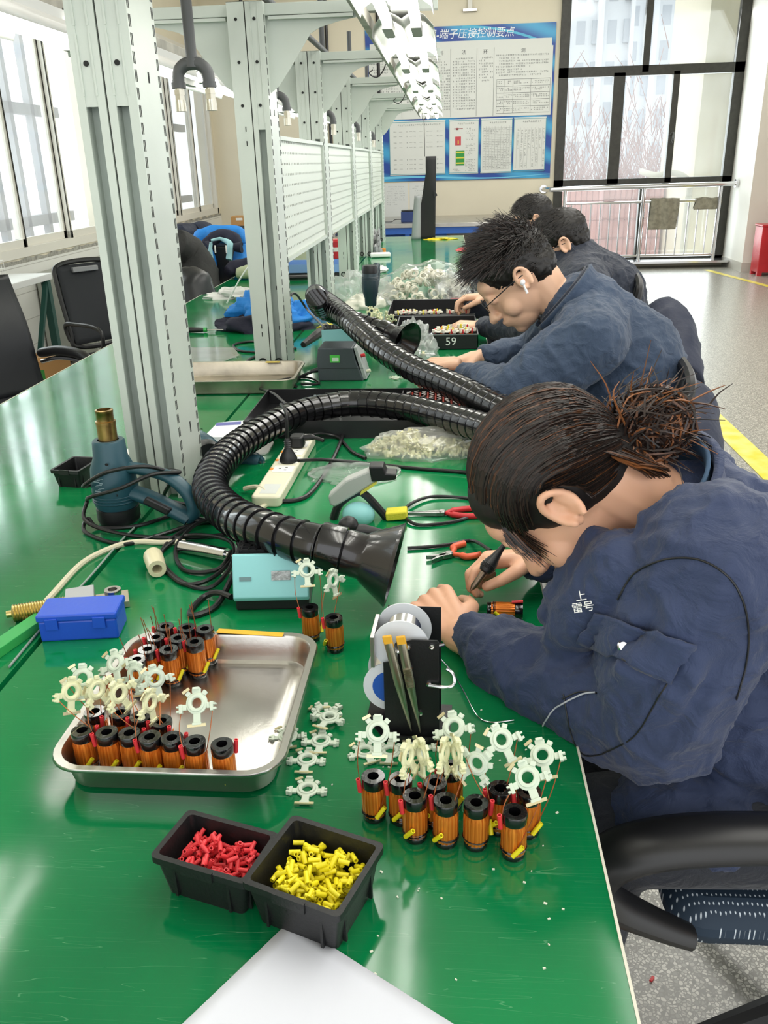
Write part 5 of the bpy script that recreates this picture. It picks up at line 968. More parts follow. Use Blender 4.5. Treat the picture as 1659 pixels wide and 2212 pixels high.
chair('office_chair', 'black leatherette armchair with chrome frame at the left edge of the bench', (-1.93, 3.72), -32, 'leather')
chair('office_chair', 'black mesh backed chair standing left of the nearest post', (-1.92, 4.95), -38, 'mesh').scale = (.92, .82, .96)
chair('office_chair', 'black mesh chair carrying the bright blue jacket', (-1.62, 6.75), -75, 'mesh')
chair('office_chair', 'black leatherette chair carrying the dark jackets', (-1.73, 6.15), -20, 'leather').scale = (.9, .9, .85)
# ------------------------------------------------------------------ left side furniture
dk_ = thing('side_desk', 'white topped side desk with dark green folding legs under the window', 'desk', (-3.08, 5.2, 0))
G().b2((-.2, -1.5, .745), (.2, 1.05, .79)).build('desktop', mat('white_laminate', 'e3e5e3', .35), dk_, bevel=.004, smooth=0)
gl_ = mat('dark_green_slotted_angle', '1c4a41', .5)
G().cyl((.17, 1.0, .74), (.17, .55, 0), .022, 4).build('brace', gl_, dk_, smooth=0); G().b2((.14, .98, 0), (.19, 1.03, .745)).build('leg', gl_, dk_, smooth=0); G().b2((.14, -1.4, 0), (.19, -1.35, .745)).build('leg', gl_, dk_, smooth=0); G().b2((-.19, .98, 0), (-.14, 1.03, .745)).build('leg', gl_, dk_, smooth=0)
cab = thing('steel_cabinet', 'old grey steel cabinet with paired handles under the left window', 'cabinet', (-3.06, 8.1, 0)); cm = mat('worn_grey_green_steel', 'a7aaa0', .5, var=(3, .15))
G().b2((-.21, -1.3, .04), (.21, 1.3, .73)).build('body', cm, cab, bevel=.004, smooth=0)
for k in range(4):
    y0 = -1.28 + k * .64; d = G().b2((.21, y0 + .01, .07), (.222, y0 + .62, .68)).build('door', cm, cab, bevel=.003, smooth=0); yy = y0 + (.57 if k % 2 == 0 else .06); G().b2((.222, yy - .012, .38), (.24, yy + .012, .56)).build('handle', mat('handle_grey', '5c5e5a', .5), d, bevel=.003, smooth=0)
# wire basket on the desk
wb = thing('wire_basket', 'white wire basket on the side desk under the window', 'basket', (-3.05, 5.45, .79)); g = G()
for z in (0.004, .05, .10, .15):
    g.tube([(-.13, -.2, z), (.13, -.2, z), (.13, .2, z), (-.13, .2, z)], .0025, 5, closed=True)
for i in range(13): y = -.2 + i * .0333; g.tube([(.13, y, .15), (.13, y, 0), (-.13, y, 0), (-.13, y, .15)], .0016, 4)
g.build('basket_wire', M['white'], wb)
g = G().tube(spline([(-3.0, 5.45, .80), (-3.02, 5.5, .90), (-2.98, 5.4, .94), (-3.0, 5.35, .86)], 5), .02, 8); tag(g.build('dark_spring', M['black']), 'black ribbed object inside the white wire basket', 'spring')
cb = mat('brown_cardboard', 'bd8f58', .75); 
def carton(label, c, d, rz, sticker=None):
    t = thing('cardboard_box', label, 'box', (c[0], c[1], c[2]), rad(rz)); G().b2((-d[0] / 2, -d[1] / 2, 0), (d[0] / 2, d[1] / 2, d[2])).build('carton', cb, t, bevel=.003, smooth=0)
    G().b2((-d[0] / 2 - .001, -.025, d[2]), (d[0] / 2 + .001, .025, d[2] + .001)).build('tape', mat('carton_tape_%d' % len(bpy.data.objects), 'd0a873', .4), t, smooth=0)
    if sticker: G().b2((-d[0] * .3, -d[1] / 2 - .002, d[2] * .6), (-d[0] * .05, -d[1] / 2, d[2] * .85)).build('sticker', sticker, t, bevel=.0, smooth=0)
    return t
gs = mat('green_label', '3c8f3a', .5); carton('open brown cardboard box with a green label on the floor behind the armchair', (-2.62, 5.35, 0), (.3, .3, .36), 30, gs)
tbl = thing('corner_table', 'grey low table in the far left corner carrying cartons', 'table', (-2.3, 11.6, 0)); G().b2((-.9, -.4, .62), (.9, .4, .66)).build('top', M['steel'], tbl, smooth=0); 
for sx in (-.85, .85):
    for sy in (-.35, .35): G().b2((sx - .02, sy - .02, 0), (sx + .02, sy + .02, .62)).build('leg', M['steel'], tbl, smooth=0)
carton('lower brown carton on the corner table behind the jackets', (-2.55, 11.55, .66), (.42, .3, .10), 3); carton('upper brown carton with a white label on the corner table', (-2.60, 11.55, .762), (.34, .28, .12), 0, M['white'])
# ------------------------------------------------------------------ JACKETS
nv = mat('navy_quilted_cloth', '1d2438', .7, bump=(30, .5, .01)); bk_ = mat('black_padded_cloth', '232322', .75, bump=(30, .5, .01)); bl_ = mat('bright_blue_cloth', '1478c8', .65, bump=(25, .5, .01)); cyl_ = mat('pale_cyan_lining', '9cc7cd', .7); dkn = mat('dark_navy_cloth', '191a2e', .8, bump=(25, .4, .01))
def blob_tube(P, R_, name, m, par=None, seed=0, amp=.25):
    g = G().tube(spline(P, 6), [R_[0]] * 1 if 0 else [R_[min(int(i / 6), len(R_) - 1)] * (1 - (i % 6) / 6) + R_[min(int(i / 6) + 1, len(R_) - 1)] * (i % 6) / 6 for i in range((len(P) - 1) * 6 + 1)], 18)
    g.v = [v + nz.noise_vector(v * 14 + V((seed, 0, 0))) * .012 + nz.noise_vector(v * 40) * .004 for v in g.v]; return g.build(name, m, par, smooth=80)
o0 = oy(435, 520, 6.9); j = thing('jacket', 'dark navy padded jacket bundled behind the blue jacket', 'jacket', o0)
L = lambda px, py, y: oy(px, py, y) - o0
blob_tube([L(385, 500, 6.7), L(410, 510, 6.9), L(440, 512, 6.95), L(475, 525, 6.9)], [.05, .10, .12, .06], 'body', nv, j, 1); blob_tube([L(385, 545, 6.8), L(420, 545, 6.9), L(460, 550, 6.9)], [.1, .13, .1], 'sleeve', nv, j, 4)
o0 = oy(405, 560, 5.9); j = thing('jacket', 'black padded hood and sleeve draped on the chair left of the blue jacket', 'jacket', o0)
blob_tube([L(378, 525, 5.8), L(405, 545, 5.9), L(430, 580, 5.9), L(450, 620, 5.8), L(470, 640, 5.7)], [.09, .12, .12, .09, .03], 'sleeve', bk_, j, 7); blob_tube([L(385, 560, 6.1), L(400, 590, 6.05), L(425, 605, 6.0)], [.08, .07, .03], 'blue_panel', bl_, j, 9)
blob_tube([L(395, 600, 5.3), L(420, 625, 5.25), L(430, 670, 5.2)], [.08, .13, .12], 'body', leather, j, 3)
o0 = oy(480, 540, 6.3); j = thing('jacket', 'bright blue jacket with navy collar and pale lining hung open over a chair back', 'jacket', o0)
blob_tube([L(428, 530, 6.35), L(437, 512, 6.35), L(470, 506, 6.4), L(515, 508, 6.4), L(533, 530, 6.35)], [.04, .06, .06, .06, .04], 'shoulders', bl_, j, 2)
blob_tube([L(440, 530, 6.25), L(450, 565, 6.2), L(462, 605, 6.15)], [.05, .06, .035], 'left_front', bl_, j, 5); blob_tube([L(528, 535, 6.3), L(524, 560, 6.25), L(522, 580, 6.2)], [.05, .065, .06], 'right_front', bl_, j, 6)
blob_tube([L(437, 535, 6.2), L(452, 520, 6.25), L(480, 508, 6.28), L(505, 515, 6.25), L(518, 532, 6.2)], [.03, .04, .04, .045, .03], 'collar', dkn, j, 8); blob_tube([L(445, 535, 6.17), L(455, 530, 6.2)], [.04, .03], 'lapel', dkn, j, 8); blob_tube([L(505, 535, 6.15), L(522, 533, 6.15)], [.03, .04], 'lapel', dkn, j, 18)
blob_tube([L(455, 522, 6.13), L(455, 545, 6.12), L(462, 580, 6.1), L(467, 612, 6.05)], [.012, .014, .01, .008], 'lining', cyl_, j, 11, 0); blob_tube([L(458, 520, 6.14), L(480, 516, 6.16), L(496, 528, 6.12), L(494, 560, 6.1)], [.008, .01, .022, .018], 'lining', cyl_, j, 12, 0)
o0_ = oy(476, 570, 6.25); G().b2((-.07, -.02, -.2), (.07, .02, .12)).build('shirt_panel', M['black'], j, bevel=.01).location = o0_ - o0
for s in (-1, 1): q = L(476 + s * 12, 530, 6.08); G().tube([q, q + V((s * .0, 0, -.05))], .006, 6).build('drawstring_tip', M['white'], j)
o0 = oy(520, 585, 5.9); j = thing('cap', 'rolled navy and pale green cap on the bench edge beside the blue jacket', 'cap', o0); blob_tube([L(492, 590, 5.85), L(510, 578, 5.9), L(545, 572, 5.9)], [.04, .055, .05], 'crown', dkn, j, 3); blob_tube([L(512, 590, 5.8), L(530, 590, 5.8), L(550, 588, 5.8)], [.04, .045, .04], 'lining', mat('pale_green_lining', 'a5ad8c', .8), j, 3)
# ------------------------------------------------------------------ THINGS ON THE LEFT BENCH
def pile(name, label, cat, px, py, rx, ry, h, m, seed, amp=.5, z=ZT): p = oz(px, py, z); o = lump((p.x, p.y, z), rx, ry, h, seed, 36, 18, amp, 2.2).build(name, m, smooth=60); return tag(o, label, cat)
glove = mat('white_cotton_gloves', 'd6d6d2', .8, bump=(60, .4))
pile('work_gloves', 'heap of white cotton gloves left of the second post', 'gloves', 515, 643, .16, .08, .05, glove, 2, .7); pile('work_gloves', 'white gloves lying right of the third post', 'gloves', 812, 585, .07, .14, .03, glove, 5, .7)
pile('cleaning_cloth', 'crumpled white rag right of the second post', 'cloth', 668, 668, .05, .12, .05, glove, 8, .6)
o0 = oz(570, 712); t = thing('folded_garment', 'bright blue and navy garment crumpled behind the second post', 'garment', (o0.x, o0.y + .05, ZT)); lump((0, 0, 0), .20, .14, .10, 3, 44, 24, .55, 2).build('navy_part', dkn, t, smooth=60); lump((-.02, .05, .05), .16, .10, .10, 9, 40, 20, .5, 2.4).build('blue_part', bl_, t, smooth=60); lump((.14, .02, .02), .12, .09, .085, 13, 40, 20, .5, 2.4).build('blue_part', bl_, t, smooth=60)
a = oz(405, 713, ZT + .012); t = thing('screwdriver', 'screwdriver with black and green handle lying on the left bench', 'screwdriver', (a.x - .02, a.y, ZT + .0125), rad(-2)); R = Mx.Rotation(rad(90), 3, 'Y'); G().lathe([(.001, 0), (.011, .002), (.0125, .02), (.0115, .05), (.010, .09), (.008, .10)], 18, (0, 0, 0), R).build('handle', M['black'], t); G().lathe([(.011, .098), (.010, .112), (.001, .113)], 18, (0, 0, 0), R).build('green_collar', mat('green_grip', '3fb25a', .4), t); G().lathe([(.0112, -.001), (.0118, .008)], 18, (0, 0, 0), R).build('green_end', mat('green_grip2', '3fb25a', .4), t); G().cyl((.11, 0, 0), (.19, 0, 0), .0028, 8).build('blade', M['chrome'], t)
bx = thing('parts_tray', 'shallow sky blue tray behind the second and third posts', 'tray', (-.90, 6.0, ZT)); g = G(); g.b2((-.22, -.16, .03), (.22, .16, .033)); 
for q in (((-.22, -.16, .03), (-.217, .16, .085)), ((.217, -.16, .03), (.22, .16, .085)), ((-.22, -.16, .03), (.22, -.157, .085)), ((-.22, .157, .03), (.22, .16, .085))): g.b2(*q)
g.build('tray_body', mat('sky_blue_plastic', '7da3d6', .4), bx, smooth=0); G().b2((-.21, -.15, 0), (.21, .15, .03)).build('black_base', M['black'], bx, smooth=0)
p = oy(725, 545, 6.6); t = thing('red_canister', 'red canister with a white label band seen between the third and fourth posts', 'canister', (p.x, 6.6, ZT)); G().lathe([(.001, 0), (.055, 0), (.055, .17), (.04, .185), (.001, .187)], 24).build('can', M['red'], t); G().lathe([(.0555, .10), (.0555, .13)], 24).build('label_band', M['white'], t); G().lathe([(.0555, 0), (.0555, .05)], 24).build('black_base_band', M['black'], t)
o = G().prism([(-.25, -.15), (.12, -.17), (.16, -.05), (.10, .10), (-.2, .12)], 0, .002).build('plastic_bag', M['film']); p = oz(440, 765); o.location = (p.x, p.y, ZT + .004); tag(o, 'crinkled clear zip bag lying in front of the worn steel tray', 'bag')
# worn second tray
p = oz(505, 815, ZT + .03); tr2 = tray('steel_tray', 'worn dull steel tray with brown stains between the first and second posts', (p.x - .02, p.y + .01), .50, .30, .05, rad(1), mat('stained_steel', 'b3ab9b', .38, .9, var=(7, .35), bump=(60, .2)))
o = G().box((0, 0, 0), (.05, .02, .001)).build('tape', mat('stain_yellow', 'd4bb45', .5), None); o.location = (-.62, 2.99, ZT + .0515); tag(o, 'yellow tape on the rim of the worn steel tray', 'tape')
o = G().prism([(0, 0), (.16, -.02), (.22, .06), (.18, .16), (.03, .14)], 0, .02).build('document_pack', mat('white_booklet', 'dcdfe6', .4)); p = oz(440, 960); o.location = (p.x, p.y, ZT); o.rotation_euler = (0, 0, rad(10)); tag(o, 'white printed packet of components right of the nearest post', 'packet')
o = G().box((0, 0, 0), (.07, .03, .0006)).build('blue_print', mat('violet_print', '4a4f9e', .4)); o.location = (p.x + .04, p.y + .13, ZT + .0204); o.rotation_euler = (0, 0, rad(10)); tag(o, 'violet printed label on the white packet beside the nearest post', 'label')
p = oz(425, 1000); o = G().prism(rrect(.16, .13, .03), 0, .004).build('white_dish', M['white']); o.location = (p.x + .09, p.y + .12, ZT); tag(o, 'flat white dish under the bend of the nearer hose', 'dish')
p = oz(262, 985); o = G().prism(rrect(.16, .10, .04), 0, .004).build('white_card', M['white']); o.location = (p.x + .02, p.y, ZT); tag(o, 'white card lying behind the heat gun left of the nearest post', 'card')
# long black tray with serpentine coils
lb = thing('long_tray', 'long black plastic tray behind the nearer hose', 'tray', (0, 0, ZT)); 
c1, c2, c3, c4 = oz(470, 940), oz(1010, 930), oz(985, 835, ZT + .05), oz(600, 835, ZT + .05)
g = G(); x0, x1, y0, y1 = -.56, .10, 2.24, 2.60
g.b2((x0, y0, 0), (x1, y1, .003)); 
for q in (((x0, y0, 0), (x1, y0 + .003, .05)), ((x0, y1 - .003, 0), (x1, y1, .05)), ((x0, y0, 0), (x0 + .003, y1, .05)), ((x1 - .003, y0, 0), (x1, y1, .05)), ((-.135, y0, 0), (-.132, y1, .045))): g.b2(*q)
g.build('tray_body', M['black'], lb, smooth=0)
wr = mat('silver_serpentine_wire', 'cfccc6', .35, .8); r_ = random.Random(3)
for i in range(9):
    x = -.115 + i * .0235; y = y0 + .03
    P = []
    for k in range(26): P.append((x + (.006 if k % 2 else -.006), y + k * .012, .045 + .004 * r_.random()))
    o = G().tube(P, .0016, 5).build('serpentine_wire', wr); o.location = (0, 0, ZT); tag(o, on[i] + ' silver serpentine wire from the left in the long black tray', 'wire', 'serpentine wires in the long black tray')
    P = [(x + .012, y + k * .025, .03 + .02 * (k % 2)) for k in range(12)]; o = G().tube(spline(P, 4), .0028, 6).build('red_wire', mat('red_enamel_wire%d' % i, 'c8402a', .4)); o.location = (0, 0, ZT); tag(o, on[i] + ' red wire from the left in the long black tray', 'wire', 'red wires in the long black tray')
# ------------------------------------------------------------------ COIL BOXES IN FRONT OF THE SECOND PERSON
wc = mat('white_plastic_collar', 'e6e2d2', .45)
PR = {}
def small_coil(label, x, y, grp, k):
    t = thing('collared_coil', label, 'coil', (x, y, ZT + .004), rad(k * 40), grp)
    if not PR:
        PR['w'] = G().lathe([(.001, 0), (.012, 0), (.012, .05), (.008, .05)], 16).build('winding', M['cu'], t)
        g = G(); ring(g, .021, .0125, .020, .028, 20); PR['c'] = g.build('collar', wc, t)
        g = G(); ring(g, .0095, .005, .050, .060, 16); PR['k'] = g.build('core', M['core'], t)
        g = G(); ring(g, .017, .008, .059, .065, 18); g.box((.018, 0, .064), (.012, .012, .012)).box((-.018, 0, .064), (.012, .012, .012)).box((0, .018, .066), (.010, .006, .018)); PR['b'] = g.build('terminal_ring', wc, t)
        g = G(); sleeve(g, (.012, .012, .055), (.014, .013, .075), .003); PR['y'] = g.build('yellow_sleeve', M['ys'], t); g = G(); sleeve(g, (-.012, .012, .052), (-.014, .014, .072), .003); PR['r'] = g.build('red_sleeve', M['rs'], t)
    else:
        for o in PR.values(): c = o.copy(); COL.objects.link(c); c.parent = t
A_ = [(946, 721), (965, 717), (984, 722), (1003, 718), (1017, 711), (1000, 704), (966, 706), (948, 710)]
B2 = [(868, 684), (890, 681), (949, 676), (974, 673), (1003, 673), (858, 694), (912, 674), (930, 677), (884, 693)]
def obox(label, x0, x1, y0, y1, h):
    t = thing('coil_box', label, 'box', ((x0 + x1) / 2, (y0 + y1) / 2, ZT)); w = (x1 - x0) / 2; d = (y1 - y0) / 2; g = G(); g.b2((-w, -d, 0), (w, d, .003))
    for q in (((-w, -d, 0), (w, -d + .003, h)), ((-w, d - .003, 0), (w, d, h)), ((-w, -d, 0), (-w + .003, d, h)), ((w - .003, -d, 0), (w, d, h))): g.b2(*q)
    g.build('box_body', M['black'], t, smooth=0); G().tube([(-w, -d, h), (w, -d, h), (w, d, h), (-w, d, h)], .003, 6, closed=True).build('rim', mat('scuffed_rim_%d' % len(bpy.data.objects), '6d6f70', .5), t, smooth=0); return t
t = obox('black box marked 59 holding collared coils, nearer of the two', -.21, .125, 3.42, 3.86, .06); text('chalk_number', '59', .045, M['white'], t, (.06, -.222, .032), RW)
obox('black box of collared coils behind the one marked 59', -.27, .125, 3.90, 4.36, .06)
obox('empty black box at the right edge of the bench behind the coil boxes', .0, .15, 4.42, 4.75, .05)
def uniq(L_, ymin, ymax): return L_
for i, (px, py) in enumerate(A_):
    p = oz(px, py, ZT + .068); small_coil(on[i % 9] + ' collared coil in the box marked 59', max(-.18, min(.095, p.x)), max(3.46, min(3.82, p.y)), 'collared coils in the box marked 59', i)
for i, (px, py) in enumerate(B2):
    p = oz(px, py, ZT + .068); small_coil(on[i % 9] + ' collared coil in the box behind the one marked 59', max(-.24, min(.095, p.x)), max(3.94, min(4.32, p.y)), 'collared coils in the rear box', i)
o = G().tube([(.02, 4.5, ZT + .03), (.09, 4.5, ZT + .03)], .016, 12).build('red_tube', M['red']); tag(o, 'short red tube inside the empty black box at the bench edge', 'tube')
# group of dark coils with pale brackets left of the boxes
for i, (px, py) in enumerate(((803, 676), (815, 680), (822, 690), (835, 686), (845, 694), (808, 690))):
    p = oz(px, py, ZT + .075); t = make_coil('copper_coil', on[i] + ' distant copper coil with pale brackets beside the dark heat gun', (p.x, p.y, ZT), i * 50, 'distant copper coils beside the dark heat gun', red=200, yel=300, brk=((p.x, p.y, ZT + .085), FR(75, i * 40, 0)), bm=N2)
# bag of white rings
rg = mat('white_plastic_ring', 'e4e0ce', .45); c0 = oz(905, 662); r_ = random.Random(11)
g = G(); ring(g, .021, .015, -.009, .009, 22); g.lathe([(.021, -.002), (.024, -.002), (.024, .002), (.021, .002)], 22); base = None
for i in range(120):
    a = r_.uniform(0, 6.28); q = r_.random() ** .55; x = c0.x + .02 + .24 * q * cos(a); y = 4.78 + .26 * q * sin(a); hmax = .15 * (1 - q ** 1.6)
    z = ZT + .02 + hmax * (1 if i > 30 else r_.random())
    if base is None: o = base = g.build('plastic_ring', rg)
    else: o = base.copy(); COL.objects.link(o)
    o.location = (x, y, z); o.rotation_euler = (r_.uniform(0, 3), r_.uniform(0, 3), r_.uniform(0, 3)); tag(o, 'white plastic ring heaped in the clear bag behind the coil boxes', 'ring', 'white rings in the clear bag')
o = lump((c0.x + .03, 4.78, ZT), .30, .30, .20, 6, 44, 28, .18, 2.5).build('plastic_bag', thin_glass('thin_clear_bag', 'ffffff', 0, haze=.08), smooth=40); tag(o, 'big clear bag heaped with white rings behind the coil boxes', 'bag')
p = oz(983, 650); bag('crumpled mouth of clear plastic to the right of the ring bag', (p.x - .02, p.y, ZT), .10, .18, .14, 14, amp=.5)
p = oz(788, 655); bag('clear plastic bag with white stuff behind the dark heat gun', (p.x, p.y, ZT), .17, .16, .15, 21, amp=.6); pile('white_granules', 'white material inside the bag behind the dark heat gun', 'parts', 790, 662, .11, .12, .07, mat('white_stuff', 'e2dfd0', .8), 4, .3)
# bag + bolt near the second hose funnel
p = oz(925, 772); bag('crinkled clear bag beside the far hose funnel', (p.x - .06, 3.25, ZT), .085, .10, .13, 31, amp=.55)
p = oz(905, 768, ZT + .02); t = thing('hex_bolt', 'threaded steel bolt with nut lying beyond the farther hose', 'bolt', (p.x, p.y, ZT + .022)); R = Mx.Rotation(rad(90), 3, 'Y'); G().lathe([(.001, 0), (.007, 0)] + [(.0075 if i % 2 else .0065, .002 + i * .002) for i in range(30)] + [(.001, .064)], 14, (0, 0, 0), R).build('shank', M['chrome'], t); G().lathe([(.007, 0), (.014, 0), (.014, .010), (.007, .010)], 6, (.012, 0, 0), R).build('nut', mat('zinc_nut', 'c9b98a', .3, 1), t, smooth=0); G().lathe([(.007, 0), (.02, 0), (.02, .004), (.007, .004)], 18, (.002, 0, 0), R).build('washer', M['chrome'], t); G().b2((-.05, -.02, -.022), (-.0, .02, .02)).build('white_block', M['white'], t, smooth=0)
# clear container and yellow tool behind the power supply
p = oz(690, 705); g = G().b2((-.06, -.05, 0), (.06, .05, .06)); o = g.build('clear_container', thin_glass('clear_plastic_box', 'eef5ef', .4, haze=.15), smooth=0, bevel=.004); o.location = (p.x, p.y, ZT); tag(o, 'clear plastic container right of the blue garment', 'container')
a = oz(655, 745, ZT + .05); b_ = oz(705, 708, ZT + .08); o = G().tube([a, a.lerp(b_, .5), b_], [.012, .018, .022], 8).build('yellow_tool', mat('black_yellow_tool', '2b2b2a', .5)); tag(o, 'black handled tool leaning behind the cyan station right of the second post', 'tool'); y_ = G().tube([a.lerp(b_, .75), b_ + (b_ - a) * .2], [.024, .016], 8).build('yellow_part', M['yellow']); y_.parent = o
cable('black probe cable arching from the second post over to the cyan station', [oz(622, 672, ZT + .14), oz(627, 640, ZT + .20), oz(640, 636, ZT + .20), oz(665, 670, ZT + .12), oz(705, 712, ZT + .12)], .005)
pile('tape_roll', 'twisted yellow tie lying near the far end of the bench', 'tie', 955, 517, .13, .05, .012, mat('yellow_ribbon', 'e6cc1e', .5), 3, .9); pile('red_pouch', 'small red pouch on the far right edge of the bench', 'pouch', 1003, 541, .06, .10, .02, mat('soft_red_cloth', 'c4484c', .6), 3, .5)
p = oz(822, 556); o = G().box((0, 0, .02), (.16, .08, .035), rad(8)).build('white_packet', M['white'], bevel=.01); o.location = (p.x, p.y, ZT); tag(o, 'white wrapped packet beside the fourth post', 'packet')
p = oz(826, 546); o = G().cyl((0, 0, 0), (0, 0, .035), .03, 20).build('orange_tape', mat('orange_tape', 'e08a2a', .5)); o.location = (p.x, p.y, ZT); tag(o, 'orange tape roll beside the far posts', 'tape')
p = oz(690, 596); o = G().tube([(-.1, 0, .02), (.12, 0.02, .02)], .015, 8).build('marker_pen', M['black']); o.location = (p.x - .12, 5.7, ZT); tag(o, 'black marker lying in front of the sky blue tray', 'pen')
pile('wire_bundle', 'bundle of grey and white wires hanging at the foot of the fifth post', 'wires', 812, 548, .05, .2, .16, mat('grey_wires', '8c8d8e', .6, var=(40, .6)), 6, .9)
p = oz(855, 817); t = thing('nylon_bracket', 'single nylon bracket lying beyond the long black tray', 'bracket', (p.x, p.y, ZT)); dup(LB, t)
# small debris chips on the near bench
chip = mat('white_debris', 'd7dcc9', .6); r_ = random.Random(8); base = None
for i in range(60):
    px, py = r_.uniform(560, 1240), r_.uniform(1380, 2150); p = oz(px, py)
    if p.x > .15: continue
    if base is None: o = base = G().box((0, 0, .0006), (.0028, .0016, .0012)).build('debris_chip', chip, smooth=0)
    else: o = base.copy(); COL.objects.link(o)
    o.location = (p.x, p.y, ZT); o.rotation_euler = (0, 0, r_.uniform(0, 3)); s = r_.uniform(.5, 1.3); o.scale = (s, s, 1); tag(o, 'tiny pale plastic chip scattered on the green bench', 'chip', 'debris on the green bench')
# ------------------------------------------------------------------ RIGHT SIDE CHAIRS
wcn = (.60, 1.12)
ch = thing('office_chair', 'black armchair with blue mesh seat under the woman in front', 'chair', (wcn[0], wcn[1], 0), pi)
bms = mat('blue_grey_mesh_with_white_flecks', '26384c', .7); n = bms.node_tree.nodes; L_k = bms.node_tree.links; vv = n.new('ShaderNodeTexVoronoi'); vv.inputs['Scale'].default_value = 150; vv.inputs['Randomness'].default_value = .15; vv.voronoi_dimensions = '2D'; tcc = n.new('ShaderNodeTexCoord'); mpp = n.new('ShaderNodeMapping'); mpp.inputs['Scale'].default_value = (1, .55, 1); L_k.new(tcc.outputs['Object'], mpp.inputs[0]); L_k.new(mpp.outputs[0], vv.inputs['Vector']); rr2 = n.new('ShaderNodeValToRGB'); rr2.color_ramp.elements[0].position = .12; rr2.color_ramp.elements[0].color = lin('d5dfe6'); rr2.color_ramp.elements[1].position = .2; rr2.color_ramp.elements[1].color = lin('223446'); L_k.new(vv.outputs['Distance'], rr2.inputs[0]); L_k.new(rr2.outputs[0], n['Principled BSDF'].inputs['Base Color'])
G().prism([(x + .03, y) for x, y in rrect(.50, .41, .055, 6)], .415, .49).build('seat', bms, ch, bevel=.03, smooth=60)
for s in (-1, 1):
    P = [(-.26, .25 * s, .60), (-.15, .265 * s, .665), (.10, .265 * s, .685), (.28, .265 * s, .68), (.375, .265 * s, .655), (.405, .26 * s, .605), (.385, .26 * s, .565), (.33, .255 * s, .525), (.27, .25 * s, .49)]
    sp_ = spline(P, 7); g = G().tube(sp_, [.020 + .006 * min(1, i / 20) - .012 * max(0, (i - 34) / 22) for i in range(len(sp_))], 12); g.v = [V((v.x, (v.y - .26 * s) * 1.5 + .26 * s, v.z)) for v in g.v]; g.build('armrest', armp, ch)
pts = [(-.24, -.20, .52), (-.27, -.23, .62), (-.33, -.235, .86), (-.345, -.18, .93), (-.35, 0, .95), (-.345, .18, .93), (-.33, .235, .86), (-.27, .23, .62), (-.24, .20, .52)]
G().tube(spline(pts, 6, True), .016, 8, closed=True).build('back_frame', armp, ch); G().cyl((-.10, 0, .1), (-.10, 0, .415), .028).build('gas_column', M['chrome'], ch)
for k in range(5):
    a = rad(72 * k - 56); e = V((.30 * cos(a) - .10, .30 * sin(a), .07)); l = G().tube([(-.10, 0, .12), e], [.028, .016], 8).build('leg', armp, ch); G().cyl(e + V((-.014 * sin(a), .014 * cos(a), -.04)), e - V((-.014 * sin(a), .014 * cos(a), .04)), .028).build('caster', M['black'], l)
ws = thing('wooden_stool', 'low orange brown wooden stool under the bench edge at the front right', 'stool', (.21, .96, 0)); wm = mat('orange_brown_wood', 'a8683c', .5, var=(4, .25), scale=(1, 1, 8))
G().b2((-.13, -.10, .30), (.06, .12, .33)).build('top', wm, ws, bevel=.004, smooth=0)
for sx in (-.12, .03):
    for sy in (-.09, .09): G().b2((sx, sy - .012, 0), (sx + .025, sy + .012, .30)).build('leg', wm, ws, smooth=0)
G().b2((-.12, -.095, .12), (.05, -.08, .15)).build('rail', wm, ws, smooth=0)
chair('office_chair', 'black mesh chair whose slanted back shows behind the man with the earbud', (.29, 2.44), 180, 'mesh').scale = (1, .95, .93); chair('office_chair', 'black chair with a dark coat behind the man with the dark collar', (.42, 3.75), 180, 'mesh'); chair('office_chair', 'black chair of the farthest seated person, mostly hidden', (.42, 5.15), 180, 'mesh')
o0 = oy(1430, 720, 3.2); j = thing('coat', 'black coat hung over the back of the chair behind the second man', 'coat', o0); blob_tube([L(1420, 660, 3.25), L(1438, 700, 3.2), L(1450, 760, 3.1), L(1462, 830, 2.95)], [.05, .09, .1, .09], 'coat_body', nv, j, 3)
o0 = oy(1490, 900, 2.4); j = thing('coat', 'black coat trailing down behind the chair of the man with the earbud', 'coat', o0); blob_tube([L(1440, 860, 2.5), L(1475, 880, 2.45), L(1480, 960, 2.3), L(1490, 1040, 2.2)], [.05, .09, .10, .09], 'coat_body', nv, j, 6)
r1 = oz(1408, 2117, 0); o = G().box((0, 0, .003), (.012, .005, .004), .9).build('red_sleeve_piece', M['rs']); o.location = (r1.x, r1.y, 0); tag(o, 'single red sleeve piece fallen on the terrazzo floor', 'sleeve')
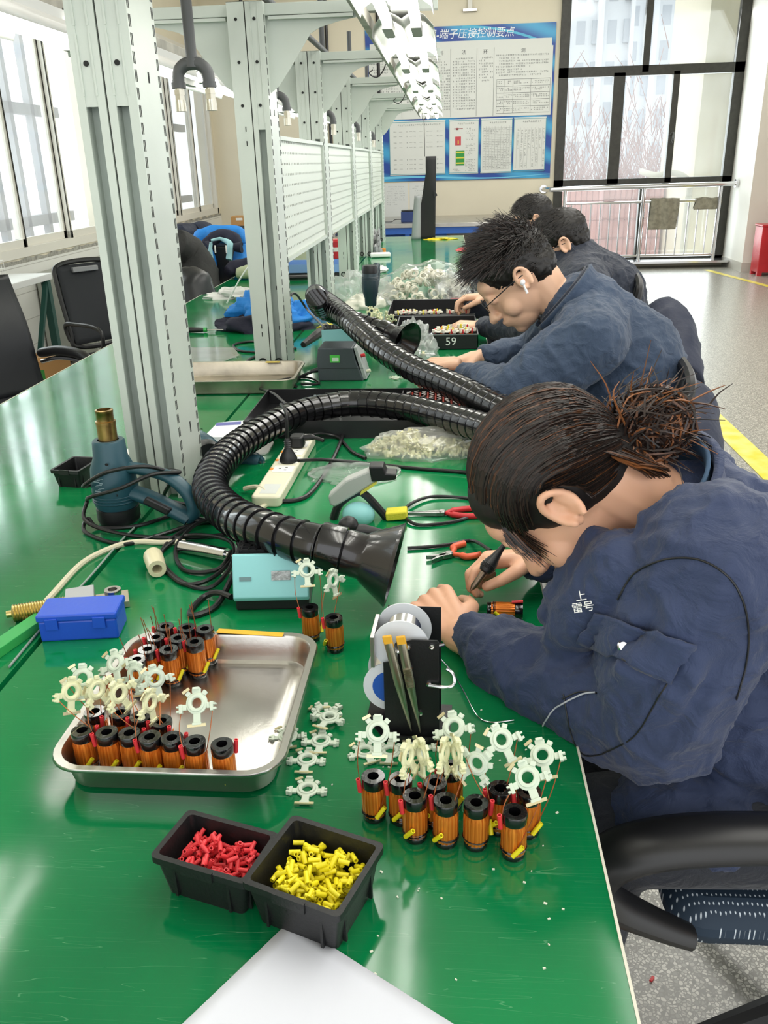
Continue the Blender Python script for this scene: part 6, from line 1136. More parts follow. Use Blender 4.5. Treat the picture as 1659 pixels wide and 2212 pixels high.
# ================================================================== PEOPLE
skin = mat('warm_skin', 'dca98a', .5, bump=(180, .12, .001)); _b = skin.node_tree.nodes['Principled BSDF']; _b.inputs['Subsurface Weight'].default_value = .15; _b.inputs['Subsurface Radius'].default_value = (.012, .006, .003)
skin2 = mat('pale_skin', 'e0b496', .5, bump=(180, .12, .001))
def cloth_mat(name, col, r=.75):
    m = mat(name, col, r, var=(4, .12)); n = m.node_tree.nodes; L = m.node_tree.links; b = n['Principled BSDF']; tc = n['Texture Coordinate']
    t = n.new('ShaderNodeTexNoise'); t.inputs['Scale'].default_value = 22; t.inputs['Detail'].default_value = 5; t.inputs['Distortion'].default_value = 1.2; L.new(tc.outputs['Object'], t.inputs['Vector'])
    w = n.new('ShaderNodeTexNoise'); w.inputs['Scale'].default_value = 700; L.new(tc.outputs['Object'], w.inputs['Vector'])
    a = n.new('ShaderNodeBump'); a.inputs['Strength'].default_value = .75; a.inputs['Distance'].default_value = .012; L.new(t.outputs[0], a.inputs['Height'])
    c = n.new('ShaderNodeBump'); c.inputs['Strength'].default_value = .35; c.inputs['Distance'].default_value = .001; L.new(w.outputs[0], c.inputs['Height']); L.new(a.outputs[0], c.inputs['Normal']); L.new(c.outputs[0], b.inputs['Normal'])
    b.inputs['Sheen Weight'].default_value = .12; return m
jk1 = cloth_mat('navy_work_jacket', '2a3757'); jk2 = cloth_mat('steel_blue_work_jacket', '2b3d55'); jk3 = cloth_mat('dark_navy_coat', '1c2434'); trs = cloth_mat('dark_trousers', '20242e')
class Blob(G):
    def cap(s, a, b, ra, rb, n=14):
        a = V(a); b = V(b); d = b - a; L_ = max(d.length, 1e-5); R = d.to_track_quat('Z', 'Y').to_matrix(); pr = []
        for i in range(6): t = pi / 2 * (1 - i / 5); pr.append((ra * cos(t), -ra * sin(t)))
        for i in range(6): t = pi / 2 * i / 5; pr.append((rb * cos(t), L_ + rb * sin(t)))
        return s.lathe(pr, n, a, R)
    def chain(s, P, R_):
        for i in range(len(P) - 1): s.cap(P[i], P[i + 1], R_[i], R_[i + 1])
        return s
    def finish(s, name, m, parent, voxel, sm=4, disp=None, origin=None):
        me = bpy.data.meshes.new('tmp'); me.from_pydata([tuple(p) for p in s.v], [], s.f); bm = bmesh.new(); bm.from_mesh(me); bmesh.ops.recalc_face_normals(bm, faces=bm.faces); bm.to_mesh(me); bm.free()
        o = bpy.data.objects.new('tmp', me); COL.objects.link(o)
        r = o.modifiers.new('r', 'REMESH'); r.mode = 'VOXEL'; r.voxel_size = voxel; q = o.modifiers.new('s', 'SMOOTH'); q.factor = .5; q.iterations = sm
        bpy.context.view_layer.update(); nm = bpy.data.meshes.new_from_object(o.evaluated_get(bpy.context.evaluated_depsgraph_get())); bpy.data.objects.remove(o)
        if disp:
            nn = [v.normal.copy() for v in nm.vertices]
            for v, k in zip(nm.vertices, nn): v.co = v.co + k * disp(v.co, k)
        nm.name = name; nm.materials.clear(); nm.materials.append(m); nm.shade_smooth(); o = bpy.data.objects.new(name, nm); COL.objects.link(o)
        if origin is not None:
            for v in nm.vertices: v.co -= V(origin)
            if parent is None: o.location = origin
        if parent is not None: o.parent = parent
        return o
def frame(f, u):
    f = V(f).normalized(); u = V(u); u = (u - f * u.dot(f)).normalized(); r = f.cross(u); return Mx((r, f, u)).transposed()   # columns: right, forward, up
def head(g, c, F, s=1.0, near=-1):
    """head with face: c = skull centre, F columns right/forward/up"""
    T = lambda x, y, z: c + F @ (V((x, y, z)) * s); E = lambda x, y, z, a, b, d: g.ell(T(x, y, z), (a * s, b * s, d * s), F, 24, 16)
    E(0, -.012, .022, .074, .094, .088); E(0, .020, -.02, .062, .072, .085); E(0, .045, -.068, .046, .048, .046); E(0, .070, -.098, .024, .020, .017)
    E(0, .068, .038, .050, .028, .026); E(0, .086, .022, .040, .010, .010)
    for x in (-1, 1):
        E(x * .042, .053, -.036, .024, .025, .028); E(x * .031, .080, .006, .017, .012, .011)
    g.chain([T(0, .088, .012), T(0, .102, -.018), T(0, .113, -.036)], [.0085 * s, .0095 * s, .0125 * s])
    for x in (-1, 1): E(x * .0125, .101, -.038, .0095, .011, .008)
    E(0, .092, -.060, .023, .013, .0065); E(0, .089, -.071, .020, .013, .0075); E(0, .080, -.062, .030, .018, .022)
    for x in (-1, 1):   # ears: rim, lobe and bowl
        P = [T(x * (.076 + .010 * abs(sin(a)) + .004), -.012 - .017 * cos(a), .004 + .027 * sin(a)) for a in [rad(q) for q in range(-60, 241, 25)]]
        g.chain(P, [.0052 * s] * len(P)); E(x * .080, -.006, -.021, .006, .008, .009); E(x * .074, -.008, .002, .009, .015, .021); g.chain([T(x * .083, -.018, .016), T(x * .085, -.021, .0), T(x * .083, -.014, -.014)], [.003 * s] * 3); E(x * .081, .006, -.002, .004, .004, .006)
def hand(g, wrist, d, nrm, thumb, curl, s=1.0, spread=.1, L=(.075, .083, .078, .062), tc=.5):
    """palm + five fingers. d: direction of the fingers, nrm: back-of-hand normal, thumb: side vector towards the thumb"""
    d = V(d).normalized(); n_ = V(nrm); n_ = (n_ - d * n_.dot(d)).normalized(); t = V(thumb); t = (t - d * t.dot(d) - n_ * t.dot(n_)).normalized(); w = V(wrist)
    for k in range(4):
        o = (1.5 - k) * .0195 * s; a = w + t * o * .55 + d * .010 * s; b = w + d * (.088 - .006 * abs(k - 1)) * s + t * o * 1.02
        g.chain([a, b], [.0155 * s, .0115 * s]); g.cap(w + t * o * .5, b - n_ * .006 * s, .014 * s, .010 * s)
        dd = (d + t * (1.5 - k) * spread).normalized(); p = b; ang = curl[k] if isinstance(curl, (list, tuple)) else curl; tot = 0; r = .0098 * s; seg = [.45, .30, .25]
        for i in range(3):
            tot += ang * (.75 if i == 0 else 1); v = dd * cos(tot) - n_ * sin(tot); q = p + v * L[k] * seg[i] * s * 1.05; g.cap(p, q, r, r * .9); p = q; r *= .9
    a = w + t * .026 * s + d * .018 * s - n_ * .006 * s; b = a + (t * .75 + d * .75 - n_ * .35).normalized() * .038 * s; c = b + (d * .9 + t * (.35 - tc) - n_ * .45).normalized() * .032 * s; e = c + (d * .9 - t * tc - n_ * .4).normalized() * .026 * s
    g.chain([w + t * .010 * s, a, b, c, e], [.016 * s, .0165 * s, .0130 * s, .0105 * s, .009 * s]); return e
def folds(amp, fr, seed, ax=None):
    def f(p, n_):
        q = p * fr + V((seed, seed * 1.7, 0)); a = nz.noise(q + nz.noise_vector(q * .5) * 1.2); b = 1 - abs(nz.noise(q * 1.3 + V((9, 3, seed)))) * 2.2; return amp * (a * .8 + max(0, b) ** 3 * .9 - .2)
    return f
def crease(p, a, b, w, depth):
    a = V(a); b = V(b); ab = b - a; t = max(0, min(1, (p - a).dot(ab) / ab.length_squared)); d = (p - (a + ab * t)).length; e = 1 - (2 * t - 1) ** 4
    return depth * e * math.exp(-(d / w) ** 2)
def hairs(name, parent, strands, mats, r=.0005, n=3):
    g = G()
    for k, P in enumerate(strands): g.k = k % len(mats); N = len(P); g.tube(P, [r * (1 - .75 * (i / (N - 1)) ** 2) for i in range(N)], n, cap=False)
    return g.build(name, mats, parent, smooth=0, normals=False)
def hairmat(name, c, rg=.5): 
    m = mat(name, c, rg); m.node_tree.nodes['Principled BSDF'].inputs['Anisotropic'].default_value = .6; return m
hm_dk = hairmat('very_dark_hair', '1a1513'); hm_br = hairmat('dark_brown_hair', '2c1f1a'); hm_rd = hairmat('reddish_brown_hair', '55341f'); hm_bk = hairmat('black_hair', '16130f'); hm_gy = hairmat('soft_black_hair', '2a241f'); hm_or = hairmat('bleached_orange_brown_hair', '8a5733')
# ------------------------------------------------------------------ WOMAN IN FRONT
rnd = random.Random(5)
HC = oy(1205, 1052, 1.05); F1 = frame((-.46, .10, -.88), (-.90, .06, .44)); S1 = 1.04
ground = V((.60, 1.10, 0)); g = Blob(); head(g, HC, F1, S1)
nb = oy(1400, 1120, 1.055); g.chain([HC + F1 @ V((0, -.045, -.05)), HC + F1 @ V((0, -.04, -.115)), nb], [.058, .052, .062])
g.chain([nb, V((.45, 1.07, .90)), V((.58, 1.08, .78)), V((.62, 1.09, .66))], [.065, .10, .12, .13])
shN, shF = oy(1500, 1235, .90), V((.34, 1.25, .97)); elN = oy(1400, 1560, .92); wrN = oy(992, 1372, 1.14)
g.chain([nb + V((.05, 0, -.03)), shN, elN, wrN], [.06, .055, .042, .027]); elF = V((.24, 1.42, .84)); wrF = oy(1150, 1205, 1.33)
g.chain([nb + V((.05, .05, -.03)), shF, elF, wrF], [.06, .055, .042, .026])
for y in (.98, 1.20): g.chain([V((.62, y, .59)), V((.20, y, .575)), V((.16, y, .12)), V((.06, y, .04))], [.085, .062, .045, .03])
kn = oy(928, 1296, 1.22); dN = (kn - wrN)
hand(g, wrN + V((-.010, .008, .008)), (-.42, .86, .12), (-.15, -.25, .92), (.9, .4, .1), [.7, 1.15, 1.3, 1.35], 1.02, .04, tc=.1)
dF = V((-.55, -.15, -.05)); hand(g, wrF, (-.93, -.15, .05), (-.1, .3, .95), (-.1, -.9, .1), [.75, .95, 1.2, 1.3], .95, .10, tc=.15)
W1 = g.finish('person', skin, None, .0033, 3, origin=ground); tag(W1, 'person with brown hair in a bun and navy work jacket, bent over the bench holding a soldering iron', 'person')
W1['label'] = 'woman with bunned brown hair and navy work jacket soldering at the front right'
# jacket
g = Blob(); nk = nb + V((.03, 0, 0))
g.chain([nb + V((.07, .0, -.01)), V((.47, 1.07, .905)), V((.60, 1.08, .80)), V((.64, 1.09, .72)), V((.62, 1.09, .67))], [.092, .150, .175, .175, .165])
g.chain([nb + V((.03, 0, -.05)), V((.37, 1.08, .86)), V((.42, 1.08, .76)), V((.45, 1.08, .68))], [.085, .12, .135, .14])
g.chain([oy(1185, 1325, 1.02), oy(1235, 1250, 1.0), oy(1290, 1190, .99)], [.018, .028, .032]); g.chain([oy(1215, 1380, .99), oy(1280, 1300, .97), oy(1350, 1240, .95)], [.028, .045, .055])
g.chain([nb + V((.08, -.04, -.05)), shN + V((.03, .02, .0)), shN.lerp(elN, .5) + V((.01, 0, 0)), elN + V((.01, 0, .005)), elN.lerp(wrN, .35), elN.lerp(wrN, .72), wrN + V((.03, -.02, .006))], [.085, .098, .093, .082, .070, .056, .040])
g.chain([nb + V((.08, .08, -.05)), shF + V((.02, 0, 0)), elF, elF.lerp(wrF, .6), wrF + V((.02, 0, 0))], [.085, .10, .078, .06, .042])
g.ell((.54, 1.08, .60), (.20, .19, .07)); g.chain([V((.36, .97, .61)), V((.28, .96, .62))], [.075, .06]); g.chain([V((.36, 1.2, .61)), V((.28, 1.2, .62))], [.075, .06])
A1, A2 = shN, elN
cr = [(oy(1000, 1400, 1.10), oy(1250, 1440, .98)), (oy(1240, 1480, .90), oy(1420, 1340, .84)), (oy(1290, 1580, .86), oy(1480, 1420, .80)), (oy(1330, 1440, .86), oy(1230, 1560, .90)), (oy(1400, 1290, .83), oy(1560, 1330, .80)), (oy(1150, 1400, 1.0), oy(1180, 1530, .98)), (oy(1440, 1600, .84), oy(1600, 1400, .80)), (oy(1560, 1130, .92), oy(1420, 1190, .90)), (oy(1330, 1220, .93), oy(1440, 1060, 1.0)), (oy(1500, 1050, .96), oy(1620, 1120, .94)), (oy(1300, 1700, .92), oy(1500, 1750, .90)), (oy(1480, 1640, .90), oy(1640, 1720, .88))]
ff = folds(.007, 10, 3); fb = folds(.0038, 24, 8)
def dj(p, n_):
    d = ff(p, n_) + fb(p, n_)
    for a, b in cr: d += crease(p, a, b, .012, -.017) + crease(p + V((0, 0, .024)), a, b, .012, .011) + crease(p - V((0, 0, .022)), a, b, .012, .006)
    return d
J1 = g.finish('jacket', jk1, W1, .0055, 9, dj, origin=ground)
inv = lambda p: V(p) - ground
def tubeat(P, r, name, m, par, n=8): return G().tube(spline([inv(p) for p in P], 8), r, n).build(name, m, par)
# collar: standing band wrapped round the neck, open towards the chin
def collar(c, ax, r0, h, a0, a1, name, m, par, org, side, th=.006, flare=.018, lean=0):
    ax = V(ax).normalized(); s0 = V(side); s0 = (s0 - ax * s0.dot(ax)).normalized(); s1 = ax.cross(s0)
    def fn(u, v):
        a = rad(a0 + (a1 - a0) * u); rr_ = r0 + flare * v + .004 * nz.noise(V((u * 6, v * 3, 1))); return V(c) - V(org) + (s0 * cos(a) + s1 * sin(a)) * rr_ + ax * (h * v + lean * cos(a) * v)
    return G().grid(fn, 40, 8).build(name, m, par, solid=th)
axn = (HC + F1 @ V((0, -.045, -.08)) - nb).normalized()
collar(nb - axn * .004, axn, .094, .066, -150, 150, 'collar', jk1, J1, ground, (.35, 0, .95), .011)
collar(nb + axn * .004, axn, .083, .064, -148, 148, 'inner_collar', mat('faded_blue_collar_facing', '36506a', .8), J1, ground, (.35, 0, .95), .005)
BVC = {}
def surf_patch(px4, name, m, par, off, mesh_o, org, nu=14, nv=10, solid=.003):
    """cloth patch laid on the jacket: cast rays of a quad onto the mesh and lift them slightly"""
    from mathutils.bvhtree import BVHTree
    if mesh_o.name not in BVC: BVC[mesh_o.name] = BVHTree.FromPolygons([v.co + V(org) for v in mesh_o.data.vertices], [tuple(p.vertices) for p in mesh_o.data.polygons])
    T = BVC[mesh_o.name]
    def fn(u, v):
        a = V((*px4[0], 0)).lerp(V((*px4[1], 0)), u); b = V((*px4[3], 0)).lerp(V((*px4[2], 0)), u); q = a.lerp(b, v); r = ray(q.x, q.y); h = T.ray_cast(CAMP, r)
        p = h[0] if h[0] else oy(q.x, q.y, .9); return p + (h[1] if h[0] else V((0, -1, 0))) * off - V(org)
    return G().grid(fn, nu, nv).build(name, m, par, solid=solid)
def surf_line(px, name, m, par, off, mesh_o, org, r):
    from mathutils.bvhtree import BVHTree
    if mesh_o.name not in BVC: BVC[mesh_o.name] = BVHTree.FromPolygons([v.co + V(org) for v in mesh_o.data.vertices], [tuple(p.vertices) for p in mesh_o.data.polygons])
    T = BVC[mesh_o.name]; P = []
    for q in spline([(x, y, 0) for x, y in px], 6):
        h = T.ray_cast(CAMP, ray(q.x, q.y))
        if h[0]: P.append(h[0] + h[1] * off - V(org))
    return G().tube(P, r, 6).build(name, m, par)
pk_ = surf_patch([(1290, 1318), (1502, 1388), (1452, 1476), (1248, 1380)], 'sleeve_pocket_flap', jk1, J1, .007, J1, ground); 
G().lathe([(.0001, .003), (.005, .0025), (.0065, 0)], 16, (0, 0, 0), Mx.Rotation(rad(60), 3, 'X')).build('press_stud', M['chrome'], pk_).location = inv(oy(1350, 1385, .80)) * 1
def hit(px, py, T): h = T.ray_cast(CAMP, ray(px, py)); return (h[0], h[1]) if h[0] else (oy(px, py, .85), V((0, -1, 0)))
hp, hn = hit(1350, 1385, BVC[J1.name]); pk_.children[0].location = hp + hn * .010 - ground; pk_.children[0].rotation_euler = (0, 0, 0)
surf_line([(1335, 1295), (1370, 1240), (1440, 1208), (1520, 1212), (1585, 1260), (1615, 1340), (1612, 1430), (1590, 1510)], 'armhole_seam', M['black'], J1, .0008, J1, ground, .0012)
lh, ln = hit(1257, 1300, BVC[J1.name]); tx = text('embroidered_logo', '上\n雷号', .0135, M['white'], J1, lh + V((-.002, -.012, .006)) - ground, (0, 0, 0)); tx.rotation_euler = (RM @ Mx.Rotation(rad(12), 3, 'Z') @ Mx.Rotation(rad(-20), 3, 'Y')).to_euler()
surf_line([(1218, 1500), (1236, 1590), (1262, 1630), (1300, 1628)], 'pocket_stitching', M['black'], J1, .001, J1, ground, .0010); surf_line([(1300, 1628), (1370, 1590), (1420, 1510), (1460, 1450)], 'pocket_stitching', M['black'], J1, .001, J1, ground, .0010)
surf_line([(1120, 1760), (1290, 1500), (1300, 1300)] if 0 else [(1215, 1510), (1250, 1495), (1290, 1497)], 'dark_seam', M['black'], J1, .001, J1, ground, .0010)
th = surf_line([(1160, 1602), (1172, 1570), (1195, 1535), (1225, 1515), (1260, 1500), (1288, 1496)], 'grey_thread', mat('pale_grey_thread', 'b9bcc4', .6), J1, .002, J1, ground, .0011)
g = Blob(); g.chain([V((.62, 1.0, .59)) , V((.22, .98, .575)), V((.18, .98, .14))], [.095, .08, .06]); g.chain([V((.62, 1.2, .59)), V((.22, 1.2, .575)), V((.18, 1.2, .14))], [.095, .08, .06]); g.finish('trousers', trs, W1, .009, 4, origin=ground)
for y in (.98, 1.2): g = Blob(); g.chain([V((.17, y, .05)), V((.06, y, .035))], [.05, .042]); g.finish('shoe', M['black'], W1, .006, 4, origin=ground)
# nails
nl_ = mat('dark_blue_nail_polish', '151b3a', .2, coat=.6)
# hair: cap, sweeping strands, bun
T1 = lambda x, y, z: HC + F1 @ (V((x, y, z)) * S1)
g = Blob(); g.ell(T1(0, -.020, .030), (.083 * S1, .094 * S1, .088 * S1), F1, 24, 16); g.ell(T1(0, -.05, -.01), (.066 * S1, .058 * S1, .062 * S1), F1); g.ell(T1(0, .035, .055), (.068 * S1, .050 * S1, .048 * S1), F1)
BUN = oy(1415, 915, 1.055); TIE = oy(1352, 945, 1.05)
g.chain([T1(0, -.075, -.01), TIE], [.036, .022]); hb1 = g.finish('hair', hm_dk, W1, .005, 6, origin=ground)
def on_skull(d, k=1.0):
    e = V((d.x / .086, d.y / .100, d.z / .092)); return T1(0, -.018, .027) + F1 @ (d * (k / e.length)) * S1
tl3 = F1.transposed() @ (TIE - T1(0, -.018, .027)); tld = tl3.normalized(); EAR = [T1(x * .082, -.010, .0) for x in (-1, 1)]
st = []
for i in range(7000):
    rq = rnd.random()
    if rq < .16: sg = rnd.choice((-1, 1)); sd = V((sg * .95, rnd.uniform(-.55, .0), rnd.uniform(-.55, .25))).normalized()
    elif rq < .26: sg = rnd.choice((-1, 1)); sd = V((sg * rnd.uniform(.6, .9), rnd.uniform(.45, .85), rnd.uniform(-.12, .35))).normalized()
    elif rq < .88:
        a = rnd.uniform(-2.0, 2.0); z = .50 - .30 * min(1, abs(a) / 1.1) ** 1.5 - (.16 * max(0, abs(a) - 1.1)); sd = V((sin(a), cos(a), z)).normalized()
    else: a = rnd.uniform(-1, 1); sd = V((a * .9, -.35 - .3 * rnd.random(), -.62)).normalized()
    t0 = max(0, rnd.uniform(-.5, .75)) if rq > .26 else max(0, rnd.uniform(-.6, .4)); k0 = 1.0 + rnd.uniform(0, .04); P = []; wob = rnd.uniform(-.06, .06); nseg = 9; mult = rnd.uniform(.9, 1.1)
    clump = .05 * nz.noise(sd * 9); cw = max(0, sd.y) ; W_ = V((sd.x * 1.25, -.25, .30 + .95 * cw)) if (sd.z > -.2 and rq >= .16) else (sd + tld) * .5 + V((sd.x * .3, 0, .15 * (sd.z > -.2)))
    for j in range(nseg + 1):
        t = t0 + (1 - t0) * j / nseg; d = sd * (1 - t) ** 2 + W_ * (2 * t * (1 - t)) + tld * t * t; d = (d + V((wob * sin(t * 3.1) + clump, 0, 0))).normalized()
        p = on_skull(d, k0 + clump * .5 + .015 * sin(t * pi))
        for E_ in EAR:
            q = p - E_; 
            if q.length < .033 * S1: q2 = q + F1 @ V((0, 0, .01)); p = E_ + q2.normalized() * .033 * S1 + F1 @ V((0, 0, .002))
        if t > .74: f = (t - .74) / .26; p = p.lerp(TIE + (p - TIE) * .26, f)
        P.append(p - ground)
    st.append(P)
for i in range(420):
    x0 = rnd.choice((-1, 1)) * rnd.uniform(.25, .95); sd = V((x0 * .8, .80, rnd.uniform(.15, .5))).normalized(); a = on_skull(sd, 1.0); dn = V((rnd.uniform(-.1, .15) + x0 * .1, rnd.uniform(-.15, .25), -1)).normalized(); l = rnd.uniform(.03, .075)
    st.append([a - ground + F1 @ (dn * l * t + V((0, .014, 0)) * t * (1 - t)) + V((0, 0, -.012)) * t * t for t in (0, .25, .5, .75, 1)])
hairs('hair_strands', hb1, st, [hm_dk, hm_br, hm_dk, hm_br, hm_dk, hm_rd, hm_dk, hm_br, hm_dk], .0011)
st = []
for i in range(900):
    ax = V((rnd.gauss(0, 1), rnd.gauss(0, 1), rnd.gauss(0, 1))).normalized(); e = ax.orthogonal().normalized(); f_ = ax.cross(e); a0 = rnd.uniform(0, 6.28); ln = rnd.uniform(1.4, 4.2); rr_ = rnd.uniform(.026, .044)
    st.append([BUN - ground + (e * cos(a0 + ln * t) + f_ * sin(a0 + ln * t)) * rr_ * (1 + .12 * sin(t * 7 + a0)) + V((.010 * ax.x, 0, .012 * ax.z)) for t in [j / 8 for j in range(9)]])
for i in range(420):
    a = TIE + V((rnd.gauss(0, .012), rnd.gauss(0, .014), rnd.gauss(0, .014))); b = BUN + V((rnd.gauss(.0, .03), rnd.gauss(0, .03), rnd.gauss(.0, .032))); m_ = (a + b) / 2 + V((rnd.gauss(0, .012), rnd.gauss(0, .012), .012)); st.append([p - ground for p in spline([a, m_, b], 4)])
for i in range(25):
    b = BUN + V((rnd.gauss(.0, .025), rnd.gauss(0, .025), rnd.gauss(0.008, .02))); d = V((rnd.uniform(-.4, 1), rnd.uniform(-.6, .6), rnd.uniform(-.3, 1))).normalized(); st.append([p - ground for p in spline([b, b + d * .02, b + d * .04 + V((.004, 0, -.004))], 3)])
for i in range(120):
    a = T1(rnd.uniform(-.06, .0), -.085, rnd.uniform(-.05, 0)); b = oy(rnd.uniform(1400, 1450), rnd.uniform(1010, 1035), .99); st.append([p - ground for p in spline([a, (a + b) / 2 + V((0, -.01, .004)), b], 4)])
hairs('bun', hb1, st, [hm_rd, hm_br, hm_br, hm_or, hm_br, hm_dk], .0016)
g = Blob(); g.ell(BUN, (.040, .040, .036)); g.chain([TIE, BUN + V((.01, 0, -.02))], [.026, .030]); g.ell(BUN + V((.02, -.005, .012)), (.024, .024, .024)); g.finish('bun_core', hm_br, hb1, .004, 3, folds(.006, 50, 3), origin=ground)
# soldering iron in the far hand
a = oy(1098, 1165, 1.28); tipp = oy(1015, 1278, 1.235); d = (tipp - a); R = d.to_track_quat('Z', 'Y').to_matrix(); si = thing('soldering_iron', 'black gripped soldering iron held in the woman\'s right hand', 'soldering iron', a); Ls = d.length
G().lathe([(.001, 0), (.0045, .001), (.005, Ls * .2), (.008, Ls * .35), (.0115, Ls * .45), (.0125, Ls * .50), (.0125, Ls * .56), (.010, Ls * .62), (.006, Ls * .64)], 20, (0, 0, 0), R).build('grip', M['black'], si); g = G(); [g.lathe([(.0124, Ls * (.49 + i * .02)), (.0134, Ls * (.497 + i * .02)), (.0124, Ls * (.504 + i * .02))], 20, (0, 0, 0), R) for i in range(4)]; g.build('grip_ribs', M['black'], si)
G().lathe([(.0058, Ls * .62), (.0052, Ls * .9), (.002, Ls * .97), (.0006, Ls * 1.0)], 14, (0, 0, 0), R).build('heated_barrel', mat('tarnished_barrel', '7a6a5a', .35, .9), si)
# ------------------------------------------------------------------ MEN
def man(name, label, hc, fwd, up, S, nb, shN, shF, elN, wrN, elF, wrF, hip, jm, origin, hairc, kindhair, hands, jname='jacket', vox=.004, jr=1.0, legs=True):
    F = frame(fwd, up); g = Blob(); head(g, hc, F, S); nb = V(nb)
    g.chain([hc + F @ V((0, -.04, -.05)), hc + F @ V((0, -.035, -.11)), nb], [.060, .055, .066]); hip = V(hip); mid = nb.lerp(hip, .4) + V((.06, 0, .05))
    g.chain([nb, mid, hip], [.09, .13, .14])
    for sh, el, wr in ((shN, elN, wrN), (shF, elF, wrF)): g.chain([nb + (V(sh) - nb) * .3, sh, el, wr], [.07, .058, .045, .029])
    for y in (-.11, .11): g.chain([hip + V((0, y, -.02)), V((.20, hip.y + y, .53)), V((.16, hip.y + y, .12)), V((.06, hip.y + y, .04))], [.09, .065, .045, .03])
    for hd in hands: hand(g, *hd[0], **hd[1])
    P = g.finish(name, skin2, None, vox, 5, origin=origin); tag(P, label, 'person')
    g = Blob(); g.chain([nb + V((.03, 0, -.02)), mid, mid.lerp(hip, .6), hip], [.125 * jr, .175 * jr, .185 * jr, .19 * jr]); fr = (V(shN) + V(shF)) / 2 + V((-.03, 0, -.12)); g.chain([nb + V((0, 0, -.06)), fr, fr.lerp(hip, .5)], [.09 * jr, .13 * jr, .15 * jr])
    for sh, el, wr in ((V(shN), V(elN), V(wrN)), (V(shF), V(elF), V(wrF))): g.chain([nb + (sh - nb) * .35 + V((.03, 0, -.02)), sh, sh.lerp(el, .5), el, el.lerp(wr, .5), wr.lerp(el, .08)], [.11 * jr, .098 * jr, .090 * jr, .078 * jr, .060, .042])
    f1 = folds(.007, 9, origin.y * 3); f2 = folds(.003, 26, 1); J = g.finish(jname, jm, P, .0065, 8, lambda p, n_: f1(p, n_) + f2(p, n_), origin=origin)
    ax = (hc + F @ V((0, -.045, -.08)) - nb).normalized(); collar(nb - ax * .02, ax, .095, .075, -150, 150, 'collar', jm, J, origin, (1, 0, .3), .012); collar(nb - ax * .01, ax, .084, .072, -145, 145, 'inner_collar', jk3, J, origin, (1, 0, .3), .006)
    g = Blob(); 
    for y in (-.11, .11): g.chain([hip + V((0, y, -.02)), V((.24, hip.y + y, .535)), V((.20, hip.y + y, .14))], [.115, .085, .06])
    g.finish('trousers', trs, P, .01, 4, origin=origin)
    for y in (-.11, .11): g = Blob(); g.chain([V((.17, hip.y + y, .05)), V((.05, hip.y + y, .035))], [.05, .042]); g.finish('shoe', M['black'], P, .007, 4, origin=origin)
    # hair
    T = lambda x, y, z: hc + F @ (V((x, y, z)) * S); g = Blob(); g.ell(T(0, -.018, .038), (.080 * S, .098 * S, .084 * S), F, 24, 16); g.ell(T(0, -.048, .0), (.070 * S, .062 * S, .062 * S), F); H = g.finish('hair', hairc[0], P, .005, 5, folds(.003, 60, 2), origin=origin)
    st = []; r_ = random.Random(int(origin.y * 100)); n_ = {'spiky': 3600, 'short': 2200}[kindhair]
    for i in range(n_):
        d = V((r_.gauss(0, 1), r_.gauss(0, 1), r_.gauss(.5, 1))).normalized()
        if d.z < -.45 or (d.y > .35 and d.z < .42 - .1 * abs(d.x)) or (abs(d.x) > .55 and d.y > .05 and d.z < .12): continue
        if abs(d.x) > .55 and d.z < .1 and d.y > -.35 and d.z < 0: continue
        e = V((d.x / .079, d.y / .098, d.z / .086)); b = T(0, -.016, .034) + F @ (d * (1 / e.length)) * S; top = max(0, min(1, (d.z + .05) / .5)); l = (.012 + .055 * top) if kindhair == 'spiky' else (.010 + .030 * top); l *= r_.uniform(.6, 1.15)
        v = d * .8 + V((r_.gauss(0, .25), .75 + r_.gauss(0, .2), .15 + r_.gauss(0, .25))) if kindhair == 'spiky' else d * .4 + V((r_.gauss(0, .2), .9, r_.gauss(-.1, .2)))
        v.normalize(); st.append([b - origin - F @ d * .004, b - origin + F @ (v * l * .5 + d * .003), b - origin + F @ (v * l) + F @ V((0, .15, -.35)) * l * .35])
    hairs('hair_strands', H, st, hairc, .0011); return P, J, F, T
def glasses(par, T, org, S, lab):
    g = G(); P = lambda x, y, z: T(x, y, z) - org
    for s in (-1, 1):
        g.tube([P(s * .030 + .020 * cos(a), .106, .004 + .016 * sin(a)) for a in [rad(q) for q in range(0, 360, 24)]], .0011, 6, closed=True); g.tube([P(s * .050, .105, .010), P(s * .070, .085, .012), P(s * .083, .02, .012), P(s * .083, -.02, .008), P(s * .078, -.035, -.006)], .0016, 6)
    g.tube([P(-.010, .108, .008), P(0, .110, .010), P(.010, .108, .008)], .0011, 6); o = g.build('glasses', M['black'], par)
    for s in (-1, 1): G().add([P(s * .030 + .019 * cos(a), .1055, .004 + .0155 * sin(a)) for a in [rad(q) for q in range(0, 360, 24)]], [list(range(15))]).build('lens', thin_glass('spectacle_lens_%d' % len(bpy.data.objects), 'f4f6f6', .3), o, smooth=0)
    return o
og = V((.42, 2.45, 0)); hc = oy(1118, 600, 2.46)
wN, wF = oy(1000, 800, 2.50), oy(1030, 772, 2.80)
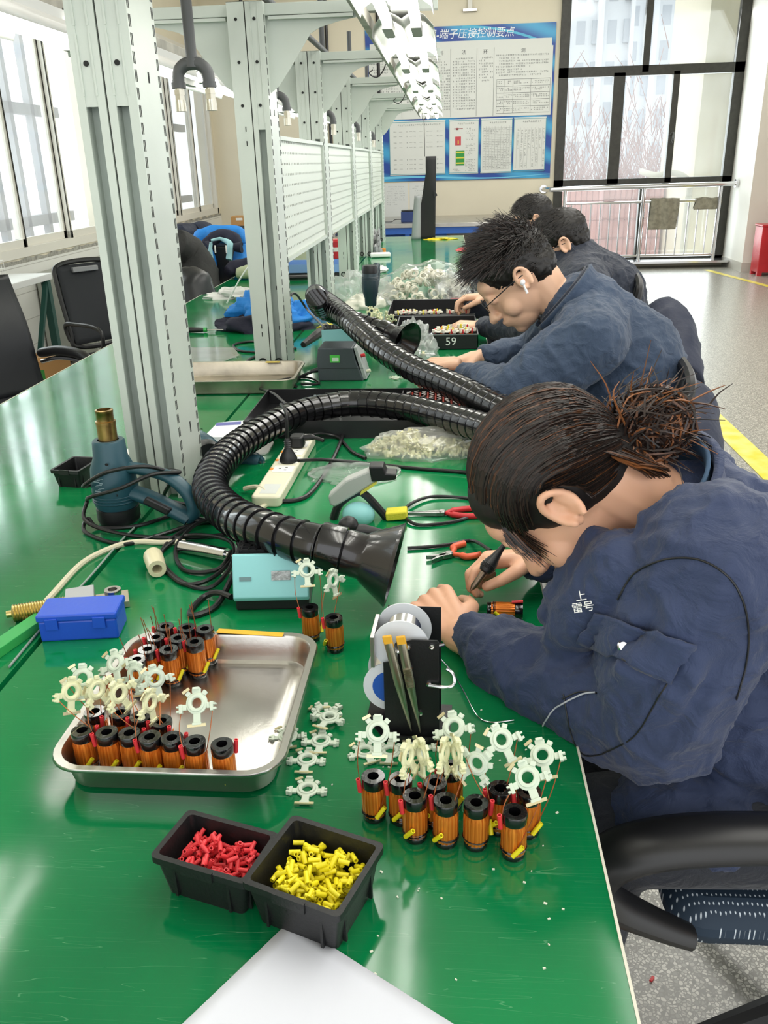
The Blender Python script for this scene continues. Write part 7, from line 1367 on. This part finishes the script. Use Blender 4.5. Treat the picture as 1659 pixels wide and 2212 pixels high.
P2, J2, F2, T2 = man('person', 'man with spiky dark hair, glasses and white earbud in a navy jacket', hc, (-.72, .0, -.69), (-.69, .0, .72), 1.10, (.36, 2.45, 1.075), (.37, 2.25, 1.02), (.38, 2.66, 1.02), oy(1110, 850, 2.22), oy(1000, 812, 2.48), (.30, 2.86, .86), oy(1045, 770, 2.72), (.55, 2.45, .56), jk2, og, [hm_bk, hm_gy, hm_bk, hm_br], 'spiky',
    [((oy(985, 785, 2.55), (-.9, .25, -.1), (0, -.2, 1), (.1, .9, .1), [.5, .6, .7, .8]), dict(s=1.05)), ((oy(1030, 768, 2.72), (-.85, -.2, -.25), (-.1, .1, 1), (-.1, -.9, .0), [.35, .5, .6, .7]), dict(s=1.1))])
glasses(P2, T2, og, 1.08, '')
eb = T2(-.088, -.004, -.004) - og; o = G().ell(eb, (.0075, .0075, .0085)).tube([eb, eb + F2 @ V((-.003, .010, -.030))], .0035, 8).build('earbud', mat('glossy_white_earbud', 'f2f2f4', .15), P2)
og = V((.45, 3.70, 0)); hc = oy(1212, 528, 3.70)
P3, J3, F3, T3 = man('person', 'man with short black hair and glasses in a dark hooded coat, behind the earbud wearer', hc, (-.86, .08, -.5), (-.5, 0, .86), 1.12, (.50, 3.70, 1.06), (.53, 3.48, .99), (.50, 3.92, .99), (.36, 3.36, .86), (.14, 3.60, .83), (.34, 4.05, .86), (.10, 3.95, .84), (.70, 3.70, .58), jk3, og, [hm_bk, hm_gy, hm_bk], 'short',
    [((V((.13, 3.60, .83)), (-.9, .3, .0), (0, -.2, 1), (.1, .9, .1), [.6, .7, .8, .9]), dict(s=1.05)), ((oy(1050, 640, 3.9), (-.9, -.1, .0), (-.1, .1, 1), (-.1, -.9, .0), [.6, .8, .9, 1.0]), dict(s=1.1))], 'coat', jr=1.08)
glasses(P3, T3, og, 1.1, '')
g = Blob(); g.chain([V((.60, 3.55, 1.02)), V((.66, 3.70, 1.03)), V((.60, 3.86, 1.02))], [.05, .075, .05]); g.finish('hood', jk3, J3, .007, 6, folds(.008, 14, 4), origin=og)
og = V((.5, 5.1, 0)); hc = oy(1152, 476, 5.1)
P4, J4, F4, T4 = man('person', 'farthest seated person, only dark hair showing behind the other heads', hc, (-.9, 0, -.4), (-.4, 0, .9), 1.1, (.52, 5.1, 1.03), (.54, 4.9, .96), (.54, 5.3, .96), (.38, 4.85, .84), (.15, 5.0, .82), (.38, 5.4, .84), (.15, 5.2, .82), (.68, 5.1, .58), jk3, og, [hm_bk, hm_gy], 'short',
    [((V((.14, 5.0, .82)), (-.9, .3, .0), (0, -.2, 1), (.1, .9, .1), [.6, .7, .8, .9]), dict(s=1.0)), ((V((.14, 5.2, .82)), (-.9, -.3, .0), (0, .2, 1), (.1, -.9, .1), [.6, .7, .8, .9]), dict(s=1.0))], 'coat', vox=.006)
